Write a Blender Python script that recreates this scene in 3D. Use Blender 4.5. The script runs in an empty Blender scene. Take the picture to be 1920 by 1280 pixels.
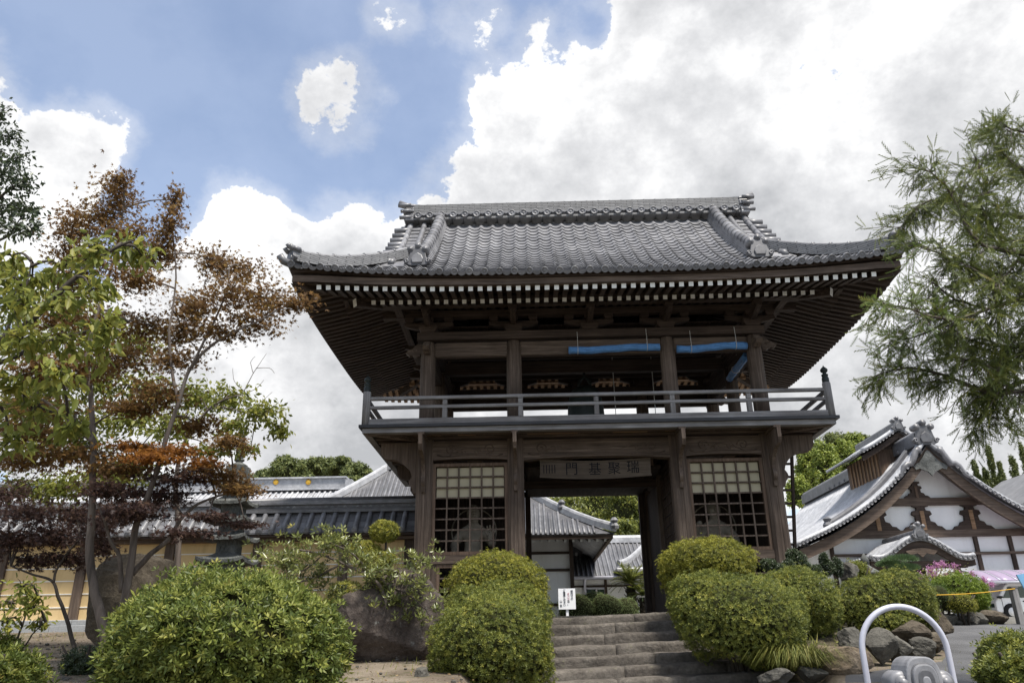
import bpy, bmesh, math, random
import numpy as np
from mathutils import Vector, Matrix

# ------------------------------------------------------------------ camera, sky, sun, exposure
SC = bpy.context.scene
COL = SC.collection
FPX, PIT, ROLL, YAW = 1444.5, 0.3745, -0.0152, -0.019
CAM = np.array([-1.2306, -13.7941, -0.507])
_fw = np.array([math.sin(YAW)*math.cos(PIT), math.cos(YAW)*math.cos(PIT), math.sin(PIT)])
_r = np.array([math.cos(YAW), -math.sin(YAW), 0.0]); _u = np.cross(_r, _fw)
_r2 = _r*math.cos(ROLL)+_u*math.sin(ROLL); _u2 = -_r*math.sin(ROLL)+_u*math.cos(ROLL)
def ray(x, y):
    return _fw+(x-960)/FPX*_r2-(y-640)/FPX*_u2
def W(x, y, Y):                      # survey helper: photo point -> place at depth Y
    v = ray(x, y); t = (Y-CAM[1])/v[1]
    return Vector(CAM+t*v)
cam_d = bpy.data.cameras.new('camera'); cam = bpy.data.objects.new('camera', cam_d); COL.objects.link(cam)
cam_d.sensor_width = 36.0; cam_d.lens = 36.0*FPX/1920.0; cam_d.clip_end = 3000; cam_d.clip_start = 0.05
M = Matrix.Identity(4)
for i in range(3):
    M[i][0] = _r2[i]; M[i][1] = _u2[i]; M[i][2] = -_fw[i]; M[i][3] = CAM[i]
cam.matrix_world = M
SC.camera = cam
SC.view_settings.view_transform = 'Standard'; SC.view_settings.look = 'None'
SC.view_settings.gamma = 1.0; SC.view_settings.exposure = 0.95; SC.view_settings.use_curve_mapping = False

SUN_EL, SUN_AZ = math.radians(66), math.radians(38)      # azimuth measured from -Y towards +X
sun_dir = Vector((math.sin(SUN_AZ)*math.cos(SUN_EL), -math.cos(SUN_AZ)*math.cos(SUN_EL), math.sin(SUN_EL)))
world = bpy.data.worlds.new('World'); SC.world = world; world.use_nodes = True
nt = world.node_tree; nt.nodes.clear()
def N(tree, typ, **kw):
    n = tree.nodes.new(typ)
    for k, v in kw.items():
        if k.startswith('i_'):
            n.inputs[k[2:].replace('_', ' ')].default_value = v
        else:
            setattr(n, k, v)
    return n
SKY = 0.115
world.cycles.sampling_method = 'MANUAL'; world.cycles.sample_map_resolution = 512
out = N(nt, 'ShaderNodeOutputWorld'); bg = N(nt, 'ShaderNodeBackground'); bg.inputs['Strength'].default_value = SKY
nt.links.new(bg.outputs[0], out.inputs['Surface'])
sky = N(nt, 'ShaderNodeTexSky'); sky.sky_type = 'NISHITA'; sky.sun_disc = False
sky.sun_elevation = SUN_EL; sky.sun_rotation = math.pi-SUN_AZ; sky.air_density = 1.0; sky.dust_density = 1.2; sky.ozone_density = 1.5
tc = N(nt, 'ShaderNodeTexCoord')
DIR = tc.outputs['Generated']
def math_n(op, a, b=None, c=None, clamp=False):
    n = nt.nodes.new('ShaderNodeMath'); n.operation = op; n.use_clamp = clamp
    for i, v in enumerate((a, b, c)):
        if v is None: continue
        if isinstance(v, (int, float)): n.inputs[i].default_value = v
        else: nt.links.new(v, n.inputs[i])
    return n.outputs[0]
def sky_noise(scale, detail, rough, off=(0, 0, 0), dist=0.0):
    mp = N(nt, 'ShaderNodeMapping'); mp.inputs['Location'].default_value = off
    mp.inputs['Scale'].default_value = (1, 1, 1.25)
    nt.links.new(DIR, mp.inputs['Vector'])
    n = N(nt, 'ShaderNodeTexNoise'); n.inputs['Scale'].default_value = scale; n.inputs['Detail'].default_value = detail
    n.inputs['Roughness'].default_value = rough; n.inputs['Distortion'].default_value = dist
    nt.links.new(mp.outputs[0], n.inputs['Vector']); return n.outputs['Fac']
# broken cumulus all round the sky; the banks and gaps are set by direction
BANKS = [  # photo bearing (x, y), angular size in the same units, weight
    (1150, 260, 300, .36), (1380, 130, 300, .36), (1720, 120, 420, .36), (1500, 420, 420, .36), (990, 150, 130, .26), (1900, 500, 400, .3), (900, 260, 90, .16),
    (860, 400, 110, .26), (560, 480, 170, .38), (430, 450, 130, .30), (700, 640, 300, .34), (480, 720, 300, .34), (720, 450, 120, .22),
    (640, 195, 110, .70), (20, 270, 170, .36), (180, 260, 90, .42), (60, 400, 120, .2), (1650, 760, 240, .24), (300, 880, 330, .25),
    (885, 10, 75, .36), (730, 35, 60, .40), (795, 245, 60, .06), (770, 300, 50, .14), (1100, 720, 420, .25), (1900, 850, 300, .2),
    (420, 190, 340, -.25), (700, 100, 330, -.24), (250, 40, 250, -.20), (640, 320, 150, -.26), (770, 180, 110, -.22), (1090, 95, 70, -.30), (1020, -60, 200, -.25), (1620, 640, 90, -.10), (290, 370, 90, -.30), (1180, 10, 90, -.14), (110, 130, 70, -.2)]
fld = None
for bx_, by_, br_, bw_ in BANKS:
    d = ray(bx_, by_); d = d/np.linalg.norm(d)
    vm = N(nt, 'ShaderNodeVectorMath'); vm.operation = 'DOT_PRODUCT'; nt.links.new(DIR, vm.inputs[0]); vm.inputs[1].default_value = tuple(d)
    mr = N(nt, 'ShaderNodeMapRange'); mr.interpolation_type = 'SMOOTHSTEP'
    nt.links.new(vm.outputs['Value'], mr.inputs['Value'])
    a = br_/FPX*1.15
    mr.inputs['From Min'].default_value = math.cos(a); mr.inputs['From Max'].default_value = math.cos(a*.35)
    mr.inputs['To Min'].default_value = 0; mr.inputs['To Max'].default_value = bw_
    fld = mr.outputs[0] if fld is None else math_n('ADD', fld, mr.outputs[0])
fld = math_n('ADD', math_n('MINIMUM', fld, 0.36), .08)
n_big = sky_noise(5.5, 6, .62, (3.1, 1.7, .4))
n_edge = sky_noise(19, 5, .66, (1.1, 4.7, 2.4))
dens = math_n('ADD', math_n('ADD', math_n('MULTIPLY', math_n('SUBTRACT', n_big, .5), 1.05), math_n('MULTIPLY', math_n('SUBTRACT', n_edge, .5), .70)), fld)
cov = N(nt, 'ShaderNodeMapRange'); cov.interpolation_type = 'SMOOTHSTEP'; nt.links.new(dens, cov.inputs['Value'])
cov.inputs['From Min'].default_value = .11; cov.inputs['From Max'].default_value = .21
wisp = N(nt, 'ShaderNodeMapRange'); wisp.interpolation_type = 'SMOOTHSTEP'; nt.links.new(dens, wisp.inputs['Value'])
wisp.inputs['From Min'].default_value = -.22; wisp.inputs['From Max'].default_value = .20; wisp.inputs['To Min'].default_value = .17; wisp.inputs['To Max'].default_value = .40
alpha = math_n('MAXIMUM', cov.outputs[0], wisp.outputs[0])
# lit tops and grey bellies of the cloud: thick parts and slow noise
thick = N(nt, 'ShaderNodeMapRange'); nt.links.new(dens, thick.inputs['Value'])
thick.inputs['From Min'].default_value = .22; thick.inputs['From Max'].default_value = .80
n_m = sky_noise(3.4, 6, .6, (2.3, 9.2, 1.1))
sh = math_n('MULTIPLY', math_n('SUBTRACT', n_m, .36), 2.4)
sh = math_n('MULTIPLY_ADD', thick.outputs[0], .62, sh, clamp=True)
ramp = N(nt, 'ShaderNodeValToRGB'); nt.links.new(sh, ramp.inputs[0])
CL = .61/SKY
ramp.color_ramp.elements[0].color = (CL, CL, CL*1.0, 1); ramp.color_ramp.elements[0].position = .16
ramp.color_ramp.elements[1].color = (CL*.46, CL*.47, CL*.49, 1); ramp.color_ramp.elements[1].position = 1.0
e = ramp.color_ramp.elements.new(.55); e.color = (CL*.70, CL*.705, CL*.72, 1)
mixc = N(nt, 'ShaderNodeMix'); mixc.data_type = 'RGBA'
nt.links.new(alpha, mixc.inputs['Factor']); nt.links.new(sky.outputs[0], mixc.inputs[6]); nt.links.new(ramp.outputs[0], mixc.inputs[7])
nt.links.new(mixc.outputs[2], bg.inputs['Color'])
sl = bpy.data.lights.new('sun', 'SUN'); sl.energy = 3.6; sl.angle = math.radians(9); sl.color = (1.0, .95, .87)
so = bpy.data.objects.new('sun', sl); COL.objects.link(so); so.location = sun_dir*60
so.rotation_euler = (-sun_dir).to_track_quat('-Z', 'Y').to_euler()

# ------------------------------------------------------------------ materials
def new_mat(name):
    m = bpy.data.materials.new(name); m.use_nodes = True; t = m.node_tree
    b = t.nodes['Principled BSDF']; return m, t, b
def lk(t, a, b): t.links.new(a, b)
def texn(t, scale, detail=6, rough=.6, mscale=(1, 1, 1), coord='Object', rnd=False, dist=0.0):
    c = N(t, 'ShaderNodeTexCoord'); mp = N(t, 'ShaderNodeMapping'); mp.inputs['Scale'].default_value = mscale
    lk(t, c.outputs[coord], mp.inputs['Vector'])
    if rnd:
        oi = N(t, 'ShaderNodeObjectInfo'); vm = N(t, 'ShaderNodeVectorMath'); vm.operation = 'SCALE'
        cb = N(t, 'ShaderNodeCombineXYZ')
        for k in range(3): lk(t, oi.outputs['Random'], cb.inputs[k])
        vm.inputs['Scale'].default_value = 37.0; lk(t, cb.outputs[0], vm.inputs[0]); lk(t, vm.outputs[0], mp.inputs['Location'])
    n = N(t, 'ShaderNodeTexNoise'); n.inputs['Scale'].default_value = scale; n.inputs['Detail'].default_value = detail
    n.inputs['Roughness'].default_value = rough; n.inputs['Distortion'].default_value = dist
    lk(t, mp.outputs[0], n.inputs['Vector']); return n.outputs['Fac']
def rampn(t, fac, stops):
    r = N(t, 'ShaderNodeValToRGB'); lk(t, fac, r.inputs[0]); els = r.color_ramp.elements
    while len(els) < len(stops): els.new(.5)
    for e, (p, c) in zip(els, stops): e.position = p; e.color = (*c, 1)
    return r.outputs[0]
def mixn(t, a, b, fac, mode='MIX'):
    m = N(t, 'ShaderNodeMix'); m.data_type = 'RGBA'; m.blend_type = mode
    if isinstance(fac, (int, float)): m.inputs['Factor'].default_value = fac
    else: lk(t, fac, m.inputs['Factor'])
    for i, v in ((6, a), (7, b)):
        if isinstance(v, tuple): m.inputs[i].default_value = (*v, 1)
        else: lk(t, v, m.inputs[i])
    return m.outputs[2]
def bumpn(t, b, h, strength=.4, dist=.02):
    n = N(t, 'ShaderNodeBump'); n.inputs['Strength'].default_value = strength; n.inputs['Distance'].default_value = dist
    lk(t, h, n.inputs['Height']); lk(t, n.outputs[0], b.inputs['Normal'])
def wood(name, axis, c0, c1, c2, grain=26.0, rough=.78):
    m, t, b = new_mat(name)
    s = [grain, grain, grain]; s[axis] = grain*.045
    f = texn(t, 1.0, 8, .65, tuple(s), rnd=True, dist=.3); g = texn(t, 1.3, 5, .6, (1, 1, 1), rnd=True)
    col = rampn(t, f, [(.28, c0), (.52, c1), (.75, c2)])
    col = mixn(t, col, rampn(t, g, [(.3, (.55, .5, .47)), (.7, (1.25, 1.22, 1.2))]), .8, 'MULTIPLY')
    lk(t, col, b.inputs['Base Color']); b.inputs['Roughness'].default_value = rough; b.inputs['Specular IOR Level'].default_value = .3
    bumpn(t, b, f, .5, .012); return m
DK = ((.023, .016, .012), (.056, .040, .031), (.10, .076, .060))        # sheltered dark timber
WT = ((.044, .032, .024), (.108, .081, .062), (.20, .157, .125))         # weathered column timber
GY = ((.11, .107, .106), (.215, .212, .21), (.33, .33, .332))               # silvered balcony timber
MT = {}
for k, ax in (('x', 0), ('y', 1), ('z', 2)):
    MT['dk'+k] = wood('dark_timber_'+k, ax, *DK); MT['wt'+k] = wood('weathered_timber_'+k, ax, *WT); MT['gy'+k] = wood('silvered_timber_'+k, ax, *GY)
MT['br'] = wood('brown_frame_timber', 2, (.06, .04, .028), (.125, .085, .06), (.2, .145, .105))
MT['board'] = wood('weathered_sign_board', 0, (.055, .043, .033), (.095, .076, .058), (.14, .115, .09))
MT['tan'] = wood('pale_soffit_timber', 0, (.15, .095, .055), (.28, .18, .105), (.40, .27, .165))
def tile_mat(name, c0, c1, rough=.42, spec=.5, scale=2.2):
    m, t, b = new_mat(name)
    f = texn(t, scale, 7, .62, rnd=True); oi = N(t, 'ShaderNodeObjectInfo')
    g = texn(t, 34, 4, .6, rnd=True)
    col = rampn(t, f, [(.3, c0), (.7, c1)])
    col = mixn(t, col, rampn(t, oi.outputs['Random'], [(0, (.70, .70, .71)), (1, (1.18, 1.18, 1.18))]), 1.0, 'MULTIPLY')
    st_ = texn(t, 1.1, 8, .7); col = mixn(t, col, rampn(t, st_, [(.35, (.72, .72, .70)), (.5, (1, 1, 1)), (.68, (1.22, 1.21, 1.17))]), .8, 'MULTIPLY')
    vr = texn(t, 7.5, 2, .5, rnd=True); col = mixn(t, col, rampn(t, vr, [(.35, (.80, .80, .81)), (.65, (1.16, 1.16, 1.16))]), .8, 'MULTIPLY')
    col = mixn(t, col, rampn(t, g, [(.35, (.75, .75, .74)), (.65, (1.1, 1.1, 1.1))]), .6, 'MULTIPLY')
    lk(t, col, b.inputs['Base Color']); b.inputs['Roughness'].default_value = rough; b.inputs['Specular IOR Level'].default_value = spec
    bumpn(t, b, g, .12, .004); return m
MT['tile'] = tile_mat('grey_smoked_tile', (.115, .115, .122), (.22, .22, .23))
MT['tile_dk'] = tile_mat('dark_roof_tile', (.08, .08, .085), (.15, .15, .157))
MT['tile_lt'] = tile_mat('silver_roof_tile', (.34, .345, .36), (.46, .465, .48), .38)
def noshi(name, base=(.19, .19, .195), axis=0):                            # coursed ridge tiles
    m, t, b = new_mat(name)
    c = N(t, 'ShaderNodeTexCoord'); mp = N(t, 'ShaderNodeMapping'); lk(t, c.outputs['Object'], mp.inputs['Vector'])
    mp.inputs['Rotation'].default_value = (math.pi/2, 0, 0) if axis == 0 else (math.pi/2, 0, 0)
    br = N(t, 'ShaderNodeTexBrick'); lk(t, mp.outputs[0], br.inputs['Vector'])
    br.inputs['Scale'].default_value = 1; br.inputs['Brick Width'].default_value = .26; br.inputs['Row Height'].default_value = .045
    br.inputs['Mortar Size'].default_value = .005; br.inputs['Color1'].default_value = (*[v*1.1 for v in base], 1); br.inputs['Color2'].default_value = (*[v*.85 for v in base], 1)
    br.inputs['Mortar'].default_value = (.03, .03, .032, 1)
    g = texn(t, 9, 6, .65)
    col = mixn(t, br.outputs['Color'], rampn(t, g, [(.3, (.7, .7, .7)), (.7, (1.25, 1.25, 1.22))]), .9, 'MULTIPLY')
    lk(t, col, b.inputs['Base Color']); b.inputs['Roughness'].default_value = .6
    inv = N(t, 'ShaderNodeMath'); inv.operation = 'SUBTRACT'; inv.inputs[0].default_value = 1; lk(t, br.outputs['Fac'], inv.inputs[1])
    bumpn(t, b, inv.outputs[0], .6, .01); return m
MT['noshi'] = noshi('coursed_ridge_tile')
def plain(name, c, rough=.7, spec=.3, var=.25, scale=4.0, bump=.15, metal=0.0, alt=None):
    m, t, b = new_mat(name)
    f = texn(t, scale, 7, .65, rnd=True)
    c2 = alt if alt else tuple(min(1, v*(1+var)) for v in c)
    lk(t, rampn(t, f, [(.3, tuple(v*(1-var) for v in c)), (.72, c2)]), b.inputs['Base Color'])
    b.inputs['Roughness'].default_value = rough; b.inputs['Specular IOR Level'].default_value = spec; b.inputs['Metallic'].default_value = metal
    if bump: bumpn(t, b, f, bump, .02)
    return m
MT['white_paint'] = plain('white_rafter_paint', (.74, .74, .70), .7, .2, .1, 9)
MT['plaster'] = plain('white_lime_plaster', (.78, .78, .77), .9, .1, .06, .9, .03)
def grime(m, k=.5, sc=1.0):
    t = m.node_tree; b = t.nodes['Principled BSDF']; src = b.inputs['Base Color'].links[0].from_socket
    f = texn(t, 1.0, 8, .7, (2.6*sc, 2.6*sc, .35*sc)); g = texn(t, .6*sc, 6, .65)
    c = mixn(t, src, rampn(t, f, [(.30, (.66, .64, .60)), (.52, (1, 1, 1)), (.8, (1.04, 1.04, 1.03))]), k, 'MULTIPLY')
    c = mixn(t, c, rampn(t, g, [(.30, (.80, .79, .76)), (.6, (1.02, 1.02, 1.02))]), k, 'MULTIPLY'); lk(t, c, b.inputs['Base Color'])
grime(MT['plaster'], .38)
MT['ochre'] = plain('ochre_wall_plaster', (.66, .49, .26), .9, .1, .08, .8, .05)
grime(MT['ochre'], .6, 1.6)
MT['stripe'] = plain('white_plaster_line', (.74, .72, .66), .8, .1, .06, 4, 0)
MT['granite'] = plain('pale_granite', (.30, .31, .315), .8, .2, .18, 30, .1)
MT['black'] = plain('blackened_copper_edge', (.022, .022, .024), .5, .4, .3, 3)
MT['paper'] = plain('aged_shoji_pane', (.40, .355, .245), .6, .2, .05, 2, 0)
MT['interior'] = plain('dark_board_wall', (.016, .012, .009), .9, .1, .3, 2)
MT['statue'] = plain('grey_aged_statue_wood', (.25, .22, .175), .85, .2, .35, 5, .4)
MT['bronze'] = plain('dark_green_bronze', (.020, .026, .024), .6, .4, .35, 6, .1, .3)
MT['blue'] = plain('blue_plastic_blind', (.10, .26, .54), .45, .4, .18, 12, .1)
MT['cord'] = plain('pale_cord', (.55, .54, .52), .8, .1, .1, 9, 0)
MT['bark'] = wood('grey_bark', 2, (.05, .042, .034), (.12, .10, .085), (.22, .20, .175), 14)
MT['bark_dk'] = wood('dark_bark', 2, (.022, .018, .015), (.05, .042, .034), (.09, .075, .06), 14)
MT['steel'] = plain('painted_steel_pipe', (.50, .50, .56), .32, .5, .06, 3, 0, .25)
MT['whitepaint'] = plain('white_enamel', (.78, .78, .78), .35, .5, .03, 2, 0)
MT['ink'] = plain('black_ink', (.015, .015, .018), .8, .1, .1, 8, 0)
MT['red_ink'] = plain('faded_red_ink', (.50, .22, .24), .8, .1, .1, 8, 0)
MT['gold'] = plain('gold_leaf', (.72, .42, .06), .35, .5, .1, 4, 0, .6)
MT['rubber'] = plain('black_rubber', (.02, .02, .02), .8, .2, .1, 6, 0)
MT['glass'] = plain('dark_glass', (.03, .05, .045), .08, .6, .1, 2, 0)
def rock_mat(name, c0, c1, c2, lichen=None, scale=3.0):
    m, t, b = new_mat(name)
    f = texn(t, scale, 10, .68, rnd=True, dist=.4); g = texn(t, scale*9, 6, .7, rnd=True)
    col = rampn(t, f, [(.28, c0), (.5, c1), (.74, c2)])
    if lichen:
        h = texn(t, scale*3.2, 8, .75, rnd=True); col = mixn(t, col, lichen, rampn(t, h, [(.60, (0, 0, 0)), (.68, (.8, .8, .8))]))
    col = mixn(t, col, rampn(t, g, [(.35, (.6, .6, .6)), (.65, (1.3, 1.3, 1.3))]), .7, 'MULTIPLY')
    lk(t, col, b.inputs['Base Color']); b.inputs['Roughness'].default_value = .88; b.inputs['Specular IOR Level'].default_value = .2
    ad = N(t, 'ShaderNodeMath'); ad.operation = 'MULTIPLY_ADD'; lk(t, g, ad.inputs[0]); ad.inputs[1].default_value = .35; lk(t, f, ad.inputs[2])
    bumpn(t, b, ad.outputs[0], .9, .05); return m
MT['rock_dk'] = rock_mat('dark_lichened_stone', (.035, .028, .024), (.075, .06, .052), (.13, .11, .095), (.30, .31, .29))
MT['rock_gy'] = rock_mat('grey_garden_stone', (.045, .042, .036), (.09, .085, .073), (.16, .15, .13))
MT['rock_br'] = rock_mat('brown_standing_stone', (.045, .036, .026), (.085, .070, .052), (.14, .12, .09))
MT['rock_tan'] = rock_mat('tan_split_stone', (.085, .065, .045), (.19, .145, .10), (.29, .235, .175))
MT['step'] = rock_mat('worn_step_stone', (.05, .043, .037), (.11, .097, .083), (.19, .17, .145), (.14, .14, .085), 2.6)
MT['lantern'] = rock_mat('weathered_lantern_stone', (.05, .052, .05), (.11, .115, .11), (.20, .205, .195))
def ground_mat(name, c0, c1, c2, scale=1.2, moss=None, fine=60, bump=.5):
    m, t, b = new_mat(name)
    f = texn(t, scale, 10, .65); g = texn(t, fine, 4, .7)
    col = rampn(t, f, [(.3, c0), (.5, c1), (.7, c2)])
    if moss: col = mixn(t, col, moss, rampn(t, texn(t, scale*2.3, 8, .7), [(.52, (0, 0, 0)), (.66, (.75, .75, .75))]))
    col = mixn(t, col, rampn(t, g, [(.3, (.6, .6, .6)), (.7, (1.35, 1.35, 1.35))]), .75, 'MULTIPLY')
    lk(t, col, b.inputs['Base Color']); b.inputs['Roughness'].default_value = .92; b.inputs['Specular IOR Level'].default_value = .15
    bumpn(t, b, g, bump, .02); return m
MT['soil'] = ground_mat('dry_soil', (.085, .066, .05), (.15, .122, .092), (.23, .195, .15), 1.2, (.06, .065, .025))
MT['moss_soil'] = ground_mat('mossy_bed_soil', (.035, .03, .02), (.065, .055, .036), (.10, .085, .055), 1.6, (.05, .06, .018))
MT['asphalt'] = ground_mat('worn_asphalt', (.065, .065, .067), (.10, .10, .103), (.14, .14, .143), .7, None, 160, .35)
MT['gravel'] = ground_mat('pale_gravel', (.24, .23, .21), (.32, .31, .28), (.40, .38, .35), 1.5, None, 90)
def leaf_mat(name, stops, rough=.5, trans=.35, spec=.35):
    m, t, b = new_mat(name)
    at = N(t, 'ShaderNodeAttribute'); at.attribute_name = 'rnd'
    cl = texn(t, 2.6, 3, .6); mx = N(t, 'ShaderNodeMath'); mx.operation = 'MULTIPLY_ADD'; lk(t, cl, mx.inputs[0]); mx.inputs[1].default_value = .55
    sb = N(t, 'ShaderNodeMath'); sb.operation = 'MULTIPLY_ADD'; lk(t, at.outputs['Fac'], sb.inputs[0]); sb.inputs[1].default_value = .8; sb.inputs[2].default_value = -.18
    lk(t, sb.outputs[0], mx.inputs[2])
    col = rampn(t, mx.outputs[0], stops); lk(t, col, b.inputs['Base Color']); b.inputs['Roughness'].default_value = rough
    b.inputs['Specular IOR Level'].default_value = spec
    tr = N(t, 'ShaderNodeBsdfTranslucent'); br = N(t, 'ShaderNodeBrightContrast'); lk(t, col, br.inputs['Color']); br.inputs['Bright'].default_value = .02
    lk(t, br.outputs[0], tr.inputs['Color'])
    ms = N(t, 'ShaderNodeMixShader'); ms.inputs[0].default_value = trans; o = t.nodes['Material Output']
    lk(t, b.outputs[0], ms.inputs[1]); lk(t, tr.outputs[0], ms.inputs[2]); lk(t, ms.outputs[0], o.inputs['Surface']); return m
LM = {
 'azalea': leaf_mat('azalea_leaf', [(0, (0.033, 0.051, 0.010)), (.35, (0.088, 0.121, 0.021)), (.7, (0.204, 0.229, 0.042)), (.94, (0.348, 0.326, 0.079)), (1, (0.314, 0.131, 0.035))]),
 'azalea_y': leaf_mat('trimmed_azalea_leaf', [(0, (0.044, 0.052, 0.008)), (.35, (0.125, 0.137, 0.017)), (.7, (0.285, 0.275, 0.032)), (.95, (0.435, 0.383, 0.070)), (1, (0.307, 0.143, 0.037))]),
 'azalea_g': leaf_mat('small_azalea_leaf', [(0, (0.029, 0.043, 0.009)), (.35, (0.088, 0.112, 0.020)), (.7, (0.216, 0.232, 0.038)), (.95, (0.396, 0.363, 0.068)), (1, (0.385, 0.151, 0.048))]),
 'dark': leaf_mat('dark_evergreen_leaf', [(0, (.015, .025, .01)), (.5, (.035, .055, .02)), (1, (.075, .10, .035))], .4, .2, .5),
 'maple': leaf_mat('bronze_maple_leaf', [(0, (.055, .030, .012)), (.35, (.12, .060, .018)), (.65, (.19, .105, .026)), (1, (.26, .18, .04))], .6, .5),
 'maple_or': leaf_mat('orange_maple_leaf', [(0, (0.112, 0.038, 0.006)), (.5, (0.240, 0.090, 0.010)), (1, (0.336, 0.150, 0.016))], .6, .5),
 'maple_dk': leaf_mat('purple_maple_leaf', [(0, (0.020, 0.011, 0.011)), (.5, (0.050, 0.024, 0.020)), (1, (0.099, 0.055, 0.028))], .6, .4),
 'green': leaf_mat('soft_green_leaf', [(0, (0.082, 0.107, 0.020)), (.5, (0.183, 0.207, 0.034)), (.9, (0.348, 0.320, 0.059)), (1, (0.578, 0.350, 0.048))], .5, .5),
 'glossy': leaf_mat('whorled_glossy_leaf', [(0, (0.060, 0.078, 0.021)), (.45, (0.139, 0.161, 0.042)), (.9, (0.268, 0.277, 0.071)), (1, (0.432, 0.350, 0.068))], .35, .3, .6),
 'conifer': leaf_mat('conifer_spray', [(0, (0.045, 0.064, 0.018)), (.5, (0.115, 0.145, 0.032)), (.85, (0.209, 0.226, 0.044)), (1, (0.313, 0.200, 0.044))], .6, .25),
 'conifer_lt': leaf_mat('young_conifer_spray', [(0, (.08, .14, .02)), (1, (.19, .26, .04))], .6, .3),
 'bamboo': leaf_mat('bamboo_leaf', [(0, (0.084, 0.120, 0.022)), (.5, (0.204, 0.258, 0.042)), (1, (0.396, 0.408, 0.072))], .5, .4),
 'wood': leaf_mat('woodland_leaf', [(0, (0.042, 0.059, 0.022)), (.5, (0.106, 0.131, 0.036)), (1, (0.230, 0.244, 0.067))], .6, .3),
 'pine': leaf_mat('pine_needle', [(0, (0.050, 0.087, 0.036)), (1, (0.147, 0.234, 0.091))], .6, .2),
 'box': leaf_mat('clipped_box_leaf', [(0, (0.102, 0.145, 0.051)), (1, (0.255, 0.306, 0.111))], .6, .3),
 'bright': leaf_mat('bright_shrub_leaf', [(0, (.05, .085, .008)), (.5, (.13, .19, .015)), (1, (.25, .31, .03))], .5, .35),
 'pink': leaf_mat('pink_blossom', [(0, (0.399, 0.154, 0.323)), (1, (0.589, 0.330, 0.494))], .7, .4),
 'grass': leaf_mat('grass_blade', [(0, (0.112, 0.137, 0.030)), (.6, (0.250, 0.260, 0.060)), (1, (0.400, 0.351, 0.108))], .6, .4),
}
MT['core_shade'] = plain('painted_inner_shade', (.030, .032, .014), .95, .05, .4, 9)  # dark fill colour standing in for the shade inside foliage

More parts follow.
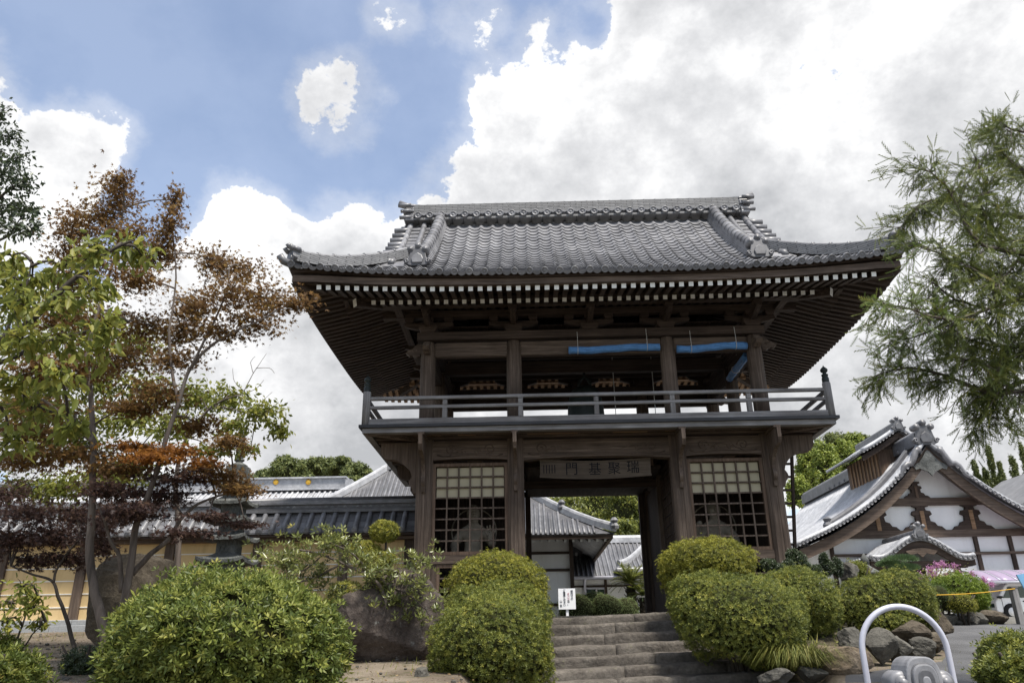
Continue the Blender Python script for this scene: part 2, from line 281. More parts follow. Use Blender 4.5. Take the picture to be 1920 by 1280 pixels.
# ------------------------------------------------------------------ mesh helpers
def setp(o, label=None, cat=None, group=None, kind=None):
    if label: o['label'] = label
    if cat: o['category'] = cat
    if group: o['group'] = group
    if kind: o['kind'] = kind
    return o
def link(o, parent=None):
    COL.objects.link(o)
    if parent is not None:
        o.parent = parent; o.matrix_parent_inverse = WM[parent.name].inverted()
    WM[o.name] = o.matrix_basis.copy() if parent is None else (WM[parent.name] @ o.matrix_parent_inverse @ o.matrix_basis)
    return o
WM = {}
def empty(name, loc, label=None, cat=None, group=None):
    o = bpy.data.objects.new(name, None); o.location = loc; o.empty_display_size = .2
    link(o); return setp(o, label, cat, group)
class MB:
    def __init__(s): s.v = []; s.f = []; s.m = []
    def add(s, vs, fs, mi=0):
        b = len(s.v); s.v += [tuple(p) for p in vs]; s.f += [tuple(i+b for i in f) for f in fs]; s.m += [mi]*len(fs); return s
    def box(s, c, d, rot=None, mi=0):
        hx, hy, hz = d[0]/2, d[1]/2, d[2]/2
        p = [Vector((x, y, z)) for z in (-hz, hz) for y in (-hy, hy) for x in (-hx, hx)]
        if rot is not None: p = [rot @ q for q in p]
        c = Vector(c); p = [q+c for q in p]
        return s.add(p, [(0, 2, 3, 1), (4, 5, 7, 6), (0, 1, 5, 4), (2, 6, 7, 3), (0, 4, 6, 2), (1, 3, 7, 5)], mi)
    def lohi(s, lo, hi, mi=0):
        return s.box([(a+b)/2 for a, b in zip(lo, hi)], [b-a for a, b in zip(lo, hi)], None, mi)
    def bar(s, p0, p1, w, h, up=(0, 0, 1), mi=0, endmi=None):
        p0, p1 = Vector(p0), Vector(p1); d = (p1-p0).normalized(); u = Vector(up); sd = d.cross(u).normalized(); u = sd.cross(d)
        vs = []
        for q in (p0, p1):
            for a, b in ((-1, -1), (1, -1), (1, 1), (-1, 1)): vs.append(q+sd*(a*w/2)+u*(b*h/2))
        s.add(vs, [(0, 1, 5, 4), (1, 2, 6, 5), (2, 3, 7, 6), (3, 0, 4, 7), (0, 3, 2, 1)], mi)
        b = len(s.v)-8; s.f.append((b+4, b+5, b+6, b+7)); s.m.append(mi if endmi is None else endmi); return s
    def tube(s, pts, r, n=8, cap=True, mi=0):
        pts = [Vector(p) for p in pts]; k = len(pts)
        if isinstance(r, (int, float)): r = [r]*k
        b = len(s.v); ref = None
        for i, p in enumerate(pts):
            d = (pts[min(i+1, k-1)]-pts[max(i-1, 0)]).normalized()
            if ref is None: ref = Vector((0, 0, 1)) if abs(d.z) < .9 else Vector((1, 0, 0))
            x = d.cross(ref).normalized(); y = x.cross(d).normalized(); ref = y
            for j in range(n):
                a = 2*math.pi*j/n; s.v.append(tuple(p+x*(r[i]*math.cos(a))+y*(r[i]*math.sin(a))))
        for i in range(k-1):
            for j in range(n):
                s.f.append((b+i*n+j, b+i*n+(j+1) % n, b+(i+1)*n+(j+1) % n, b+(i+1)*n+j)); s.m.append(mi)
        if cap:
            s.f.append(tuple(b+j for j in range(n))[::-1]); s.m.append(mi); s.f.append(tuple(b+(k-1)*n+j for j in range(n))); s.m.append(mi)
        return s
    def lathe(s, prof, c=(0, 0, 0), n=16, rot=None, mi=0):
        b = len(s.v); c = Vector(c)
        for r, z in prof:
            for j in range(n):
                a = 2*math.pi*j/n; q = Vector((r*math.cos(a), r*math.sin(a), z))
                if rot is not None: q = rot @ q
                s.v.append(tuple(q+c))
        k = len(prof)
        for i in range(k-1):
            for j in range(n):
                s.f.append((b+i*n+j, b+i*n+(j+1) % n, b+(i+1)*n+(j+1) % n, b+(i+1)*n+j)); s.m.append(mi)
        s.f.append(tuple(b+j for j in range(n))[::-1]); s.m.append(mi); s.f.append(tuple(b+(k-1)*n+j for j in range(n))); s.m.append(mi); return s
    def prism(s, outline, fr, t, mi=0):
        """outline (a,b) points in the plane of frame fr=(origin, A, B); thickness t both ways along the normal"""
        o, A, B = Vector(fr[0]), Vector(fr[1]), Vector(fr[2]); nn = A.cross(B).normalized(); k = len(outline)
        vs = [o+A*a+B*b+nn*(sg*t/2) for sg in (-1, 1) for a, b in outline]
        fs = [tuple(range(k))[::-1], tuple(range(k, 2*k))]+[(i, (i+1) % k, k+(i+1) % k, k+i) for i in range(k)]
        return s.add(vs, fs, mi)
    def grid(s, P, mi=0, flip=False):
        r, c = len(P), len(P[0]); vs = [p for row in P for p in row]
        fs = [(i*c+j, i*c+j+1, (i+1)*c+j+1, (i+1)*c+j) for i in range(r-1) for j in range(c-1)]
        if flip: fs = [f[::-1] for f in fs]
        return s.add(vs, fs, mi)
    def mesh(s, name, mats, smooth=False):
        me = bpy.data.meshes.new(name); me.from_pydata(s.v, [], s.f)
        for m in (mats if isinstance(mats, (list, tuple)) else [mats]): me.materials.append(m)
        if any(s.m): me.polygons.foreach_set('material_index', s.m)
        if smooth: me.polygons.foreach_set('use_smooth', [True]*len(s.f))
        me.validate(); me.update(); return me
    def build(s, name, mats, parent=None, smooth=False, **kw):
        o = bpy.data.objects.new(name, s.mesh(name, mats, smooth)); link(o, parent); return setp(o, **kw)
def inst(name, me, mtx, parent=None, **kw):
    """one more object on shared mesh data, standing where mtx says"""
    o = bpy.data.objects.new(name, me); COL.objects.link(o)
    if parent is not None:
        o.parent = parent; o.matrix_parent_inverse = WM[parent.name].inverted()
    o.matrix_basis = mtx; WM[o.name] = mtx.copy(); return setp(o, **kw)
def frame_m(o, x, y, z):
    m = Matrix.Identity(4)
    for i in range(3): m[i][0] = x[i]; m[i][1] = y[i]; m[i][2] = z[i]; m[i][3] = o[i]
    return m
def bevel(o, w, seg=2):
    b = o.modifiers.new('bevel', 'BEVEL'); b.width = w; b.segments = seg; b.limit_method = 'ANGLE'; return o
def text_obj(name, s, size, mtx, mat, parent, ext=.002):
    cu = bpy.data.curves.new(name, 'FONT'); cu.body = s; cu.size = size; cu.extrude = ext; cu.align_x = 'CENTER'; cu.align_y = 'CENTER'
    to = bpy.data.objects.new('tmp_text', cu); COL.objects.link(to)
    dg = bpy.context.evaluated_depsgraph_get(); me = bpy.data.meshes.new_from_object(to.evaluated_get(dg))
    bpy.data.objects.remove(to); me.materials.clear(); me.materials.append(mat)
    return inst(name, me, mtx, parent)
RNG = np.random.default_rng(7)
random.seed(5)
# ------------------------------------------------------------------ stones
from mathutils import noise as mnoise
def sst(a, b, x):
    t = max(0, min(1, (x-a)/(b-a))); return t*t*(3-2*t)
def icos(sub):
    bm = bmesh.new(); bmesh.ops.create_icosphere(bm, subdivisions=sub, radius=1)
    v = [x.co.copy() for x in bm.verts]; f = [tuple(q.index for q in x.verts) for x in bm.faces]; bm.free(); return v, f
ICO = {k: icos(k) for k in (2, 3, 4, 5)}
def rock_mesh(name, size, mat, seed=0, planes=14, sub=4, rough=.05, smooth=False):
    rd = random.Random(seed); v, f = ICO[sub]
    pl = []
    for i in range(planes):
        n = Vector((rd.gauss(0, 1), rd.gauss(0, 1), rd.gauss(0, 1))).normalized(); pl.append((n, rd.uniform(.50, .88)))
    out = []
    for d in v:
        r = 1.08
        for n, k in pl:
            c = d.dot(n)
            if c > .05: r = min(r, k/c)
        q = d*r
        r *= 1+rough*1.6*mnoise.noise(q*2.1+Vector((seed, 0, 0)))+rough*mnoise.noise(q*5.3+Vector((0, seed, 0)))+rough*.5*mnoise.noise(q*12+Vector((0, 0, seed)))
        q = d*r; out.append((q.x*size[0], q.y*size[1], q.z*size[2]))
    me = bpy.data.meshes.new(name); me.from_pydata(out, [], f); me.materials.append(mat)
    if smooth: me.polygons.foreach_set('use_smooth', [True]*len(f))
    me.update(); return me
def rock(name, c, size, mat, seed, label=None, cat='rock', group=None, rotz=0, parent=None, **kw):
    me = rock_mesh(name, size, mat, seed, **kw)
    return inst(name, me, Matrix.Translation(c) @ Matrix.Rotation(rotz, 4, 'Z') @ Matrix.Scale(1.18, 4), parent, label=label, cat=cat if label else None, group=group)
def slab_mesh(name, lo, hi, mat, seed, amp=.03, n=(14, 4, 3), wear=.035, shear=0):
    """a worn dressed stone: gridded block with rounded arrises and uneven faces"""
    bm = bmesh.new(); bmesh.ops.create_cube(bm, size=1)
    for ax, k in enumerate(n):
        es = [e for e in bm.edges if abs((e.verts[0].co-e.verts[1].co)[ax]) > .4 and abs((e.verts[0].co-e.verts[1].co).length-abs((e.verts[0].co-e.verts[1].co)[ax])) < 1e-4]
        bmesh.ops.subdivide_edges(bm, edges=es, cuts=k, use_grid_fill=True)
    lo, hi = Vector(lo), Vector(hi); c = (lo+hi)/2; d = hi-lo
    for v in bm.verts:
        p = Vector([v.co[i]*d[i] for i in range(3)])
        m = [d[i]/2-abs(p[i]) for i in range(3)]; srt = sorted(m)
        if srt[1] < 1e-4: 
            for i in range(3):
                if m[i] < 1e-4: p[i] *= 1-wear*(1.0 if i != 0 else .12)/max(d[i], .05)*1.2
        q = p+c
        nv = Vector((mnoise.noise(q*3.1+Vector((seed, 0, 0))), mnoise.noise(q*3.3+Vector((0, seed, 0))), mnoise.noise(q*2.7+Vector((0, 0, seed)))))
        n2 = Vector((mnoise.noise(q*9+Vector((seed, 2, 0))), mnoise.noise(q*9+Vector((1, seed, 0))), mnoise.noise(q*9+Vector((0, 5, seed)))))
        v.co = q+Vector((nv.x*amp*.3, nv.y*amp*1.6, nv.z*amp))+n2*amp*.5+Vector((0, 0, shear*q.x))
    bmesh.ops.recalc_face_normals(bm, faces=bm.faces)
    me = bpy.data.meshes.new(name); bm.to_mesh(me); bm.free(); me.materials.append(mat)
    me.polygons.foreach_set('use_smooth', [True]*len(me.polygons)); me.update(); return me

# ------------------------------------------------------------------ ground
def gl(Y): return min(-.14, -1.7+.1*(Y+13.8))
def gr(Y): return min(-.27, -1.7+.0855*(Y+13.8))
def G(X, Y):
    t = sst(-1.5, 2.0, X); z = gl(Y)*(1-t)+gr(Y)*t
    c = sst(-1.95, -1.45, X)*(1-sst(1.75, 2.1, X))*sst(-7.5, -5.5, Y)*(1-sst(-1.3, -.9, Y)) if Y < 0 else 0
    z = z*(1-c)+min(z, -1.32)*c
    return z
xs = [-400, -200, -100, -60, -40, -25]+[-16+.8*i for i in range(18)]+[-2, -1.7, -1.45, -1, 0, .6, 1.2, 1.75, 1.9, 2.1, 2.4, 3, 4, 5, 6, 7, 8, 9, 10, 12, 14, 18, 25, 40, 60, 100, 200, 400]
ys = [-60, -30, -20]+[-14+.5*i for i in range(43)]+[8, 10, 14, 20, 30, 45, 60, 90, 150, 250, 500, 900]
xs = sorted(set(round(x, 3) for x in xs)); ys = sorted(set(round(y, 3) for y in ys))
mb = MB(); rr = random.Random(3)
mb.grid([[(x, y, G(x, y)+(mnoise.noise(Vector((x*.9, y*.9, 0)))*.035 if -14 < x < 2 and -14 < y < 1.5 else 0)) for x in xs] for y in ys])
mb.build('ground', MT['soil'], None, True, kind='structure')
mb = MB(); rows = []
EDGE = [(-20, -8), (-9, -2.0), (-6.5, 1.2), (-4.7, 1.7), (-4.3, 2.3), (-3.8, 3.0), (-3.2, 3.9), (-2.2, 4.5), (-1, 4.9), (.5, 5.6), (1.8, 6.2), (2.95, 6.6)]
ny = 60
for i in range(ny+1):
    y = -20+22.95*i/ny
    for (y0, x0), (y1, x1) in zip(EDGE, EDGE[1:]):
        if y0 <= y <= y1+1e-6: xl = x0+(x1-x0)*(y-y0)/(y1-y0); break
    rows.append([(x, y, G(x, y)+.012) for x in [xl+(34-xl)*(k/18)**1.5 for k in range(19)]])
mb.grid(rows); mb.build('asphalt_road', MT['asphalt'], None, True, kind='structure')
mb = MB(); mb.lohi((-30, 4.4, -.5), (4.5, 40, -.115)); mb.lohi((4.5, 3.2, -.5), (30, 40, -.12)); mb.build('courtyard', MT['gravel'], None, kind='structure')
mb = MB(); mb.lohi((-3.75, -1.12, -1.3), (3.75, 4.4, -.105)); mb.build('gate_platform', MT['rock_gy'], None, kind='structure')
mb = MB(); bxs = [1.55+.26*i for i in range(16)]; bys = [-4.35+.27*i for i in range(30)]
def bedz(x, y):
    front_edge = -4.3+max(0, x-2.2)*.98; e = min((y-front_edge)/.9, (x-1.5)/.25, (5.3-x)/.7, (3.3-y)/.3)
    t = sst(0, 1, e); return (G(x, y)-.12)*(1-t)+t*max(-.62+.10*(y+4.3), G(x, y)+.06)*1.0
mb.grid([[(x, y, min(bedz(x, y), -.15)+.03*mnoise.noise(Vector((x*2, y*2, 1)))) for x in bxs] for y in bys])
mb.build('planting_bed', MT['moss_soil'], None, True, kind='structure')

# stone stairs: each row of dressed stones
stairs = empty('stone_stairs', (0, -3, -.9), 'worn grey stone staircase climbing to the wooden gate', 'stairs')
SY = [1156, 1171, 1191, 1211, 1232, 1254, 1277, 1302, 1330, 1360]
rd = random.Random(11)
for k, py in enumerate(SY):
    Y = -1.16-.43*k; zt = W(1035, py, Y).z; x0 = -1.35-(.05*k); x1 = 1.75+.05*k
    cuts = [x0]
    while cuts[-1] < x1-1.5: cuts.append(cuts[-1]+rd.uniform(1.2, 2.3))
    cuts.append(x1)
    sd_ = rd.uniform(0, 50)
    for a, b in zip(cuts, cuts[1:]):
        rise = 0
        me = slab_mesh('step_stone', (a+.001, Y, zt-.30+rise), (b-.001, Y+.62+rd.uniform(-.01, .01), zt+.02+rise+rd.uniform(-.002, .002)), MT['step'], 7.3, .015, (26, 5, 5), .014, .034)
        inst('step_stone', me, Matrix.Identity(4), stairs)

# ------------------------------------------------------------------ the gate
A, B, D = 3.1, 1.46, 3.6
ZF = 3.12                                   # balcony floor
gate = empty('temple_gate', (0, 1.8, -.1), 'two-storey dark timber temple gate with grey tiled hip-and-gable roof and balcony', 'gate')
# --- lower columns: square with a moulded face, on stone pads
def chamf_col(name, x, y, w, z0, z1, mat):
    c = w*.16; h = w/2; g = w*.03
    o = [(-h+c, -h), (-.03, -h), (-.025, -h+g), (.025, -h+g), (.03, -h), (h-c, -h), (h, -h+c), (h, h-c), (h-c, h), (-h+c, h), (-h, h-c), (-h, -h+c)]
    m = MB(); m.prism(o, ((x, y, (z0+z1)/2), (1, 0, 0), (0, 1, 0)), z1-z0); return m.build(name, mat, gate)
for x in (-A, -B, B, A):
    for y in (0, 1.8, D):
        if y == 1.8 and abs(x) < 2 and False: continue
        chamf_col('lower_column', x, y, .29 if y == 0 else .26, .02, 2.98, MT['wtz'])
        m = MB(); m.lathe([(.26, -.10), (.27, -.04), (.22, .02)], (x, y, 0), 12); m.build('column_base', MT['granite'], gate, True)
# --- upper columns, round
for x in (-A, -B, B, A):
    for y in (0, D):
        m = MB(); m.lathe([(.142, ZF+.01), (.145, ZF+.6), (.142, 4.7), (.125, 4.86), (.11, 4.915)], (x, y, 0), 20); m.build('upper_column', MT['wtz'], gate, True)
for x in (-A, A):
    m = MB(); m.lathe([(.13, ZF+.01), (.13, 4.9)], (x, 1.8, 0), 16); m.build('upper_column', MT['wtz'], gate, True)
# --- carved beams over the lower bays
def beam_outline(x0, x1, z0, z1, camber, n=12):
    lo = [(x0+(x1-x0)*i/n, z0+camber*math.sin(math.pi*i/n)**.7) for i in range(n+1)]
    return lo+[(x1, z1), (x0, z1)]
def spiral(cx, cz, r0, turns, sgn, y, n=26):
    return [(cx+sgn*r0*(1-.85*i/n)*math.cos(2*math.pi*turns*i/n), y, cz+r0*(1-.85*i/n)*math.sin(2*math.pi*turns*i/n)) for i in range(n+1)]
for (x0, x1, cz0) in ((-A+.145, -B-.145, 2.60), (-B+.145, B-.145, 2.58), (B+.145, A-.145, 2.60)):
    for yy in (0, D):
        m = MB(); m.prism(beam_outline(x0, x1, cz0, 2.95, .05 if x1-x0 > 2 else .03), ((0, yy, 0), (1, 0, 0), (0, 0, 1)), .20)
        bm_o = m.build('carved_beam', MT['wtx'], gate)
        if yy == 0:
            m = MB(); w = x1-x0
            for sg, xe in ((1, x0), (-1, x1)):
                m.tube(spiral(xe+sg*.32, 2.79, .10, 1.4, sg, -.102), .012, 5)
                m.tube(spiral(xe+sg*.55, 2.76, .075, 1.2, -sg, -.102), .010, 5)
                m.tube([(xe+sg*(.08+.1*i), -.102, 2.70-.05*math.sin(i*.9)+.012*i) for i in range(9)], [.012]*8+[.004], 5)
            m.tube([(x0+.3+(w-.6)*i/16, -.102, cz0+.06+.035*math.sin(math.pi*i/16)) for i in range(17)], .009, 5)
            m.build('scroll_carving', MT['wtx'], bm_o, True)
for x in (-A, -B, B, A):
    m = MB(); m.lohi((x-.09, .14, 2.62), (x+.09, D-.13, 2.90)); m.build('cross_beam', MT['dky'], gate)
# boards closing the storey above the beams
m = MB(); m.lohi((-A-.05, -.05, 2.953), (A+.05, .05, 3.0)); m.build('head_board', MT['dkx'], gate)
# passage: threshold lintels and inner posts
m = MB(); m.lohi((-B+.13, 3.50, 2.578), (B-.13, 3.70, 2.66)); m.build('passage_lintel', MT['dkx'], gate)
m = MB(); m.lohi((-B+.13, 1.72, 2.40), (B-.13, 1.90, 2.55)); m.build('passage_lintel', MT['dkx'], gate)
for sx in (-1, 1):
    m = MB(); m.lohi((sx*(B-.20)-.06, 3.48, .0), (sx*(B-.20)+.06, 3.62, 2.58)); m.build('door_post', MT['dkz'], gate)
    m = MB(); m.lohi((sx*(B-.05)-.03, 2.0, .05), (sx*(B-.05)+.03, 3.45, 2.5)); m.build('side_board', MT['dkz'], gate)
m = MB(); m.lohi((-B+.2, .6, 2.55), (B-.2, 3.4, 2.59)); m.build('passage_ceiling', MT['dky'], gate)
# --- guardian bays: lattice windows
def lattice(parent, P, ux, w, h, nc, nr, depth, mats, panes=0, name='lattice_window'):
    """P lower-left corner, ux unit direction of the window, facing ux x z"""
    P = Vector(P); ux = Vector(ux); uz = Vector((0, 0, 1)); nn = ux.cross(uz)
    fw_ = .055
    def slab(o_, a0, a1, b0, b1, d0, d1, nm, mt):
        m = MB(); vs = [P+ux*a+uz*b+nn*d for d in (d0, d1) for b in (b0, b1) for a in (a0, a1)]
        m.add(vs, [(0, 1, 3, 2), (4, 6, 7, 5), (0, 4, 5, 1), (2, 3, 7, 6), (0, 2, 6, 4), (1, 5, 7, 3)]); return m.build(nm, mt, o_)
    m = MB()
    root = slab(parent, 0, fw_, 0, h, -.03, .04, name, mats[0])
    slab(root, w-fw_, w, 0, h, -.03, .04, 'frame_stile', mats[0])
    slab(root, fw_, w-fw_, 0, fw_, -.03, .04, 'frame_rail', mats[0]); slab(root, fw_, w-fw_, h-fw_, h, -.03, .04, 'frame_rail', mats[0])
    iw, ih = w-2*fw_, h-2*fw_
    for i in range(1, nc):
        a = fw_+iw*i/nc; slab(root, a-.013, a+.013, fw_, h-fw_, -.012, .022, 'lattice_bar', mats[1])
    for j in range(1, nr):
        b = fw_+ih*j/nr; slab(root, fw_, w-fw_, b-.013, b+.013, -.010, .018, 'lattice_bar', mats[1])
    for j in range(nr-panes, nr):
        for i in range(nc):
            slab(root, fw_+iw*i/nc+.014, fw_+iw*(i+1)/nc-.014, fw_+ih*j/nr+.014, fw_+ih*(j+1)/nr-.014, -.028, -.020, 'pane', MT['paper'])
    return root
LAT = (MT['br'], MT['wtz'])
for x0, x1 in ((-A+.147, -B-.147), (B+.147, A-.147)):
    w = x1-x0
    lattice(gate, (x0, -.03, .95), (1, 0, 0), w, 1.60, 6, 8, .05, LAT, 3)
    lattice(gate, (x0+.10, -.03, .17), (1, 0, 0), w-.20, .62, 5, 3, .05, LAT, 0, 'lower_lattice')
    m = MB(); m.lohi((x0, -.09, .80), (x1, .07, .945)); m.build('middle_rail', MT['wtx'], gate)
    m = MB(); m.lohi((x0, -.10, .03), (x1, .09, .165)); m.build('bottom_sill', MT['wtx'], gate)
    for xa in (x0, x1-.095):
        m = MB(); m.lohi((xa, -.06, .168), (xa+.095, .05, .797)); m.build('side_panel', MT['wtz'], gate)
    # dim chamber behind the lattice
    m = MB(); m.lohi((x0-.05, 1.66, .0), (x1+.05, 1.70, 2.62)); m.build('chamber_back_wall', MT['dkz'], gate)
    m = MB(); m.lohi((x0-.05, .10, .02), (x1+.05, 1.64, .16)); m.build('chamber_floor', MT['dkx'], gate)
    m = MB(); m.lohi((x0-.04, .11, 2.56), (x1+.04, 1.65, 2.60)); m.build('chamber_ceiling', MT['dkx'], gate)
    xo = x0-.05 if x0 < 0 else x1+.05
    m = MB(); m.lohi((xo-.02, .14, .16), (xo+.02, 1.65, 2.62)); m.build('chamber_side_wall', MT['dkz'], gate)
# inner sides of the passage: lattice screens
lattice(gate, (B-.02, 1.66, .95), (0, -1, 0), 1.50, 1.60, 7, 8, .05, (MT['dkz'], MT['dkz']), 0, 'passage_lattice')
lattice(gate, (-B+.02, .15, .95), (0, 1, 0), 1.50, 1.60, 7, 8, .05, (MT['dkz'], MT['dkz']), 0, 'passage_lattice')
for sx in (-1, 1):
    m = MB(); m.lohi((sx*B-.04, .15, .1), (sx*B+.04, 1.66, .93)); m.build('passage_panel', MT['dkz'], gate)
# --- corbels under the balcony
def corbel_prof(out, h):
    o = [(0, 0), (0, -h), (.05, -h), (.075, -h*.90)]
    o += [(.08+.05*math.sin(i/6*math.pi), -h*(.9-.22*i/6)) for i in range(1, 7)]
    o += [(.08+(out-.20)*(i/8)**1.6, -h*(.68-.36*math.sin(i/8*math.pi/2))) for i in range(1, 9)]
    o += [(out-.06, -h*.30), (out, -h*.20), (out, 0)]
    return o
for x in (-A, -B, B, A):
    m = MB(); m.prism(corbel_prof(.62, .92), ((x, -.15, 2.94), (0, -1, 0), (0, 0, 1)), .065); m.build('corbel', MT['wtz'], gate)
    m = MB(); m.lohi((x-.06, -.70, 2.943), (x+.06, -.1, 2.985)); m.build('corbel_cap', MT['wty'], gate)
for sx in (-1, 1):
    for y in (0, 1.8, D):
        m = MB(); m.prism(corbel_prof(.66, .92), ((sx*(A+.145), y, 2.94), (sx, 0, 0), (0, 0, 1)), .20 if y == 0 else .12); m.build('side_corbel', MT['wtz'], gate)
# --- balcony
OB, WB = .72, 4.2
m = MB(); m.lohi((-WB, -OB, 3.075), (WB, D+OB, ZF+.008)); m.build('balcony_edge', MT['black'], gate)
m = MB()
y0, y1, xx = -OB+.05, D+OB-.05, WB-.06
m.lohi((-xx, y0, 2.985), (xx, y0+.13, 3.073)); m.lohi((-xx, y1-.13, 2.985), (xx, y1, 3.073))
m.lohi((-xx, y0+.132, 2.985), (-xx+.12, y1-.132, 3.073)); m.lohi((xx-.12, y0+.132, 2.985), (xx, y1-.132, 3.073)); m.build('balcony_fascia', MT['gyx'], gate)
rd = random.Random(2)
nb = 26
for i in range(nb):                                        # floor boards seen from below
    a = -4.05+8.1*i/nb; b = -4.05+8.1*(i+1)/nb
    m = MB(); m.lohi((a+.004, y0+.135, 3.035+rd.uniform(-.004, .004)), (b-.004, y1-.135, 3.073)); m.build('floor_board', MT['tan'] if rd.random() < .35 else MT['wty'], gate)
for y in (-.45, -.14, .14, 3.74, 4.05):
    m = MB(); m.lohi((-4.0, y-.035, 2.987), (4.0, y+.035, 3.032)); m.build('balcony_joist', MT['wtx'], gate)
for sx in (-1, 1):
    for y in (.6, 1.2, 1.8, 2.4, 3.0):
        m = MB(); m.lohi((min(sx*3.3, sx*4.02), y-.04, 2.96), (max(sx*3.3, sx*4.02), y+.04, 3.03)); m.build('balcony_joist', MT['wtx'], gate)
    m = MB(); m.bar((sx*3.25, -.10, 2.99), (sx*4.08, -.60, 3.0), .08, .07); m.build('diagonal_brace', MT['wtx'], gate)
# railing
def rail_run(p, q, n_post, ends):
    p, q = Vector(p), Vector(q); d = (q-p).normalized(); ax = 'x' if abs(d.x) > .5 else 'y'
    for z, w, h, nm in ((ZF+.065, .11, .112, 'bottom_rail'), (ZF+.335, .065, .060, 'middle_rail'), (ZF+.503, .075, .062, 'top_rail')):
        m = MB(); m.bar(p+Vector((0, 0, z)), q+Vector((0, 0, z)), w, h)
        bevel(m.build(nm, MT['gy'+ax], gate), .012)
    for i in range(1, n_post+1):
        c = p.lerp(q, i/(n_post+1))
        m = MB(); m.lohi((c.x-.042, c.y-.042, ZF+.123), (c.x+.042, c.y+.042, ZF+.306)); m.lohi((c.x-.04, c.y-.04, ZF+.363), (c.x+.04, c.y+.04, ZF+.455))
        m.lohi((c.x-.05, c.y-.05, ZF+.457), (c.x+.05, c.y+.05, ZF+.473)); bevel(m.build('baluster', MT['gyz'], gate), .006, 1)
yr, xr = -OB+.10, WB-.10
rail_run((-xr+.06, yr, 0), (xr-.06, yr, 0), 5, 1); rail_run((-xr+.06, D-yr, 0), (xr-.06, D-yr, 0), 5, 1)
for sx in (-1, 1):
    rail_run((sx*xr, yr+.06, 0), (sx*xr, D-yr-.06, 0), 2, 1)
    for y in (yr, D-yr):
        m = MB(); m.lathe([(.072, ZF+.009), (.072, ZF+.62), (.06, ZF+.635)], (sx*xr, y, 0), 12)
        po = m.build('newel_post', MT['gyz'], gate, True)
        m = MB(); m.lathe([(.058, 0), (.062, .01), (.062, .085), (.052, .095), (.05, .12), (.058, .125), (.058, .15), (.035, .165), (.03, .18), (.055, .20), (.066, .225), (.062, .25), (.04, .275), (.012, .30), (.004, .325)], (sx*xr, y, ZF+.632), 14)
        m.build('giboshi_finial', MT['bronze'], po, True)
# --- beams of the bell storey
for y in (0, D):
    for x0, x1 in ((-A, -B), (-B, B), (B, A)):
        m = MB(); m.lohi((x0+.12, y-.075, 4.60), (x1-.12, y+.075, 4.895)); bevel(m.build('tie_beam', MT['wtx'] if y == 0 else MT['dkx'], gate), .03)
    m = MB(); m.lohi((-A-.20, y-.16, 4.918), (A+.20, y+.16, 5.075)); m.build('wall_plate', MT['dkx'], gate)
for x in (-A, A):
    for y0_, y1_ in ((.1, 1.7), (1.9, D-.1)):
        m = MB(); m.lohi((x-.07, y0_, 4.60), (x+.07, y1_, 4.88)); m.build('tie_beam', MT['dky'], gate)
    m = MB(); m.lohi((x-.155, .163, 4.92), (x+.155, D-.163, 5.07)); m.build('wall_plate', MT['dky'], gate)
NOSE = [(0, 0), (.03, -.13), (.10, -.14), (.17, -.10), (.23, -.11), (.29, -.06), (.25, -.01), (.17, .02), (.12, .09), (.05, .12), (0, .12)]
for sx in (-1, 1):
    for y in (0, D):
        m = MB(); m.prism([(a*1.05, b) for a, b in NOSE], ((sx*(A+.12), y, 4.76), (sx, 0, 0), (0, 0, 1)), .12)
        no = m.build('carved_nosing', MT['wtx'], gate)
        m = MB(); m.tube(spiral(sx*(A+.25), 4.75, .05, 1.2, sx, y-.063 if y == 0 else y+.063, 14), .009, 5); m.build('eye_carving', MT['wtx'], no, True)
        m = MB(); m.prism(NOSE, ((sx*A, -.135 if y == 0 else D+.135, 4.76), (0, -1 if y == 0 else 1, 0), (0, 0, 1)), .12); m.build('carved_nosing', MT['wty'], gate)
# --- bracket sets
def arm(L, h, n=6):
    o = [(-L/2, h), (-L/2, h*.55)]+[(-L/2+L*.36*(i/n), h*.55-h*.55*math.sin(i/n*math.pi/2)) for i in range(1, n+1)]
    return o+[(-a, b) for a, b in o[::-1]]
def masu(m, x, y, z, w, h):
    m.prism([(-w*.36, 0), (w*.36, 0), (w*.5, h*.45), (w*.5, h), (-w*.5, h), (-w*.5, h*.45)], ((x, y, z), (1, 0, 0), (0, 0, 1)), w)
for y, sy in ((0, -1), (D, 1)):
    for x in (-A, -B, 0, B, A):
        m = MB(); masu(m, x, y, 5.078, .34, .15)
        br = m.build('bracket_set', MT['dkx'], gate)
        m = MB(); m.prism(arm(.95, .13), ((x, y, 5.19), (1, 0, 0), (0, 0, 1)), .10); m.build('bracket_arm', MT['dkx'], br)
        m = MB(); m.prism(arm(1.15, .13), ((x, y+sy*.1, 5.192), (0, 1, 0), (0, 0, 1)), .098); m.build('bracket_arm', MT['dky'], br)
        for dx in (-.38, 0, .38):
            m = MB(); masu(m, x+dx, y, 5.322, .17, .10); m.build('bearing_block', MT['dkx'], br)
        m = MB(); masu(m, x, y+sy*.55, 5.322, .16, .10); m.build('bearing_block', MT['dkx'], br)
    m = MB(); m.lohi((-A-.9, y-.075, 5.424), (A+.9, y+.075, 5.56)); m.build('eave_purlin', MT['dkx'], gate)
    m = MB(); m.lohi((-A-1.0, y+sy*.55-.07, 5.424), (A+1.0, y+sy*.55+.07, 5.535)); m.build('eave_purlin', MT['dkx'] if y == 0 else MT['tan'], gate)
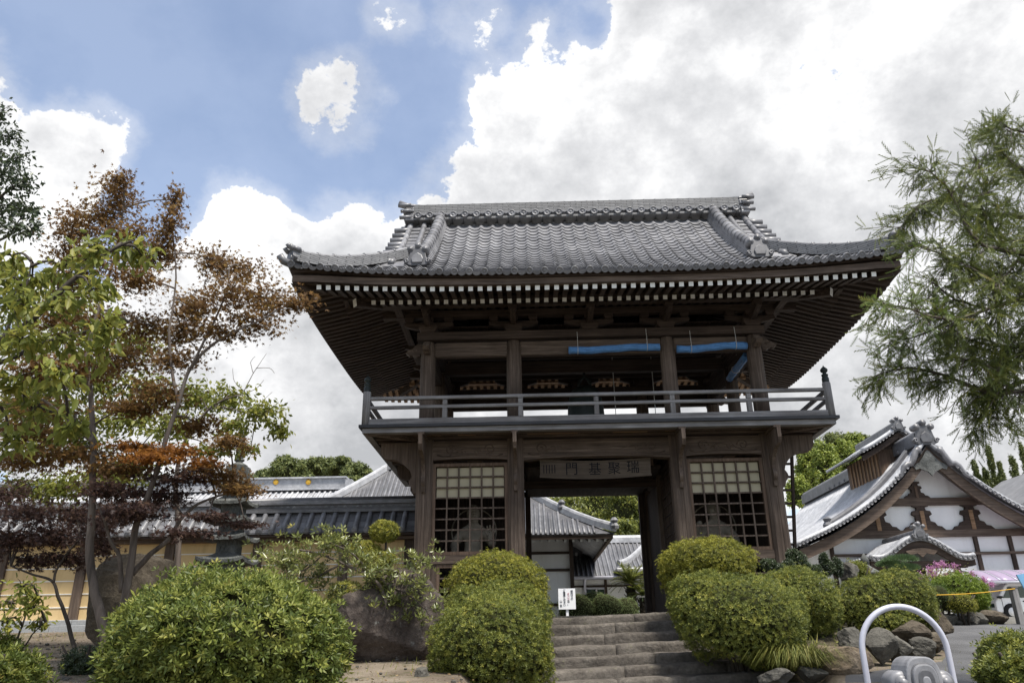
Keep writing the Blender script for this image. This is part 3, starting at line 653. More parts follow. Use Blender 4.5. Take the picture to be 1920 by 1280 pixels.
for x, sx in ((-A, -1), (A, 1)):
    for y in (1.2, 2.4):
        m = MB(); masu(m, x, y, 5.073, .30, .14); br = m.build('bracket_set', MT['dkx'], gate)
        m = MB(); m.prism(arm(.9, .13), ((x, y, 5.19), (0, 1, 0), (0, 0, 1)), .10); m.build('bracket_arm', MT['dky'], br)
        m = MB(); m.prism(arm(1.1, .13), ((x+sx*.1, y, 5.192), (1, 0, 0), (0, 0, 1)), .098); m.build('bracket_arm', MT['dkx'], br)
    m = MB(); m.lohi((x-.075, .08, 5.426), (x+.075, D-.08, 5.558)); m.build('eave_purlin', MT['dky'], gate)
    m = MB(); m.lohi((x+sx*.55-.07, -.9, 5.428), (x+sx*.55+.07, D+.9, 5.53)); m.build('eave_purlin', MT['dky'], gate)
# frog-leg boards with shaped openings between the rear brackets
for x0, x1 in ((-A+.02, -B-.02), (-B+.02, -.02), (.02, B-.02), (B+.02, A-.02)):
    c, w = (x0+x1)/2, x1-x0; z0, z1 = 5.077, 5.424
    half = [(.34, 0), (.33, .40), (.30, .52), (.24, .56), (.20, .64), (.17, .80), (.08, .84), (.07, .92), (0, .92)]
    hole = [(a*w, b*(z1-z0)) for a, b in half]
    for sg in (1, -1):
        o = [(sg*a, b) for a, b in hole]+[(0, z1-z0), (sg*w/2, z1-z0), (sg*w/2, 0)]
        if sg < 0: o = o[::-1]
        m = MB(); m.prism(o, ((c, D+.01, z0), (1, 0, 0), (0, 0, 1)), .05); m.build('shaped_transom', MT['dkx'], gate)
# ceiling over the bell
for i in range(12):
    a = -A+.2+(2*A-.4)*i/12
    m = MB(); m.lohi((a+.005, .2, 5.31), (a+(2*A-.4)/12-.005, D-.2, 5.33)); m.build('ceiling_board', MT['dky'], gate)
for y in (.45, .9, 1.35, 1.8, 2.25, 2.7, 3.15):
    m = MB(); m.lohi((-A+.16, y-.05, 5.20), (A-.16, y+.05, 5.308)); m.build('ceiling_joist', MT['dkx'], gate)
m = MB(); m.lohi((-A+.1, 1.72, 4.86), (A-.1, 1.88, 5.12)); m.build('bell_beam', MT['dkx'], gate)

# --- roof frame
HX, HY = 5.4, 3.52                     # half plan of the eaves, about (0, 1.8)
def prof(s): return 3.52*(.5*s+.36*s*s)
def lift(x): return .25*(min(abs(x), HX)/HX)**3.2
def liftY(y): return .25*(min(abs(y-1.8), HY)/HY)**3.2
ZE = 5.54
def front(x, s, back=False):
    y = 1.8-HY+HY*s
    return Vector((x, 3.6-y if back else y, ZE+prof(s)+lift(x)*(1-s)**2))
def side(sx, y, q):
    return Vector((sx*(HX-HY*q), y, ZE+prof(q)+liftY(y)*(1-q)**2))
def er(t, H): return .12*(min(abs(t), H)/H)**3
# rafters: lower tier and flying tier, painted ends
def rafter_mesh(L, w, name):
    m = MB(); m.bar((0, L, 0), (0, 0, 0), w, w, (0, 0, 1), 0, 1); return m.mesh(name, [MT['dky'], MT['white_paint']])
R1T = None
R1 = rafter_mesh(1.95, .078, 'rafter'); R2 = rafter_mesh(1.0, .082, 'flying_rafter')
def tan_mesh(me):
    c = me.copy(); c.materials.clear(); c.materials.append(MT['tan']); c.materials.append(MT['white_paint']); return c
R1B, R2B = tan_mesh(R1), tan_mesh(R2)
def put_rafter(name, me, end, inw):
    y = Vector(inw).normalized(); x = y.cross(Vector((0, 0, 1))).normalized(); z = x.cross(y)
    inst(name, me, frame_m(end, x, y, z), gate)
SP = .1672
for back in (False, True):
    sy = 1 if not back else -1
    for i in range(-29, 30):
        x = i*SP
        if abs(x) > 4.9: continue
        y = -1.60 if not back else D+1.60
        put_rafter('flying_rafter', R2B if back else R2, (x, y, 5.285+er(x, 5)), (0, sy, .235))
    for i in range(-24, 25):
        x = i*SP; y = -.92 if not back else D+.92
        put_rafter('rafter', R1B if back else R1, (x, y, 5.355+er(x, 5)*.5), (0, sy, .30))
for sx in (-1, 1):
    for i in range(-18, 19):
        y = 1.8+i*SP; put_rafter('flying_rafter', R2, (sx*5.28, y, 5.285+er(i*SP, 3.2)), (-sx, 0, .235))
    for i in range(-14, 15):
        y = 1.8+i*SP; put_rafter('rafter', R1, (sx*4.60, y, 5.355+er(i*SP, 3.2)*.5), (-sx, 0, .30))
# hip rafters
for sx in (-1, 1):
    for sy in (-1, 1):
        cx, cy = sx*5.22, 1.8+sy*3.34
        m = MB(); m.bar((sx*3.1, 1.8+sy*1.6, 5.83), (cx, cy, 5.47), .14, .16, (0, 0, 1), 0, 0); m.build('hip_rafter', MT['dky'], gate)
        m = MB(); m.bar((sx*3.1, 1.8+sy*1.6, 5.70), (sx*4.36, 1.8+sy*2.72, 5.385), .12, .15, (0, 0, 1), 0, 1); m.build('hip_rafter', [MT['dky'], MT['white_paint']], gate)
# eave boards (kioi and kayaoi) that the rafters carry, and the soffit boards
def eave_strip(name, mat, off_out, z0, z1, thick, k):
    for sgn, axis in ((-1, 'f'), (1, 'f'), (-1, 's'), (1, 's')):
        n = 24; rows_i, rows_o = [], []
        m = MB()
        L = (HX-off_out) if axis == 'f' else (HY-off_out)
        pts = []
        for i in range(n+1):
            t = -L+2*L*i/n; lf = er(t, 5.0 if axis == 'f' else 3.2)*k
            if axis == 'f':
                yo = 1.8+sgn*(HY-off_out); yi = yo-sgn*thick
                pts.append([(t, yo, z0+lf), (t, yi, z0+lf+.0), (t, yi, z1+lf), (t, yo, z1+lf)])
            else:
                xo = sgn*(HX-off_out); xi = xo-sgn*thick
                pts.append([(xo, 1.8+t, z0+lf), (xi, 1.8+t, z0+lf), (xi, 1.8+t, z1+lf), (xo, 1.8+t, z1+lf)])
        for a, b in zip(pts, pts[1:]):
            for j in range(4):
                m.add([a[j], b[j], b[(j+1) % 4], a[(j+1) % 4]], [(0, 1, 2, 3)])
        m.build(name, mat, gate)
eave_strip('eave_board', MT['wtx'], .075, 5.328, 5.455, .10, 1.35)
eave_strip('drip_board', MT['dkx'], .04, 5.458, 5.525, .14, 1.75)
eave_strip('inner_eave_board', MT['dkx'], .815, 5.398, 5.475, .08, .7)
def soffit(o0, o1, z0, z1, k, back=False):
    m = MB(); n = 20
    if back:
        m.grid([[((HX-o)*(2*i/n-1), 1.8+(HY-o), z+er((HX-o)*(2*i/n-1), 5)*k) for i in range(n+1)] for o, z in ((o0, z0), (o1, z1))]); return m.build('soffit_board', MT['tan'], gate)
    for sgn in (-1, 1):
        if sgn < 0: m.grid([[((HX-o)*(2*i/n-1), 1.8+sgn*(HY-o), z+er((HX-o)*(2*i/n-1), 5)*k) for i in range(n+1)] for o, z in ((o0, z0), (o1, z1))])
        m.grid([[(sgn*(HX-o), 1.8+(HY-o)*(2*i/n-1), z+er((HY-o)*(2*i/n-1), 3.2)*k) for i in range(n+1)] for o, z in ((o0, z0), (o1, z1))])
    return m.build('soffit_board', MT['dky'], gate)
soffit(.06, .95, 5.335, 5.548, 1.0); soffit(.80, 2.9, 5.402, 6.02, .6); soffit(.06, .95, 5.335, 5.548, 1.0, True); soffit(.80, 2.9, 5.402, 6.02, .6, True)

# --- roof sheet under the tiles
m = MB()
XS = [-HX+2*HX*i/60 for i in range(61)]
roof = None
SS = [i/14 for i in range(15)]
for back in (False, True):
    rows = []
    for s in SS:
        xm = HX-HY*s if s < .38 else 4.05
        xm = max(xm, 4.05) if s >= .38 else xm
        rows.append([front(-xm+2*xm*i/40, s, back)-Vector((0, 0, .03)) for i in range(41)])
    m.grid(rows, flip=back)
for sx in (-1, 1):
    rows = []
    for q in [i/8*.56 for i in range(9)]:
        yl = HY*(1-q); rows.append([side(sx, 1.8-yl+2*yl*i/24, q)-Vector((0, 0, .03)) for i in range(25)])
    m.grid(rows)
roof = m.build('roof', MT['tile_dk'], gate)
# gables
for sx in (-1, 1):
    m = MB(); m.add([(sx*3.5, 1.8-1.75, 6.9), (sx*3.5, 1.8+1.75, 6.9), (sx*3.5, 1.8, 8.5)], [(0, 1, 2)]); m.build('gable_wall', MT['dkz'], roof)
    for sy in (-1, 1):
        m = MB(); pts = [(front(4.0, s).y, front(4.0, s).z) for s in [.36+.64*i/10 for i in range(11)]]
        for (y0, z0), (y1, z1) in zip(pts, pts[1:]):
            if sy > 0: y0, y1 = 3.6-y0, 3.6-y1
            m.add([(sx*4.0, y0, z0-.06), (sx*4.0, y1, z1-.06), (sx*4.0, y1, z1-.3), (sx*4.0, y0, z0-.3), (sx*3.94, y0, z0-.06), (sx*3.94, y1, z1-.06), (sx*3.94, y1, z1-.3), (sx*3.94, y0, z0-.3)],
                  [(0, 1, 2, 3), (4, 7, 6, 5), (3, 2, 6, 7), (0, 4, 5, 1)])
        m.build('bargeboard', MT['dky'], roof)
# --- pantiles
TW, CL_ = .262, .205
def tile_profile(u):                       # u 0..1 across: roll at the left, pan to the right
    return .036*math.exp(-((u-.16)/.13)**2)-.016*math.sin(math.pi*max(0, (u-.30)/.70)) + .030*math.exp(-((u-1.16)/.13)**2)
def tile_geo(L=.25, n=9, eave=False):
    m = MB(); f, bk, lo = [], [], []
    for i in range(n):
        u = i/(n-1); x = (u-.5)*TW*1.02; z = tile_profile(u)
        f.append((x, 0, z+.026)); bk.append((x, L, z+.0)); lo.append((x, .006, z-.002))
    m.grid([f, bk]); m.grid([lo, f])
    if eave:
        R = Matrix.Rotation(math.pi/2, 3, 'X')
        cx = (.16-.5)*TW
        m.lathe([(.066, -.02), (.066, .012), (.060, .020), (.050, .020), (.046, .010), (.020, .010), (.017, .018), (.004, .02)], (cx, .0, .018), 14, R)
        ns = 8; up = []; dn = []
        for i in range(ns+1):
            u = .34+.62*i/ns; x = (u-.5)*TW; z = tile_profile(u)+.024; h = .034+.030*math.sin(math.pi*i/ns)
            up.append((x, -.008, z)); dn.append((x, -.004, z-h))
        m.grid([dn, up]); m.grid([[(a, b+.016, c) for a, b, c in dn], dn])
    return m
tile_me = tile_geo().mesh('roof_tile', MT['tile'], True); eave_me = tile_geo(eave=True).mesh('eave_tile', MT['tile'], True)
for me in (tile_me, eave_me):
    for p in me.polygons: p.use_smooth = abs(p.normal.y) < .6
# arc length table
tab = [0.0]; NT = 400
for i in range(NT):
    a, b = front(0, i/NT), front(0, (i+1)/NT); tab.append(tab[-1]+(b-a).length)
def s_at(L): return float(np.interp(L, tab, [i/NT for i in range(NT+1)]))
NC = int((tab[-1]-.10)/CL_)
stuff_v, stuff_f = [], []
tv = np.array([v.co[:] for v in tile_me.vertices]); tf = [tuple(p.vertices) for p in tile_me.polygons]
cnt = 0
def tile_frame(x, L):
    s = s_at(L); p = front(x, s); q = front(x, min(1, s+.01)); y = (q-p).normalized()
    xr_ = (front(x+.02, s)-front(x-.02, s)).normalized(); z = xr_.cross(y).normalized(); xr_ = y.cross(z)
    return frame_m(p, xr_, y, z)
slots = []
for j in range(-20, 21):
    x = j*TW
    for i in range(NC):
        L = i*CL_-.05; s = s_at(max(L, 0)); yv = 1.8-HY+HY*s
        if abs(x) > 3.22:
            if HX-abs(x) < HY*s+.10: continue
            if abs(x) < 4.15 and s > .30: continue
        slots.append((i, abs(j), j, x, L))
slots.sort()
for i, _, j, x, L in slots:
    mt_ = tile_frame(x, max(L, 0)); 
    if i == 0: 
        mt_ = mt_ @ Matrix.Translation((0, -.05, 0)); inst('eave_tile', eave_me, mt_, roof); continue
    mt_ = mt_ @ Matrix.Rotation(random.uniform(-.012, .012), 4, 'Z') @ Matrix.Translation((0, 0, random.uniform(-.002, .003)))
    if cnt < 298: inst('roof_tile', tile_me, mt_, roof); cnt += 1
    else:
        b = len(stuff_v); M3 = np.array(mt_.to_3x3()); T3 = np.array(mt_.translation)
        stuff_v += [tuple(p) for p in tv @ M3.T+T3]; stuff_f += [tuple(k+b for k in f) for f in tf]
me = bpy.data.meshes.new('upper_roof_tiles'); me.from_pydata(stuff_v, [], stuff_f); me.materials.append(MT['tile'])
me.polygons.foreach_set('use_smooth', [len(f) == 4 and (k % len(tf)) < 8 for k, f in enumerate(stuff_f)]); me.update()
o = bpy.data.objects.new('upper_roof_tiles', me); link(o, roof); o['kind'] = 'stuff'
# back and side slopes: rows of rolls
m = MB()
for j in range(-20, 21):
    x = j*TW; smax = 1 if abs(x) < 4.05 else max(.02, (HX-abs(x))/HY)
    m.tube([front(x, smax*k/10, True) for k in range(11)], .05, 6)
for sx in (-1, 1):
    for j in range(-13, 14):
        y = 1.8+j*TW; qm = min(.55, (HY-abs(j*TW))/HY)
        if qm < .03: continue
        m.tube([side(sx, y, qm*k/6) for k in range(7)], .055, 6)
m.build('tile_rolls', MT['tile'], roof, True, kind='stuff')
dmesh = MB(); dmesh.lathe([(.064, -.03), (.064, .01), (.057, .018), (.048, .018), (.044, .008), (.018, .008), (.014, .016), (.003, .018)], (0, 0, 0), 14)
disc_me = dmesh.mesh('disc_tile', MT['tile'], True)
# verge of the gable: roll tiles down the edge and end tiles seen in profile
for sx in (-1, 1):
    for xv in (3.50, 3.82):
        m = MB(); m.tube([front(sx*xv, .36+.64*k/12)+Vector((0, 0, .05)) for k in range(13)], .065, 10); m.build('verge_roll', MT['tile'], roof, True)
    for k in range(9):
        p = front(sx*3.98, .40+.058*k*1.1)+Vector((0, 0, .035))
        m = MB(); m.tube([p-Vector((sx*.22, 0, -.015)), p+Vector((sx*.16, 0, 0))], .075, 10); m.build('verge_end_tile', MT['tile'], roof, True)
    m = MB()
    for k in range(14):
        s = .36+.045*k; p, q = front(sx*3.28, s)+Vector((0, 0, .012)), front(sx*4.0, s)+Vector((0, 0, .012))
        m.bar(p, q, .20, .03, (0, -.7, .7))
    m.build('verge_tiles', MT['tile'], roof, kind='stuff')
# main ridge
ZB = front(0, 1).z
ridge = MB(); hw = .17
zz = ZB+.02
lay = [(.21, .06), (.15, .10), (.19, .03)]+[(.17-.006*k, .042) for k in range(6)]
for k, (hy, h) in enumerate(lay):
    ridge.lohi((-3.78+.0, 1.8-hy, zz), (3.78, 1.8+hy, zz+h-(.006 if k > 2 else .002)))
    if k == 1: zdisc = zz+h/2
    zz += h
ro = ridge.build('main_ridge', MT['noshi'], roof)
m = MB(); m.tube([(x, 1.8, zz+.0) for x in np.linspace(-3.85, 3.85, 30)], .062, 10); m.build('ridge_cap', MT['tile'], ro, True)
for k in range(29):
    x = -3.72+7.44*k/28
    m = MB(); m.tube([(x-.022, 1.8, zz+.006), (x+.022, 1.8, zz+.006)], .072, 10); m.build('cap_collar', MT['tile'], ro, True)
RX = Matrix.Rotation(math.pi/2, 4, 'X')
for k in range(28):
    x = -3.64+7.28*k/27
    inst('disc_tile', disc_me, Matrix.Translation((x, 1.8-.225, zdisc)) @ RX @ Matrix.Scale(1.32, 4), ro)
    if k < 27:
        m = MB(); o_ = [(math.cos(a)*.055, math.sin(a)*.035) for a in np.linspace(math.pi, 2*math.pi, 8)]
        m.prism(o_, ((x+.135, 1.8-.215, zdisc+.035), (1, 0, 0), (0, 0, 1)), .02); m.build('crest_tile', MT['tile'], ro)
# ridge ends: stacked ogre-tile with jutting finial
for sx in (-1, 1):
    m = MB()
    for k, (w, h, ex) in enumerate([(.26, .10, .06), (.24, .10, .10), (.20, .09, .05), (.22, .09, .12), (.18, .08, .06), (.17, .07, .10)]):
        m.lohi((min(sx*3.74, sx*(3.88+ex)), 1.8-w, ZB-.02+.085*k), (max(sx*3.74, sx*(3.88+ex)), 1.8+w, ZB-.02+.085*k+h*.8))
    oo = m.build('ridge_end_tile', MT['tile'], ro); bevel(oo, .018)
    m = MB(); m.tube([(sx*3.6, 1.8, zz-.0), (sx*3.9, 1.8, zz+.035), (sx*4.12, 1.8, zz+.12)], [.07, .075, .085], 12); m.build('jutting_finial', MT['tile'], oo, True)
    for k, (ex, zc) in enumerate(((.16, .08), (.14, .25), (.17, .40))):
        m = MB(); m.tube([(sx*3.8, 1.8-.24, ZB+zc), (sx*(3.9+ex), 1.8-.24, ZB+zc-.01)], .045, 10); m.build('scroll_roll', MT['tile'], oo, True)
# crest shield used at the ends of the descending and corner ridges
def crest(o, nrm, sc, parent, name='ogre_tile'):
    nrm = Vector(nrm).normalized(); ax = Vector((0, 0, 1)).cross(nrm).normalized(); up = nrm.cross(ax)
    out_ = [(-.16, 0), (-.22, .03), (-.28, .06), (-.31, .12), (-.28, .18), (-.22, .17), (-.20, .22), (-.17, .36), (-.20, .42), (-.10, .46), (0, .52), (.10, .46), (.20, .42), (.17, .36), (.20, .22), (.22, .17), (.28, .18), (.31, .12), (.28, .06), (.22, .03), (.16, 0)]
    m = MB(); m.prism([(a*sc, b*sc) for a, b in out_], (o, ax, up), .10*sc); c = m.build(name, MT['tile_dk'], parent); bevel(c, .012*sc)
    inn = [(-.11, .05), (-.14, .16), (-.10, .26), (0, .33), (.10, .26), (.14, .16), (.11, .05)]
    m = MB(); m.prism([(a*sc, b*sc) for a, b in inn], (Vector(o)+nrm*.06*sc, ax, up), .05*sc); bevel(m.build('crest_relief', MT['tile_dk'], c), .02*sc)
    m = MB()
    for sg in (-1, 1):
        pts = [Vector(o)+ax*sg*sc*(.245+.06*(1-.8*i/14)*math.cos(5*i/14*1.6))+up*sc*(.11+.06*(1-.8*i/14)*math.sin(5*i/14*1.6))+nrm*.06*sc for i in range(15)]
        m.tube(pts, .016*sc, 5)
    m.build('scroll_relief', MT['tile'], c, True)
    for a, b in ((-.17, .44), (0, .54), (.17, .44)):
        p = Vector(o)+ax*a*sc+up*b*sc
        m = MB(); m.tube([p-nrm*.16*sc, p+nrm*.07*sc], [.075*sc, .075*sc], 12); m.tube([p+nrm*.07*sc, p+nrm*.085*sc], [.05*sc, .045*sc], 12); m.build('roll_end', MT['tile'], c, True)
    return c
# descending ridges
for sx in (-1, 1):
    m = MB(); cap = []; n = 16
    path = [front(sx*(3.12+.16*(1-s)), s) for s in [.36+.60*k/n for k in range(n+1)]]
    for k, (w, z0, z1) in enumerate(((.15, .02, .07), (.14, .072, .11), (.13, .112, .15), (.12, .152, .19), (.115, .192, .225))):
        L_, R_, L2, R2_ = [], [], [], []
        for p in path:
            L_.append(p+Vector((-w, 0, z0*1.3))); R_.append(p+Vector((w, 0, z0*1.3))); L2.append(p+Vector((-w, 0, z1*1.3))); R2_.append(p+Vector((w, 0, z1*1.3)))
        m.grid([L_, L2]); m.grid([L2, R2_]); m.grid([R2_, R_]); m.add([L_[0], R_[0], R2_[0], L2[0]], [(0, 1, 2, 3)])
    dr = m.build('descending_ridge', MT['tile'], roof)
    ncap = 13
    for k in range(ncap):
        s0, s1 = .36+.61*k/ncap, .36+.61*(k+1.12)/ncap
        p, q = [front(sx*(3.12+.16*(1-s)), min(s, 1))+Vector((0, 0, .30)) for s in (s0, s1)]
        m = MB(); m.tube([p, p.lerp(q, .12), q], [.125, .118, .108], 14); m.build('ridge_cap_tile', MT['tile'], dr, True)
    p = front(sx*3.28, .335)
    crest(p+Vector((0, -.06, -.02)), (0, -1, .12), .85, dr)
# corner ridges
for sx in (-1, 1):
    for sy in (-1, 1):
        pts = []
        for k in range(17):
            s = .015+.53*k/16; p = front(sx*(HX-HY*s), s, sy > 0); pts.append(p+Vector((0, 0, .05*(1-k/16)**4)))
        nx = Vector((sx, -sy, 0)).normalized()      # across
        m = MB()
        for k, (w, z0, z1) in enumerate(((.13, .0, .06), (.12, .062, .10), (.112, .102, .14), (.105, .142, .178), (.10, .18, .214))):
            Lo, Ro, L2, R2_ = ([p+nx*sg*w+Vector((0, 0, z)) for p in pts] for sg, z in ((-1, z0), (1, z0), (-1, z1), (1, z1)))
            m.grid([Lo, L2]); m.grid([L2, R2_]); m.grid([R2_, Ro]); m.add([Lo[0], Ro[0], R2_[0], L2[0]], [(0, 1, 2, 3)])
        cr = m.build('corner_ridge', MT['noshi'], roof)
        m = MB(); m.tube([p+Vector((0, 0, .225)) for p in pts], .055, 8); m.build('ridge_cap', MT['tile'], cr, True)
        for k in range(1, 16, 2):
            p = pts[k]; d = (pts[k+1]-pts[k]).normalized()
            m = MB(); m.tube([p+Vector((0, 0, .232))-d*.02, p+Vector((0, 0, .232))+d*.02], .067, 8); m.build('cap_collar', MT['tile'], cr, True)
        out_d = Vector((sx, sy, 0)).normalized(); p = pts[0]
        c = crest(p+Vector((0, 0, -.03))+out_d*.02, out_d, .62, cr)
        for a in (-.09, 0, .09):
            q = p+nx*a+Vector((0, 0, .24+(.05 if a == 0 else 0))); m = MB(); m.tube([q-out_d*.10, q+out_d*.08, q+out_d*.12+Vector((0, 0, .05))], [.04, .042, .046], 10); m.build('horn_roll', MT['tile'], c, True)
        q = p+out_d*.05+Vector((0, 0, -.05)); m = MB(); m.tube([q-out_d*.2, q+out_d*.12+Vector((0, 0, .03)), q+out_d*.20+Vector((0, 0, .12))], [.07, .07, .062], 12); m.build('corner_tile', MT['tile'], cr, True)
# ------------------------------------------------------------------ things on and in the gate
# guardian figures: one skinned body each
def skin_figure(name, pts, edges, rad, mat, loc, label, cat, sub=2):
    me = bpy.data.meshes.new(name); me.from_pydata([tuple(p) for p in pts], edges, [])
    o = bpy.data.objects.new(name, me); COL.objects.link(o)
    sk = o.modifiers.new('skin', 'SKIN'); sk.use_smooth_shade = True
    if not me.skin_vertices: me.skin_vertices.new()
    for i, r in enumerate(rad):
        d = me.skin_vertices[0].data[i]; d.radius = (r, r) if isinstance(r, (int, float)) else r; d.use_root = (i == 0)
    ss = o.modifiers.new('sub', 'SUBSURF'); ss.levels = ss.render_levels = sub
    dg = bpy.context.evaluated_depsgraph_get(); m2 = bpy.data.meshes.new_from_object(o.evaluated_get(dg)); bpy.data.objects.remove(o)
    m2.materials.clear(); m2.materials.append(mat)
    ob = inst(name, m2, Matrix.Translation(loc)); return setp(ob, label, cat)
def guardian(cx, mir, label, fist):
    s = -1 if mir else 1
    P = [(0, 0, .92), (0, 0, 1.12), (0, -.02, 1.34), (0, -.02, 1.50), (0, -.03, 1.60), (0, -.06, 1.72), (0, -.05, 1.83), (0, .01, 1.97),       # pelvis..topknot 0-7
         (-.20, 0, 1.44), (-.36, -.04, 1.24), (-.32, -.14, 1.02), (-.22, -.18, .97),        # arm on hip 8-11
         (.20, 0, 1.44), (.36, -.06, 1.24), (.34, -.26, 1.20) if not fist else (.38, -.20, 1.42), (.32, -.32, 1.32) if not fist else (.30, -.26, 1.55),    # raised arm 12-15
         (-.15, 0, .78), (-.17, -.03, .48), (-.18, .02, .22), (-.19, -.12, .20),            # legs
         (.15, 0, .78), (.20, -.05, .48), (.20, .02, .22), (.22, -.12, .20)]
    E_ = [(0, 1), (1, 2), (2, 3), (3, 4), (4, 5), (5, 6), (6, 7), (3, 8), (8, 9), (9, 10), (10, 11), (3, 12), (12, 13), (13, 14), (14, 15), (0, 16), (16, 17), (17, 18), (18, 19), (0, 20), (20, 21), (21, 22), (22, 23)]
    R = [(.20, .16), (.17, .14), (.22, .15), (.13, .10), .055, .145, .135, .06, .11, .085, .065, .05, .11, .085, .065, .05, .13, .10, .075, .055, .13, .10, .075, .055]
    base = Vector((cx, .85, .16))
    P = [Vector((s*a, b, c-.16)) for a, b, c in P]
    k = len(P)
    if not fist:                            # open palm with five fingers
        h = P[15]
        for dx, L in ((-.07, .10), (-.03, .15), (.005, .16), (.04, .145), (.08, .11)):
            P += [h+Vector((s*dx*.8, -.01, .05)), h+Vector((s*dx*1.3, -.02, .05+L*.6)), h+Vector((s*dx*1.5, -.05, .05+L))]; E_ += [(15, k), (k, k+1), (k+1, k+2)]; R += [.022, .018, .013]; k += 3
    o = skin_figure('guardian_statue', P, E_, R, MT['statue'], base, label, 'statue')
    m = MB()                                # skirt and sash belong to the carved figure
    prof = [(.36, .42), (.33, .55), (.29, .70), (.25, .84), (.235, .95), (.22, 1.0)]
    m.lathe([(r, z-.16) for r, z in prof], base, 18); sk_ = m.build('carved_skirt', MT['statue'], o, True)
    for i, v in enumerate(sk_.data.vertices):
        a = math.atan2(v.co.y-base.y, v.co.x-base.x); f_ = 1+.07*math.sin(a*9)
        v.co.x = base.x+(v.co.x-base.x)*f_; v.co.y = base.y+(v.co.y-base.y)*f_*.8
    m = MB(); pts = [base+Vector((s*(.42*math.cos(t)), .12, 1.48+.42*math.sin(t)-.16)) for t in np.linspace(-.5, math.pi+.5, 22)]
    m.tube(pts, .014, 6)
    m.tube([base+Vector((s*.40, -.02, 1.25-.16)), base+Vector((s*.30, -.10, .95-.16)), base+Vector((s*.42, -.12, .70-.16)), base+Vector((s*.55, -.1, .5-.16))], .022, 6)
    m.build('flying_scarf', MT['statue'], o, True, kind='stuff')
    m = MB(); fc = base+Vector((0, -.165, 1.60))
    m.tube([fc+Vector((-.06, 0, .04)), fc+Vector((-.03, -.012, .055)), fc+Vector((-.008, -.015, .04))], .012, 5); m.tube([fc+Vector((.06, 0, .04)), fc+Vector((.03, -.012, .055)), fc+Vector((.008, -.015, .04))], .012, 5)
    m.tube([fc+Vector((0, -.012, .04)), fc+Vector((0, -.035, -.005)), fc+Vector((0, -.012, -.012))], [.012, .022, .012], 6)
    m.tube([fc+Vector((-.045, 0, -.045)), fc+Vector((0, -.018, -.035)), fc+Vector((.045, 0, -.045))], .010, 5); m.build('carved_face', MT['statue'], o, True, kind='stuff')
guardian(-2.28, False, 'grey carved guardian statue with open raised palm behind a wooden lattice', False)
guardian(2.20, True, 'grey carved guardian statue with raised fist behind a wooden lattice', True)
# name board over the passage
nb_ = empty('name_board', (0, .12, 2.44), 'long pale wooden name board with black brushed characters over the passage', 'sign')
T = .10; xL, xR = -1.02, .98
def bowed(z0, z1, sag, ins=0):
    n = 14; lo = [(xL+ins+(xR-xL-2*ins)*i/n, z0-sag*math.sin(math.pi*i/n)) for i in range(n+1)]; hi = [(xL+ins+(xR-xL-2*ins)*i/n, z1-sag*math.sin(math.pi*i/n)) for i in range(n+1)]
    return lo+hi[::-1]
tilt = .16
fr_ = ((0, .10, 2.31), (1, 0, 0), Vector((0, -math.sin(tilt), math.cos(tilt))))
m = MB(); m.prism(bowed(0, .30, .045), fr_, .035); m.build('board', MT['board'], nb_)
m = MB(); m.prism(bowed(-.012, .022, .045, -.01), (Vector(fr_[0])+Vector((0, -.006, 0)), fr_[1], fr_[2]), .06); m.build('board_rim', MT['board'], nb_)
m = MB(); m.prism(bowed(.285, .312, .045, -.01), (Vector(fr_[0])+Vector((0, -.006, 0)), fr_[1], fr_[2]), .06); m.build('board_rim', MT['board'], nb_)
for ch, x in (('門', -.45), ('基', -.03), ('聚', .32), ('瑞', .66)):
    c = Vector(fr_[0])+Vector((x, 0, 0))+Vector(fr_[2])*(.15-.045*math.sin(math.pi*(x-xL)/(xR-xL)))+Vector((0, -.022, 0))
    text_obj('painted_character', ch, .24, frame_m(c, Vector((1, 0, 0)), Vector(fr_[2]), Vector((0, -math.cos(tilt), -math.sin(tilt)))), MT['ink'], nb_)
m = MB()
for k in range(5): m.prism([(-.96+.05*k, .07), (-.945+.05*k, .07), (-.945+.05*k, .22), (-.96+.05*k, .22)], (Vector(fr_[0])+Vector((0, -.019, -.012)), fr_[1], fr_[2]), .003)
m.build('small_seal_script', MT['ink'], nb_, kind='stuff')
# bell and its striker
bell = empty('temple_bell', (0, 1.8, 3.3), 'large dark bronze temple bell hanging in the upper storey', 'bell')
m = MB(); m.lathe([(.38, 3.30), (.42, 3.305), (.425, 3.40), (.40, 3.44), (.395, 3.75), (.375, 4.1), (.335, 4.35), (.27, 4.48), (.15, 4.55), (.02, 4.57)], (0, 1.8, 0), 28); m.build('bell_body', MT['bronze'], bell, True)
for z, r in ((3.46, .402), (3.78, .398), (4.16, .372)):
    m = MB(); m.lathe([(r, z), (r+.012, z+.012), (r, z+.025)], (0, 1.8, 0), 28); m.build('raised_band', MT['bronze'], bell, True)
m = MB(); m.tube([(math.cos(t)*.12, 1.8, 4.56+.20*math.sin(t)) for t in np.linspace(0, math.pi, 10)], .035, 8); m.build('hanging_loop', MT['bronze'], bell, True)
m = MB(); m.tube([(0, 1.8, 4.74), (0, 1.8, 4.87)], .03, 8); m.build('hook', MT['bronze'], bell, True)
st = empty('bell_striker', (1.0, 1.8, 3.55), 'pale weathered log striker hung on ropes beside the bell', 'striker')
m = MB(); m.tube([(.50, 1.8, 3.56), (1.0, 1.8, 3.57), (1.62, 1.8, 3.575)], .065, 12); m.build('log', MT['gyx'], st, True)
for x in (.62, 1.45):
    m = MB(); m.tube([(x, 1.8, 3.62), (x, 1.8, 5.2)], .008, 5); m.build('rope', MT['cord'], st)
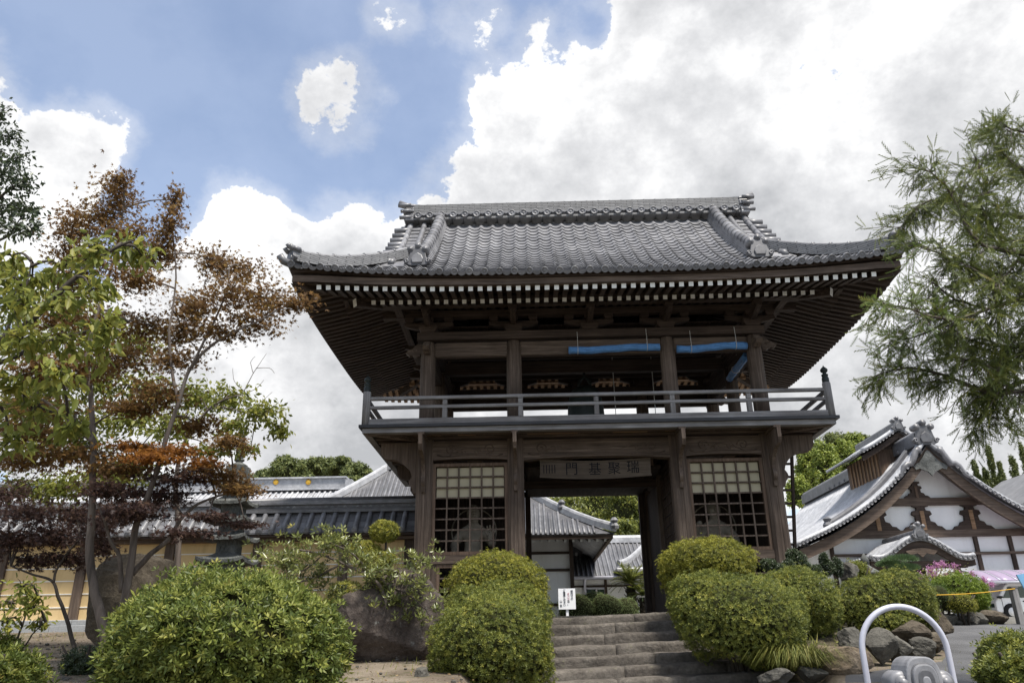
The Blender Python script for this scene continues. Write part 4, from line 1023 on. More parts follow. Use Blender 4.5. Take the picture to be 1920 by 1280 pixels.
m = MB(); m.tube([(.58, 1.8, 3.50), (.57, 1.79, 3.36), (.59, 1.8, 3.28)], .008, 5); m.build('pull_rope', MT['bark_dk'], st)
# rolled blue blinds
def blind(name, p, q, label, ties, sag):
    p, q = Vector(p), Vector(q); L = (q-p).length
    e_ = empty(name, p.lerp(q, .5), label, 'blind'); m = MB(); rd = random.Random(name+label)
    for k in range(9):
        a = 2*math.pi*k/9; ph = rd.uniform(0, 6)
        off = Vector((0, 0, math.sin(a)*.045)); side_ = (q-p).normalized().cross(Vector((0, 0, 1)))*math.cos(a)*.05
        m.tube([p.lerp(q, i/16)+off+side_+Vector((0, 0, -sag*math.sin(math.pi*1.7*i/16+.6)-.006*math.sin(i*1.3+ph))) for i in range(17)], .024, 6)
    m.build('rolled_slats', MT['blue'], e_, True, kind='stuff')
    for t in ties:
        c = p.lerp(q, t)+Vector((0, 0, -sag*math.sin(math.pi*1.7*t+.6))); d = (q-p).normalized(); sd = d.cross(Vector((0, 0, 1)))
        m = MB(); m.tube([c+sd*.085*math.cos(a)+Vector((0, 0, .075*math.sin(a))) for a in np.linspace(0, 2*math.pi, 13)], .006, 5); m.tube([c+sd*.085, c+sd*.05+Vector((0, 0, .36))], .005, 5)
        m.build('tie_cord', MT['cord'], e_)
blind('rolled_blind', (-.42, -.13, 4.67), (B-.16, -.13, 4.67), 'rolled blue blind tied under the central beam of the balcony', (.1, .86), .02)
blind('rolled_blind', (B+.16, -.13, 4.65), (A-.16, -.13, 4.66), 'shorter rolled blue blind tied between the two right-hand columns of the balcony', (.2, .84), .025)
blind('rolled_blind', (A-.10, .2, 4.60), (A-.10, 1.55, 4.58), 'rolled blue blind running back along the side of the bell storey', (.6,), .01)
# ladder on the right flank
ld = empty('wooden_ladder', (3.75, 1.2, -.1), 'dark wooden ladder leaning up under the right end of the balcony', 'ladder')
pA, pB = Vector((3.38, 1.2, -.1)), Vector((3.72, 1.2, 2.95)); wd = Vector((.0, .0, 0))
for dx in (0, .22):
    m = MB(); m.bar(pA+Vector((dx, 0, 0)), pB+Vector((dx, 0, 0)), .05, .07, (0, 1, 0)); m.build('stile', MT['dkz'], ld)
for k in range(11):
    c = pA.lerp(pB, (k+1)/12); m = MB(); m.lohi((c.x, 1.175, c.z-.02), (c.x+.22, 1.225, c.z+.02)); m.build('rung', MT['dkx'], ld)

# ------------------------------------------------------------------ ochre boundary wall
YW = 1.8
wall = empty('boundary_wall', (-8, YW, -.15), 'ochre plastered boundary wall with white lines and grey tiled coping', 'wall')
m = MB(); m.lohi((-15, YW-.11, .052), (-3.42, YW+.11, 1.45)); m.build('plaster', MT['ochre'], wall)
for z in (.28, .525, .765, 1.0, 1.235):
    m = MB(); m.lohi((-15, YW-.122, z-.010), (-3.42, YW-.105, z+.010)); m.build('white_line', MT['stripe'], wall)
for x in (-3.6, -4.88, -6.58, -8.32, -10.02, -11.62, -13.3):
    m = MB(); m.lohi((x-.09, YW-.17, .053), (x+.09, YW-.1, 1.45)); m.build('wall_post', MT['wtz'], wall)
for r_, (z0, z1, d) in enumerate(((-.3, -.045, .22), (-.043, .05, .19))):
    x = -15+.4*r_
    while x < -3.45:
        x1 = min(x+1.15, -3.42); m = MB(); m.lohi((x+.004, YW-d, z0), (x1-.004, YW+d, z1)); bevel(m.build('granite_block', MT['granite'], wall), .008, 1); x = x1
m = MB(); m.lohi((-15, YW-.30, 1.44), (-3.45, YW+.30, 1.50)); m.build('eave_beam', MT['wtx'], wall)
m = MB(); m.lohi((-15, YW-.43, 1.502), (-3.45, YW+.43, 1.545)); m.build('eave_batten', MT['dkx'], wall)
cop = None
m = MB()
for sg in (-1, 1):
    m.add([(-15, YW+sg*.46, 1.55), (-3.45, YW+sg*.46, 1.55), (-3.45, YW+sg*.05, 2.02), (-15, YW+sg*.05, 2.02)], [(0, 1, 2, 3) if sg < 0 else (3, 2, 1, 0)])
cop = m.build('coping', MT['tile_dk'], wall)
for k in range(4):
    m = MB(); y = YW-.45+.095*k; z = 1.57+.108*k; m.bar((-15, y+.05, z+.045), (-3.45, y+.05, z+.045), .14, .03, (0, -.75, .66)); m.build('pan_course', MT['tile_dk'], cop)
pm = MB(); pm.tube([(0, 0, 0), (0, .10, .10), (0, .23, .25), (0, .40, .46)], [.058, .058, .056, .052], 10); pm.lathe([(.064, -.012), (.064, .012)], (0, 0, 0), 12, Matrix.Rotation(math.pi/2, 3, 'X'))
brl = pm.mesh('barrel_tile', MT['tile'], True)
nbt = 49
for k in range(nbt):
    inst('barrel_tile', brl, Matrix.Translation((-14.9+.2335*k, YW-.45, 1.60)), cop)
for z0, z1, hy, mt_ in ((2.0, 2.05, .17, 'tile'), (2.052, 2.09, .13, 'tile_dk'), (2.092, 2.16, .115, 'tile_dk'), (2.162, 2.20, .15, 'tile'), (2.202, 2.24, .13, 'tile')):
    m = MB(); m.lohi((-15, YW-hy, z0), (-3.44, YW+hy, z1)); m.build('ridge_course', MT[mt_], cop)
for k in range(90):
    m = MB(); xk = -14.9+.128*k; m.prism([(-.045, 0), (0, .045), (.045, 0)], ((xk, YW-.118, 2.10), (1, 0, 0), (0, 0, 1)), .012); m.build('ridge_lattice_tile', MT['tile'], cop)
m = MB(); m.tube([(-15, YW, 2.25), (-3.44, YW, 2.25)], .075, 10); m.build('coping_cap', MT['tile'], cop, True)

# ------------------------------------------------------------------ temple buildings behind
def slope_pts(e0, e1, r0, r1, n=8, sag=.10):
    """grid rows from eave to ridge with a hollow curve"""
    e0, e1, r0, r1 = map(Vector, (e0, e1, r0, r1)); rows = []
    for i in range(n+1):
        t = i/n; a, b = e0.lerp(r0, t), e1.lerp(r1, t); dz = -sag*(r0.z-e0.z)*4*t*(1-t)*.5
        rows.append((a+Vector((0, 0, dz)), b+Vector((0, 0, dz))))
    return rows
def roof_slope(parent, e0, e1, r0, r1, mat, rollmat, spacing, rad, sag=.12, rows_obj=True, hip=None, name='roof_slope'):
    R = slope_pts(e0, e1, r0, r1, 8, sag)
    m = MB(); m.grid([[a.lerp(b, k/6) for k in range(7)] for a, b in R])
    sh_ = m.build(name, mat, parent)
    e0v, e1v = Vector(e0), Vector(e1); L = (e1v-e0v).length; ux = (e1v-e0v)/L; n = int(L/spacing)
    joined = MB()
    for k in range(n+1):
        d = (k+.5)*spacing
        if d > L: break
        pts = []
        for a, b in R:
            la, lb = (a-e0v).dot(ux), (b-e0v).dot(ux)
            if la-.001 <= d <= lb+.001: pts.append(a.lerp(b, (d-la)/max(1e-6, lb-la))+Vector((0, 0, rad*.4)))
        if len(pts) < 2: continue
        if rows_obj:
            mm = MB(); mm.tube(pts, rad, 7); mm.build('tile_row', rollmat, sh_, True)
        else: joined.tube(pts, rad, 5)
    if not rows_obj: joined.build('tile_rows', rollmat, sh_, True, kind='stuff')
    return sh_
def ridge_bar(parent, pts, w, h, mat, name='roof_ridge'):
    m = MB(); pts = [Vector(p) for p in pts]
    for a, b in zip(pts, pts[1:]): m.bar(a+Vector((0, 0, h*.4)), b+Vector((0, 0, h*.4)), w, h)
    m.tube([p+Vector((0, 0, h*.95)) for p in pts], w*.5, 8); return m.build(name, mat, parent)
def wbox(parent, name, lo, hi, mat): return MB().lohi(lo, hi).build(name, mat, parent)
# long hall with a pale roof and gold crests
hl = empty('main_hall', (-13, 14, -.1), 'hall with broad silver tiled roof and two gold crests on its ridge', 'building')
RL = W(300, 893, 16); RR = W(650, 896, 16); zr_ = RR.z
rs = roof_slope(hl, (-22, 10.6, 2.4), (RR.x+.5, 10.6, 2.4), (-22, 16, zr_-.46), (RR.x, 16, zr_-.46), MT['tile_lt'], MT['tile_lt'], .21, .05, .12, False)
roof_slope(hl, (RR.x+.5, 21, 2.4), (-22, 21, 2.4), (RR.x, 16, zr_-.46), (-22, 16, zr_-.46), MT['tile_lt'], MT['tile_lt'], .6, .05, .12, False)
m = MB(); m.lohi((-22, 15.8, zr_-.40), (RR.x, 16.2, zr_-.03)); m.build('roof_ridge', MT['tile_lt'], hl)
m = MB(); m.lohi((-22, 15.72, zr_-.03), (RR.x+.05, 16.28, zr_+.03)); m.build('ridge_top_course', MT['tile_lt'], hl)
m = MB(); m.lohi((-22, 15.74, zr_-.47), (RR.x+.04, 16.26, zr_-.405)); m.build('ridge_base_course', MT['tile_lt'], hl)
for px in (517, 578):
    c = W(px, 903, 15.78); m = MB(); m.lathe([(.11, -.02), (.11, .0), (.06, .02), (.01, .025)], c, 14, Matrix.Rotation(math.pi/2, 3, 'X')); m.build('gold_crest', MT['gold'], hl, True)
m = MB(); m.lohi((RR.x+.05, 15.6, zr_-1.0), (RR.x+.30, 16.4, zr_-.12)); m.build('ridge_end_tile', MT['tile_lt'], hl)
wbox(hl, 'wall', (-21, 12, -.1), (RR.x-.6, 20, 3.0), MT['plaster']); 
m = MB(); m.add([(RR.x-.3, 11.5, 2.6), (RR.x-.3, 20.3, 2.6), (RR.x-.3, 16, zr_-.6)], [(0, 1, 2)]); m.build('gable_wall', MT['plaster'], hl)
# hipped hall seen beside and through the gate
hb = empty('hipped_hall', (-4, 10, -.1), 'white walled hall with grey hipped tile roof and dark corner post', 'building')
xa, xb, ya, yb, ze = -9.2, 1.0, 6.9, 14.0, 2.17; xc, xd, yc, zc = -5.7, -2.5, 10.45, 4.75
fs_ = roof_slope(hb, (xa, ya, ze), (xb, ya, ze), (xc, yc, zc), (xd, yc, zc), MT['tile_dk'], MT['tile'], .128, .036, .16, True)
roof_slope(hb, (xb, ya, ze), (xb, yb, ze), (xd, yc, zc), (xd, yc+.01, zc), MT['tile_dk'], MT['tile_lt'], .26, .05, .16, False)
roof_slope(hb, (xa, yb, ze), (xa, ya, ze), (xc, yc+.01, zc), (xc, yc, zc), MT['tile_dk'], MT['tile_lt'], .26, .05, .16, False)
roof_slope(hb, (xb, yb, ze), (xa, yb, ze), (xd, yc, zc), (xc, yc, zc), MT['tile_dk'], MT['tile_lt'], .26, .05, .16, False)
def hip_line(p, q, sag, n=8):
    p, q = Vector(p), Vector(q); return [p.lerp(q, i/n)+Vector((0, 0, -sag*(q.z-p.z)*2*(i/n)*(1-i/n)+.06*(1-i/n)**6)) for i in range(n+1)]
for pe, pr in (((xb, ya, ze), (xd, yc, zc)), ((xa, ya, ze), (xc, yc, zc)), ((xb, yb, ze), (xd, yc, zc)), ((xa, yb, ze), (xc, yc, zc))):
    hp = hip_line(pe, pr, .16); ridge_bar(hb, hp, .15, .14, MT['tile_lt'], 'hip_ridge')
    for k in (0, 3):
        if pe[0] == xb and pe[1] == ya:
            c = hp[k]; m = MB(); m.lathe([(.10, 0), (.12, .08), (.07, .16), (.11, .22), (.05, .30)], c+Vector((0, 0, .05)), 8); m.build('hip_ogre_tile', MT['tile'], hb)
ridge_bar(hb, [(xc, yc, zc), (xd, yc, zc)], .25, .35, MT['tile'])
m = MB(); m.lohi((xa+.05, ya+.04, ze-.12), (xb-.05, ya+.12, ze-.03)); m.build('eave_board', MT['wtx'], hb)
m = MB(); m.lohi((xb-.13, ya+.13, ze-.12), (xb-.05, yb, ze-.03)); m.build('eave_board', MT['wty'], hb)
for k in range(34):
    x = xb-.25-.21*k; m = MB(); m.bar((x, 8.2, ze+.05), (x, ya+.15, ze-.15), .06, .07, (0, 0, 1), 0, 1); m.build('rafter', [MT['dky'], MT['white_paint']], hb)
wx = W(1072, 1080, 8.2).x
wbox(hb, 'wall', (-8.0, 8.2, -.1), (wx-.04, 13, 2.45), MT['plaster'])
m = MB(); m.lohi((wx-.045, 8.12, -.1), (wx+.06, 8.24, 2.4)); m.build('corner_post', MT['dkz'], hb)
for py in (1036, 1068, 1133):
    z = W(1030, py, 8.15).z; m = MB(); m.lohi((-8, 8.14, z-.035), (wx-.05, 8.198, z+.035)); m.build('wall_rail', MT['dkx'], hb)
m = MB(); m.lohi((wx+.0, 8.25, 1.9), (wx+.05, 13, 2.4)); m.build('side_wall', MT['dky'], hb)
# low wing joining behind
lw = empty('low_wing', (2.4, 14, -.1), 'low white wing with blue-grey tiled roof, gutters and dark rails', 'building')
e0 = W(1070, 1082, 12.3); zE = e0.z; zT = W(1190, 1016, 14.6).z
roof_slope(lw, (-.2, 12.3, zE), (7, 12.3, zE), (-.2, 14.6, zT), (7, 14.6, zT), MT['tile_dk'], MT['tile'], .15, .034, .05, True)
ridge_bar(lw, [(-.2, 14.6, zT), (7, 14.6, zT)], .2, .16, MT['tile_lt'])
m = MB(); m.tube([(-.2, 12.22, zE-.02), (7, 12.22, zE-.05)], .055, 8); m.build('gutter', MT['steel'], lw, True)
xg = W(1098, 1100, 12.2).x
m = MB(); m.tube([(xg, 12.22, zE-.05), (xg, 12.5, zE-.25), (xg, 12.55, -.1)], .04, 8); m.build('downpipe', MT['steel'], lw, True)
wbox(lw, 'wall', (-.2, 12.7, -.1), (7, 16, zE+.1), MT['plaster'])
for px in (1097, 1136, 1182):
    x = W(px, 1100, 12.65).x; m = MB(); m.lohi((x-.04, 12.62, -.1), (x+.04, 12.698, zE)); m.build('wall_post', MT['dkz'], lw)
for py in (1098, 1084):
    z = W(1130, py, 12.65).z; m = MB(); m.lohi((-.2, 12.64, z-.03), (7, 12.697, z+.03)); m.build('wall_rail', MT['dkx'], lw)
for px0, px1 in ((1100, 1118), (1120, 1134)):
    p, q = W(px0, 1103, 12.66), W(px1, 1130, 12.66); fo = wbox(lw, 'window', (p.x, 12.66, q.z), (q.x, 12.69, p.z), MT['glass']); wbox(fo, 'window_frame', (p.x-.02, 12.645, p.z-.02), (q.x+.02, 12.69, p.z+.03), MT['steel'])
# its porch roof to the right, with a curved corner
pr_ = empty('entrance_porch', (4.0, 11.5, -.1), 'small porch with curved grey tile roof and gutter beyond the passage', 'porch')
pe = W(1160, 1064, 11.0); pt = W(1212, 1028, 12.0)
roof_slope(pr_, (pe.x, 11.0, pe.z), (pe.x+3.4, 11.0, pe.z), (pe.x+.95, 12.2, pt.z), (pe.x+2.6, 12.2, pt.z), MT['tile_dk'], MT['tile'], .15, .034, .15, True)
roof_slope(pr_, (pe.x, 13, pe.z), (pe.x, 11, pe.z), (pe.x+.95, 12.21, pt.z), (pe.x+.95, 12.2, pt.z), MT['tile'], MT['tile_lt'], .2, .034, .15, False)
ridge_bar(pr_, hip_line((pe.x, 11, pe.z), (pe.x+.95, 12.2, pt.z), .2), .13, .12, MT['tile_lt'], 'hip_ridge')
m = MB(); m.tube([(pe.x-.05, 10.94, pe.z-.05), (pe.x+3.4, 10.94, pe.z-.05)], .05, 8); m.build('gutter', MT['whitepaint'], pr_, True)
for x in (pe.x+.4, pe.x+1.4, pe.x+2.6):
    m = MB(); m.lohi((x-.05, 11.5, -.1), (x+.05, 11.6, pe.z)); m.build('porch_post', MT['dkz'], pr_)
wbox(pr_, 'porch_beam', (pe.x+.2, 11.46, pe.z-.28), (pe.x+3.2, 11.62, pe.z-.1), MT['dkx'])

# gabled hall on the right
kr = empty('gabled_hall', (10.5, 14, -.1), 'gabled temple hall with white plaster gable, dark beams and carved struts', 'building')
XR, YG, YB_ = 10.53, 8.75, 19.5
_kp = [W(x_, y_, 8.85) for x_, y_ in ((1732, 842), (1702, 882), (1667, 924), (1631, 957), (1582, 988), (1518, 1022))]
_kc = np.polyfit([XR-p_.x for p_ in _kp], [p_.z for p_ in _kp], 3)
def kz(u): return float(np.polyval(_kc, min(u, 3.9)))+.13-(.42*max(0, u-3.9))
US = [4.35*i/16 for i in range(17)]
rows = lambda sx, dz: [[Vector((XR+sx*u, y, kz(u)+dz)) for y in (YG, YG+2, YG+5, YB_)] for u in US]
for sx in (-1, 1):
    m = MB(); m.grid(rows(sx, 0)); m.grid(rows(sx, -.12)); sl_ = m.build('roof_slope', MT['tile'], kr)
    j = MB()
    for k in range(62):
        y = YG+.30+.17*k
        j.tube([(XR+sx*u, y, kz(u)+.02) for u in US[1:]], .05, 5)
    j.build('tile_rows', MT['tile_lt'], sl_, True, kind='stuff')
    # verge: two rolls and a string of end discs, then the bargeboard
    for dy in (.06, .24):
        m = MB(); m.tube([(XR+sx*u, YG+dy, kz(u)+.07) for u in US], .075, 8); m.build('verge_roll', MT['tile_lt'], sl_, True)
    for k in range(38):
        u = .28+4.1*k/37
        inst('verge_disc', disc_me, Matrix.Translation((XR+sx*u, YG-.03, kz(u)+.02)) @ RX @ Matrix.Scale(.85, 4), sl_)
    m = MB()
    for (u0, u1) in zip(US, US[1:]):
        h0, h1 = .40-.02*u0, .40-.02*u1
        m.add([(XR+sx*u, YG+d, kz(u)-dz) for d in (.10, .20) for u, dz in ((u0, .13), (u1, .13), (u1, .13+h1), (u0, .13+h0))], [(0, 1, 2, 3), (4, 7, 6, 5), (3, 2, 6, 7), (0, 4, 5, 1)])
    m.build('bargeboard', MT['wtx'], kr)
    # descending ridge set back from the verge
    m = MB(); pp = [Vector((XR+sx*u, YG+.75, kz(u)+.02)) for u in US[1:12]]; ridge_bar(kr, pp, .16, .17, MT['tile'], 'descending_ridge')
    c = pp[-1]; m = MB(); m.lathe([(.13, 0), (.15, .12), (.09, .22), (.13, .30), (.04, .36)], c, 8); m.build('ridge_end_tile', MT['tile'], kr)
m = MB(); m.lohi((XR-.16, YG+.3, kz(0)-.05), (XR+.16, YB_, kz(0)+.30)); m.build('roof_ridge', MT['tile'], kr)
m = MB(); m.tube([(XR, YG+.2, kz(0)+.33), (XR, YB_, kz(0)+.33)], .10, 10); m.build('ridge_cap', MT['tile'], kr, True)
for k in range(14): inst('disc_tile', disc_me, Matrix.Translation((XR-.17, YG+1+.5*k, kz(0)+.02)) @ Matrix.Rotation(-math.pi/2, 4, 'Y') @ Matrix.Scale(.8, 4), kr)
c_ = crest(Vector((XR, YG+.05, kz(0)-.12)), (0, -1, 0), 1.25, kr)
for sx in (-1, 1):
    m = MB(); m.tube([(XR+sx*(.25+.11*i), YG+.02, kz(.25+.11*i)+.05+.08*math.sin(i*1.7)) for i in range(9)], [.11, .10, .10, .09, .09, .08, .07, .06, .04], 8); m.build('wave_fin_tile', MT['tile'], c_, True)
YF = 9.5
o = [(XR-3.75, -.1), (XR+3.75, -.1)]+[(XR+u, kz(u)-.16) for u in US[:-2][::-1]]+[(XR-u, kz(u)-.16) for u in US[1:-2]]
m = MB(); m.prism(o, ((0, YF+.05, 0), (1, 0, 0), (0, 0, 1)), .1); m.build('gable_wall', MT['plaster'], kr)
wbox(kr, 'side_wall', (XR-3.7, YF+.1, -.1), (XR-3.6, YB_-.3, 2.2), MT['plaster'])
def kbeam(px0, px1, py, h, nm):
    p, q = W(px0, py, YF), W(px1, py-(px1-px0)*.0152, YF); z = (p.z+q.z)/2; m = MB(); m.lohi((p.x, YF-.10, z-h/2), (q.x, YF-.002, z+h/2)); return m.build(nm, MT['wtx'], kr), z
b1, z1_ = kbeam(1655, 1845, 942, .22, 'gable_beam'); b2, z2_ = kbeam(1568, 1990, 1003, .20, 'gable_beam'); b3, z3_ = kbeam(1560, 1990, 1041, .07, 'wall_rail')
# carved struts on the lower beam
STR = [(-.02, 0), (-.62, 0), (-.52, .10), (-.40, .12), (-.34, .22), (-.22, .26), (-.20, .40), (-.30, .46), (-.26, .56), (-.14, .58), (-.12, .66), (-.24, .70), (-.22, .78), (0, .78)]
def strut(px, zb, sc, mt_):
    x = W(px, 985, YF).x
    st_ = MB(); st_.prism([(a*sc, b*sc) for a, b in STR[::-1]]+[], ((x, YF-.05, zb), (1, 0, 0), (0, 0, 1)), .09)
    st_.prism([(-a*sc, b*sc) for a, b in STR], ((x, YF-.05, zb), (1, 0, 0), (0, 0, 1)), .09); so_ = st_.build('carved_strut', MT['dkx'], kr)
    m = MB(); m.lohi((x-.06*sc, YF-.115, zb), (x+.06*sc, YF-.096, zb+.56*sc)); m.build('strut_face', MT[mt_], so_)
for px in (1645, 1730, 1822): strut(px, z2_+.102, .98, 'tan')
strut(1728, z1_+.112, .62, 'br')
for px in (1563, 1838, 1903):
    x = W(px, 1060, YF).x; m = MB(); m.lohi((x-.05, YF-.09, -.1), (x+.05, YF-.001, z2_-.102)); m.build('wall_post', MT['dkz'], kr)
GEG = [(0, -.42), (-.10, -.30), (-.20, -.26), (-.32, -.20), (-.44, -.24), (-.50, -.14), (-.40, -.06), (-.30, -.02), (-.18, .12), (-.06, .30), (0, .34)]
m = MB(); m.prism(GEG[::-1], ((XR, YG+.07, kz(0)-.60), (1, 0, 0), (0, 0, 1)), .05); m.prism([(-a, b) for a, b in GEG], ((XR, YG+.07, kz(0)-.60), (1, 0, 0), (0, 0, 1)), .05); m.build('gable_pendant', MT['lantern'], kr)
# smoke louvre on the ridge
zl = 4.70
wl = wbox(kr, 'smoke_louvre', (XR-.62, 10.6, zl-.9), (XR+.62, 13.2, zl+.42), MT['br'])
for k in range(9):
    m = MB(); m.lohi((XR-.645, 10.75+.26*k, zl-.5), (XR-.622, 10.85+.26*k, zl+.40)); m.build('louvre_slat', MT['tan'], wl)
for sx in (-1, 1):
    us = [1.25*i/6 for i in range(7)]; lz = lambda u: zl+1.0-.72*(1.15*u/1.25-.15*(u/1.25)**2)
    m = MB(); m.grid([[(XR+sx*u, y, lz(u)) for y in (10.3, 13.5)] for u in us]); m.grid([[(XR+sx*u, y, lz(u)-.10) for y in (10.3, 13.5)] for u in us]); ls = m.build('louvre_roof', MT['tile'], wl)
    j = MB()
    for k in range(16): j.tube([(XR+sx*u, 10.45+.2*k, lz(u)+.02) for u in us], .05, 5)
    j.build('tile_rows', MT['tile_lt'], ls, True, kind='stuff')
    m = MB(); m.tube([(XR+sx*u, 10.32, lz(u)+.05) for u in us], .07, 8); m.build('verge_roll', MT['tile_lt'], ls, True)
    for k in range(11): inst('verge_disc', disc_me, Matrix.Translation((XR+sx*(.1+1.12*k/10), 10.27, lz(.1+1.12*k/10)+.0)) @ RX @ Matrix.Scale(.8, 4), ls)
    m = MB()
    for u0, u1 in zip(us, us[1:]): m.add([(XR+sx*u, 10.36+d, lz(u)-dz) for d in (0, .06) for u, dz in ((u0, .1), (u1, .1), (u1, .28), (u0, .28))], [(0, 1, 2, 3), (4, 7, 6, 5), (3, 2, 6, 7)])
    m.build('louvre_bargeboard', MT['dkx'], wl)
m = MB(); m.add([(XR-.9, 10.58, zl+.42), (XR+.9, 10.58, zl+.42), (XR, 10.58, zl+.95)], [(0, 1, 2)]); m.build('louvre_gable', MT['dkx'], wl)
ridge_bar(wl, [(XR, 10.3, zl+1.0), (XR, 13.5, zl+1.0)], .16, .2, MT['tile'], 'louvre_ridge')
crest(Vector((XR, 10.27, zl+.93)), (0, -1, 0), .75, wl)
# undulating porch
po_ = empty('bell_gable_porch', (9.2, 8, -.1), 'porch with undulating tiled bell gable in front of the white hall', 'porch')
pa = W(1722, 1006, 7.3); PX = pa.x+.02; PZ = pa.z
def kh(u): return PZ-.60*(1-math.cos(math.pi*min(u, 1.32)/1.32))/2+(.10*max(0, u-.95)/.4)
us = [1.36*i/12 for i in range(13)]
m = MB(); xs_ = [-u for u in us[::-1]]+us[1:]
m.grid([[(PX+u, y, kh(abs(u))) for u in xs_] for y in (7.3, 9.4)]); m.grid([[(PX+u, y, kh(abs(u))-.09) for u in xs_] for y in (7.3, 9.4)]); m.grid([[(PX+u, 7.3, kh(abs(u))-d) for u in xs_] for d in (.09, 0)])
pro = m.build('porch_roof', MT['tile'], po_)
for k in range(23):
    u = -1.30+2.6*k/22; inst('verge_disc', disc_me, Matrix.Translation((PX+u, 7.27, kh(abs(u))-.02)) @ RX @ Matrix.Scale(.8, 4), pro)
for dy in (.05, .25):
    m = MB(); m.tube([(PX+u, 7.3+dy, kh(abs(u))+.03) for u in xs_], .065, 7); m.build('verge_roll', MT['tile_lt'], pro, True)
j = MB()
for k in range(9): j.tube([(PX+u, 7.75+.18*k, kh(abs(u))+.01) for u in xs_], .045, 5)
j.build('tile_rows', MT['tile_lt'], pro, True, kind='stuff')
m = MB()
for u0, u1 in zip(xs_, xs_[1:]):
    m.add([(PX+u, 7.36+d, kh(abs(u))-dz) for d in (0, .08) for u, dz in ((u0, .092), (u1, .092), (u1, .30-.05*abs(u1)), (u0, .30-.05*abs(u0)))], [(0, 1, 2, 3), (4, 7, 6, 5), (3, 2, 6, 7)])
m.build('porch_bargeboard', MT['dkx'], po_)
crest(Vector((PX, 7.26, PZ-.05)), (0, -1, 0), .72, pro)
ridge_bar(pro, [(PX, 7.3, PZ), (PX, 9.4, PZ)], .14, .14, MT['tile'])
GP = [(0, -.16), (-.12, -.05), (-.30, -.10), (-.42, .0), (-.20, .06), (0, .08)]
m = MB(); m.prism(GP[::-1], ((PX, 7.33, PZ-.36), (1, 0, 0), (0, 0, 1)), .04); m.prism([(-a, b) for a, b in GP], ((PX, 7.33, PZ-.36), (1, 0, 0), (0, 0, 1)), .04); m.build('porch_pendant', MT['wtx'], po_)
for sx in (-1, 1):
    m = MB(); m.lohi((PX+sx*.95-.06, 7.5, -.1), (PX+sx*.95+.06, 7.62, kh(.95)-.1)); m.build('porch_post', MT['dkz'], po_)
wbox(po_, 'porch_beam', (PX-1.2, 7.48, PZ-.78), (PX+1.2, 7.64, PZ-.60), MT['dkx'])
wbox(po_, 'entrance_doors', (PX-1.0, 9.36, -.1), (PX+1.0, 9.40, PZ-.55), MT['dkz'])
# brown gable of one more roof beyond
p = W(1935, 908, 13)
bt = empty('brown_gable_house', (p.x+1.6, 16, -.1), 'house with brown timber gable and tiled verge beyond the white hall', 'building')
wbox(bt, 'wall', (p.x-.3, 13.4, -.1), (p.x+4.6, 18, 2.6), MT['br'])
for sx in (-1, 1):
    cx_ = p.x+2.2; zt = p.z+1.1
    m = MB(); m.grid([[(cx_+sx*u, y, zt-.62*u) for y in (12.7, 18.3)] for u in (0, 1.5, 2.9)]); m.grid([[(cx_+sx*u, y, zt-.62*u-.18) for y in (12.7, 18.3)] for u in (0, 1.5, 2.9)]); m.grid([[(cx_+sx*u, 12.7, zt-.62*u-d) for u in (0, 1.5, 2.9)] for d in (0, .18)]); m.build('roof_slope', MT['tile_dk'], bt)
# ------------------------------------------------------------------ foliage
def pdist(P): return float(np.dot(np.array(P)-CAM, _fw))
def px2m(P): return pdist(P)/FPX
TPL = {}
def _t(name, v, f): TPL[name] = (np.array(v, float), f)
_t('rhomb', [(0, 0, 0), (.5, -.24, .09), (1, 0, -.02), (.5, .24, .09)], [(0, 1, 2), (0, 2, 3)])
_t('leaf', [(0, 0, 0), (.28, -.20, .06), (.68, -.17, .05), (1, 0, -.10), (.68, .17, .05), (.28, .20, .06)], [(0, 1, 2, 3), (0, 3, 4, 5)])
_t('needle', [(0, -.055, 0), (0, .055, 0), (1, 0, 0)], [(0, 1, 2)])
mv = []
for k, (a, l) in enumerate(((-105, .55), (-52, .85), (0, 1.0), (52, .85), (105, .55))):
    mv.append((l*math.cos(math.radians(a)), l*math.sin(math.radians(a)), -.12*l))
    if k < 4: a2 = (a+(-52, 0, 52, 105)[k])/2; mv.append((.30*math.cos(math.radians(a2)), .30*math.sin(math.radians(a2)), .02))
_t('maple', [(-.12, 0, 0)]+mv, [tuple(range(10))])
wv, wf = [], []
for k in range(6):
    a = 2*math.pi*k/6+.2; e = (.30, .75)[k % 2]; d = np.array((math.cos(a)*math.cos(e), math.sin(a)*math.cos(e), math.sin(e))); s_ = np.array((-math.sin(a), math.cos(a), 0)); u_ = np.cross(d, s_)
    b = len(wv); wv += [d*.08, d*.55-s_*.17-u_*.05, d*1.0+u_*.06, d*.55+s_*.17-u_*.05]; wf += [(b, b+1, b+2), (b, b+2, b+3)]
_t('whorl', wv, wf)                        # x,y around, z = shoot axis
sv, sf = [], []
for k in range(11):                         # flat conifer spray: x = twig direction
    t = .04+.085*k; L = .34*(1-.55*t); sg = -1 if k % 2 else 1
    b = len(sv); sv += [(t-.02, 0, 0), (t+.085, 0, .02), (t+L*.95, sg*L*.50, -.06*t)]; sf += [(b, b+1, b+2)]
b = len(sv); sv += [(0, -.014, 0), (0, .014, 0), (1.08, 0, -.05)]; sf += [(b, b+1, b+2)]
_t('spray', sv, sf)
def nrm(a): return a/np.maximum(1e-9, np.linalg.norm(a, axis=-1, keepdims=True))
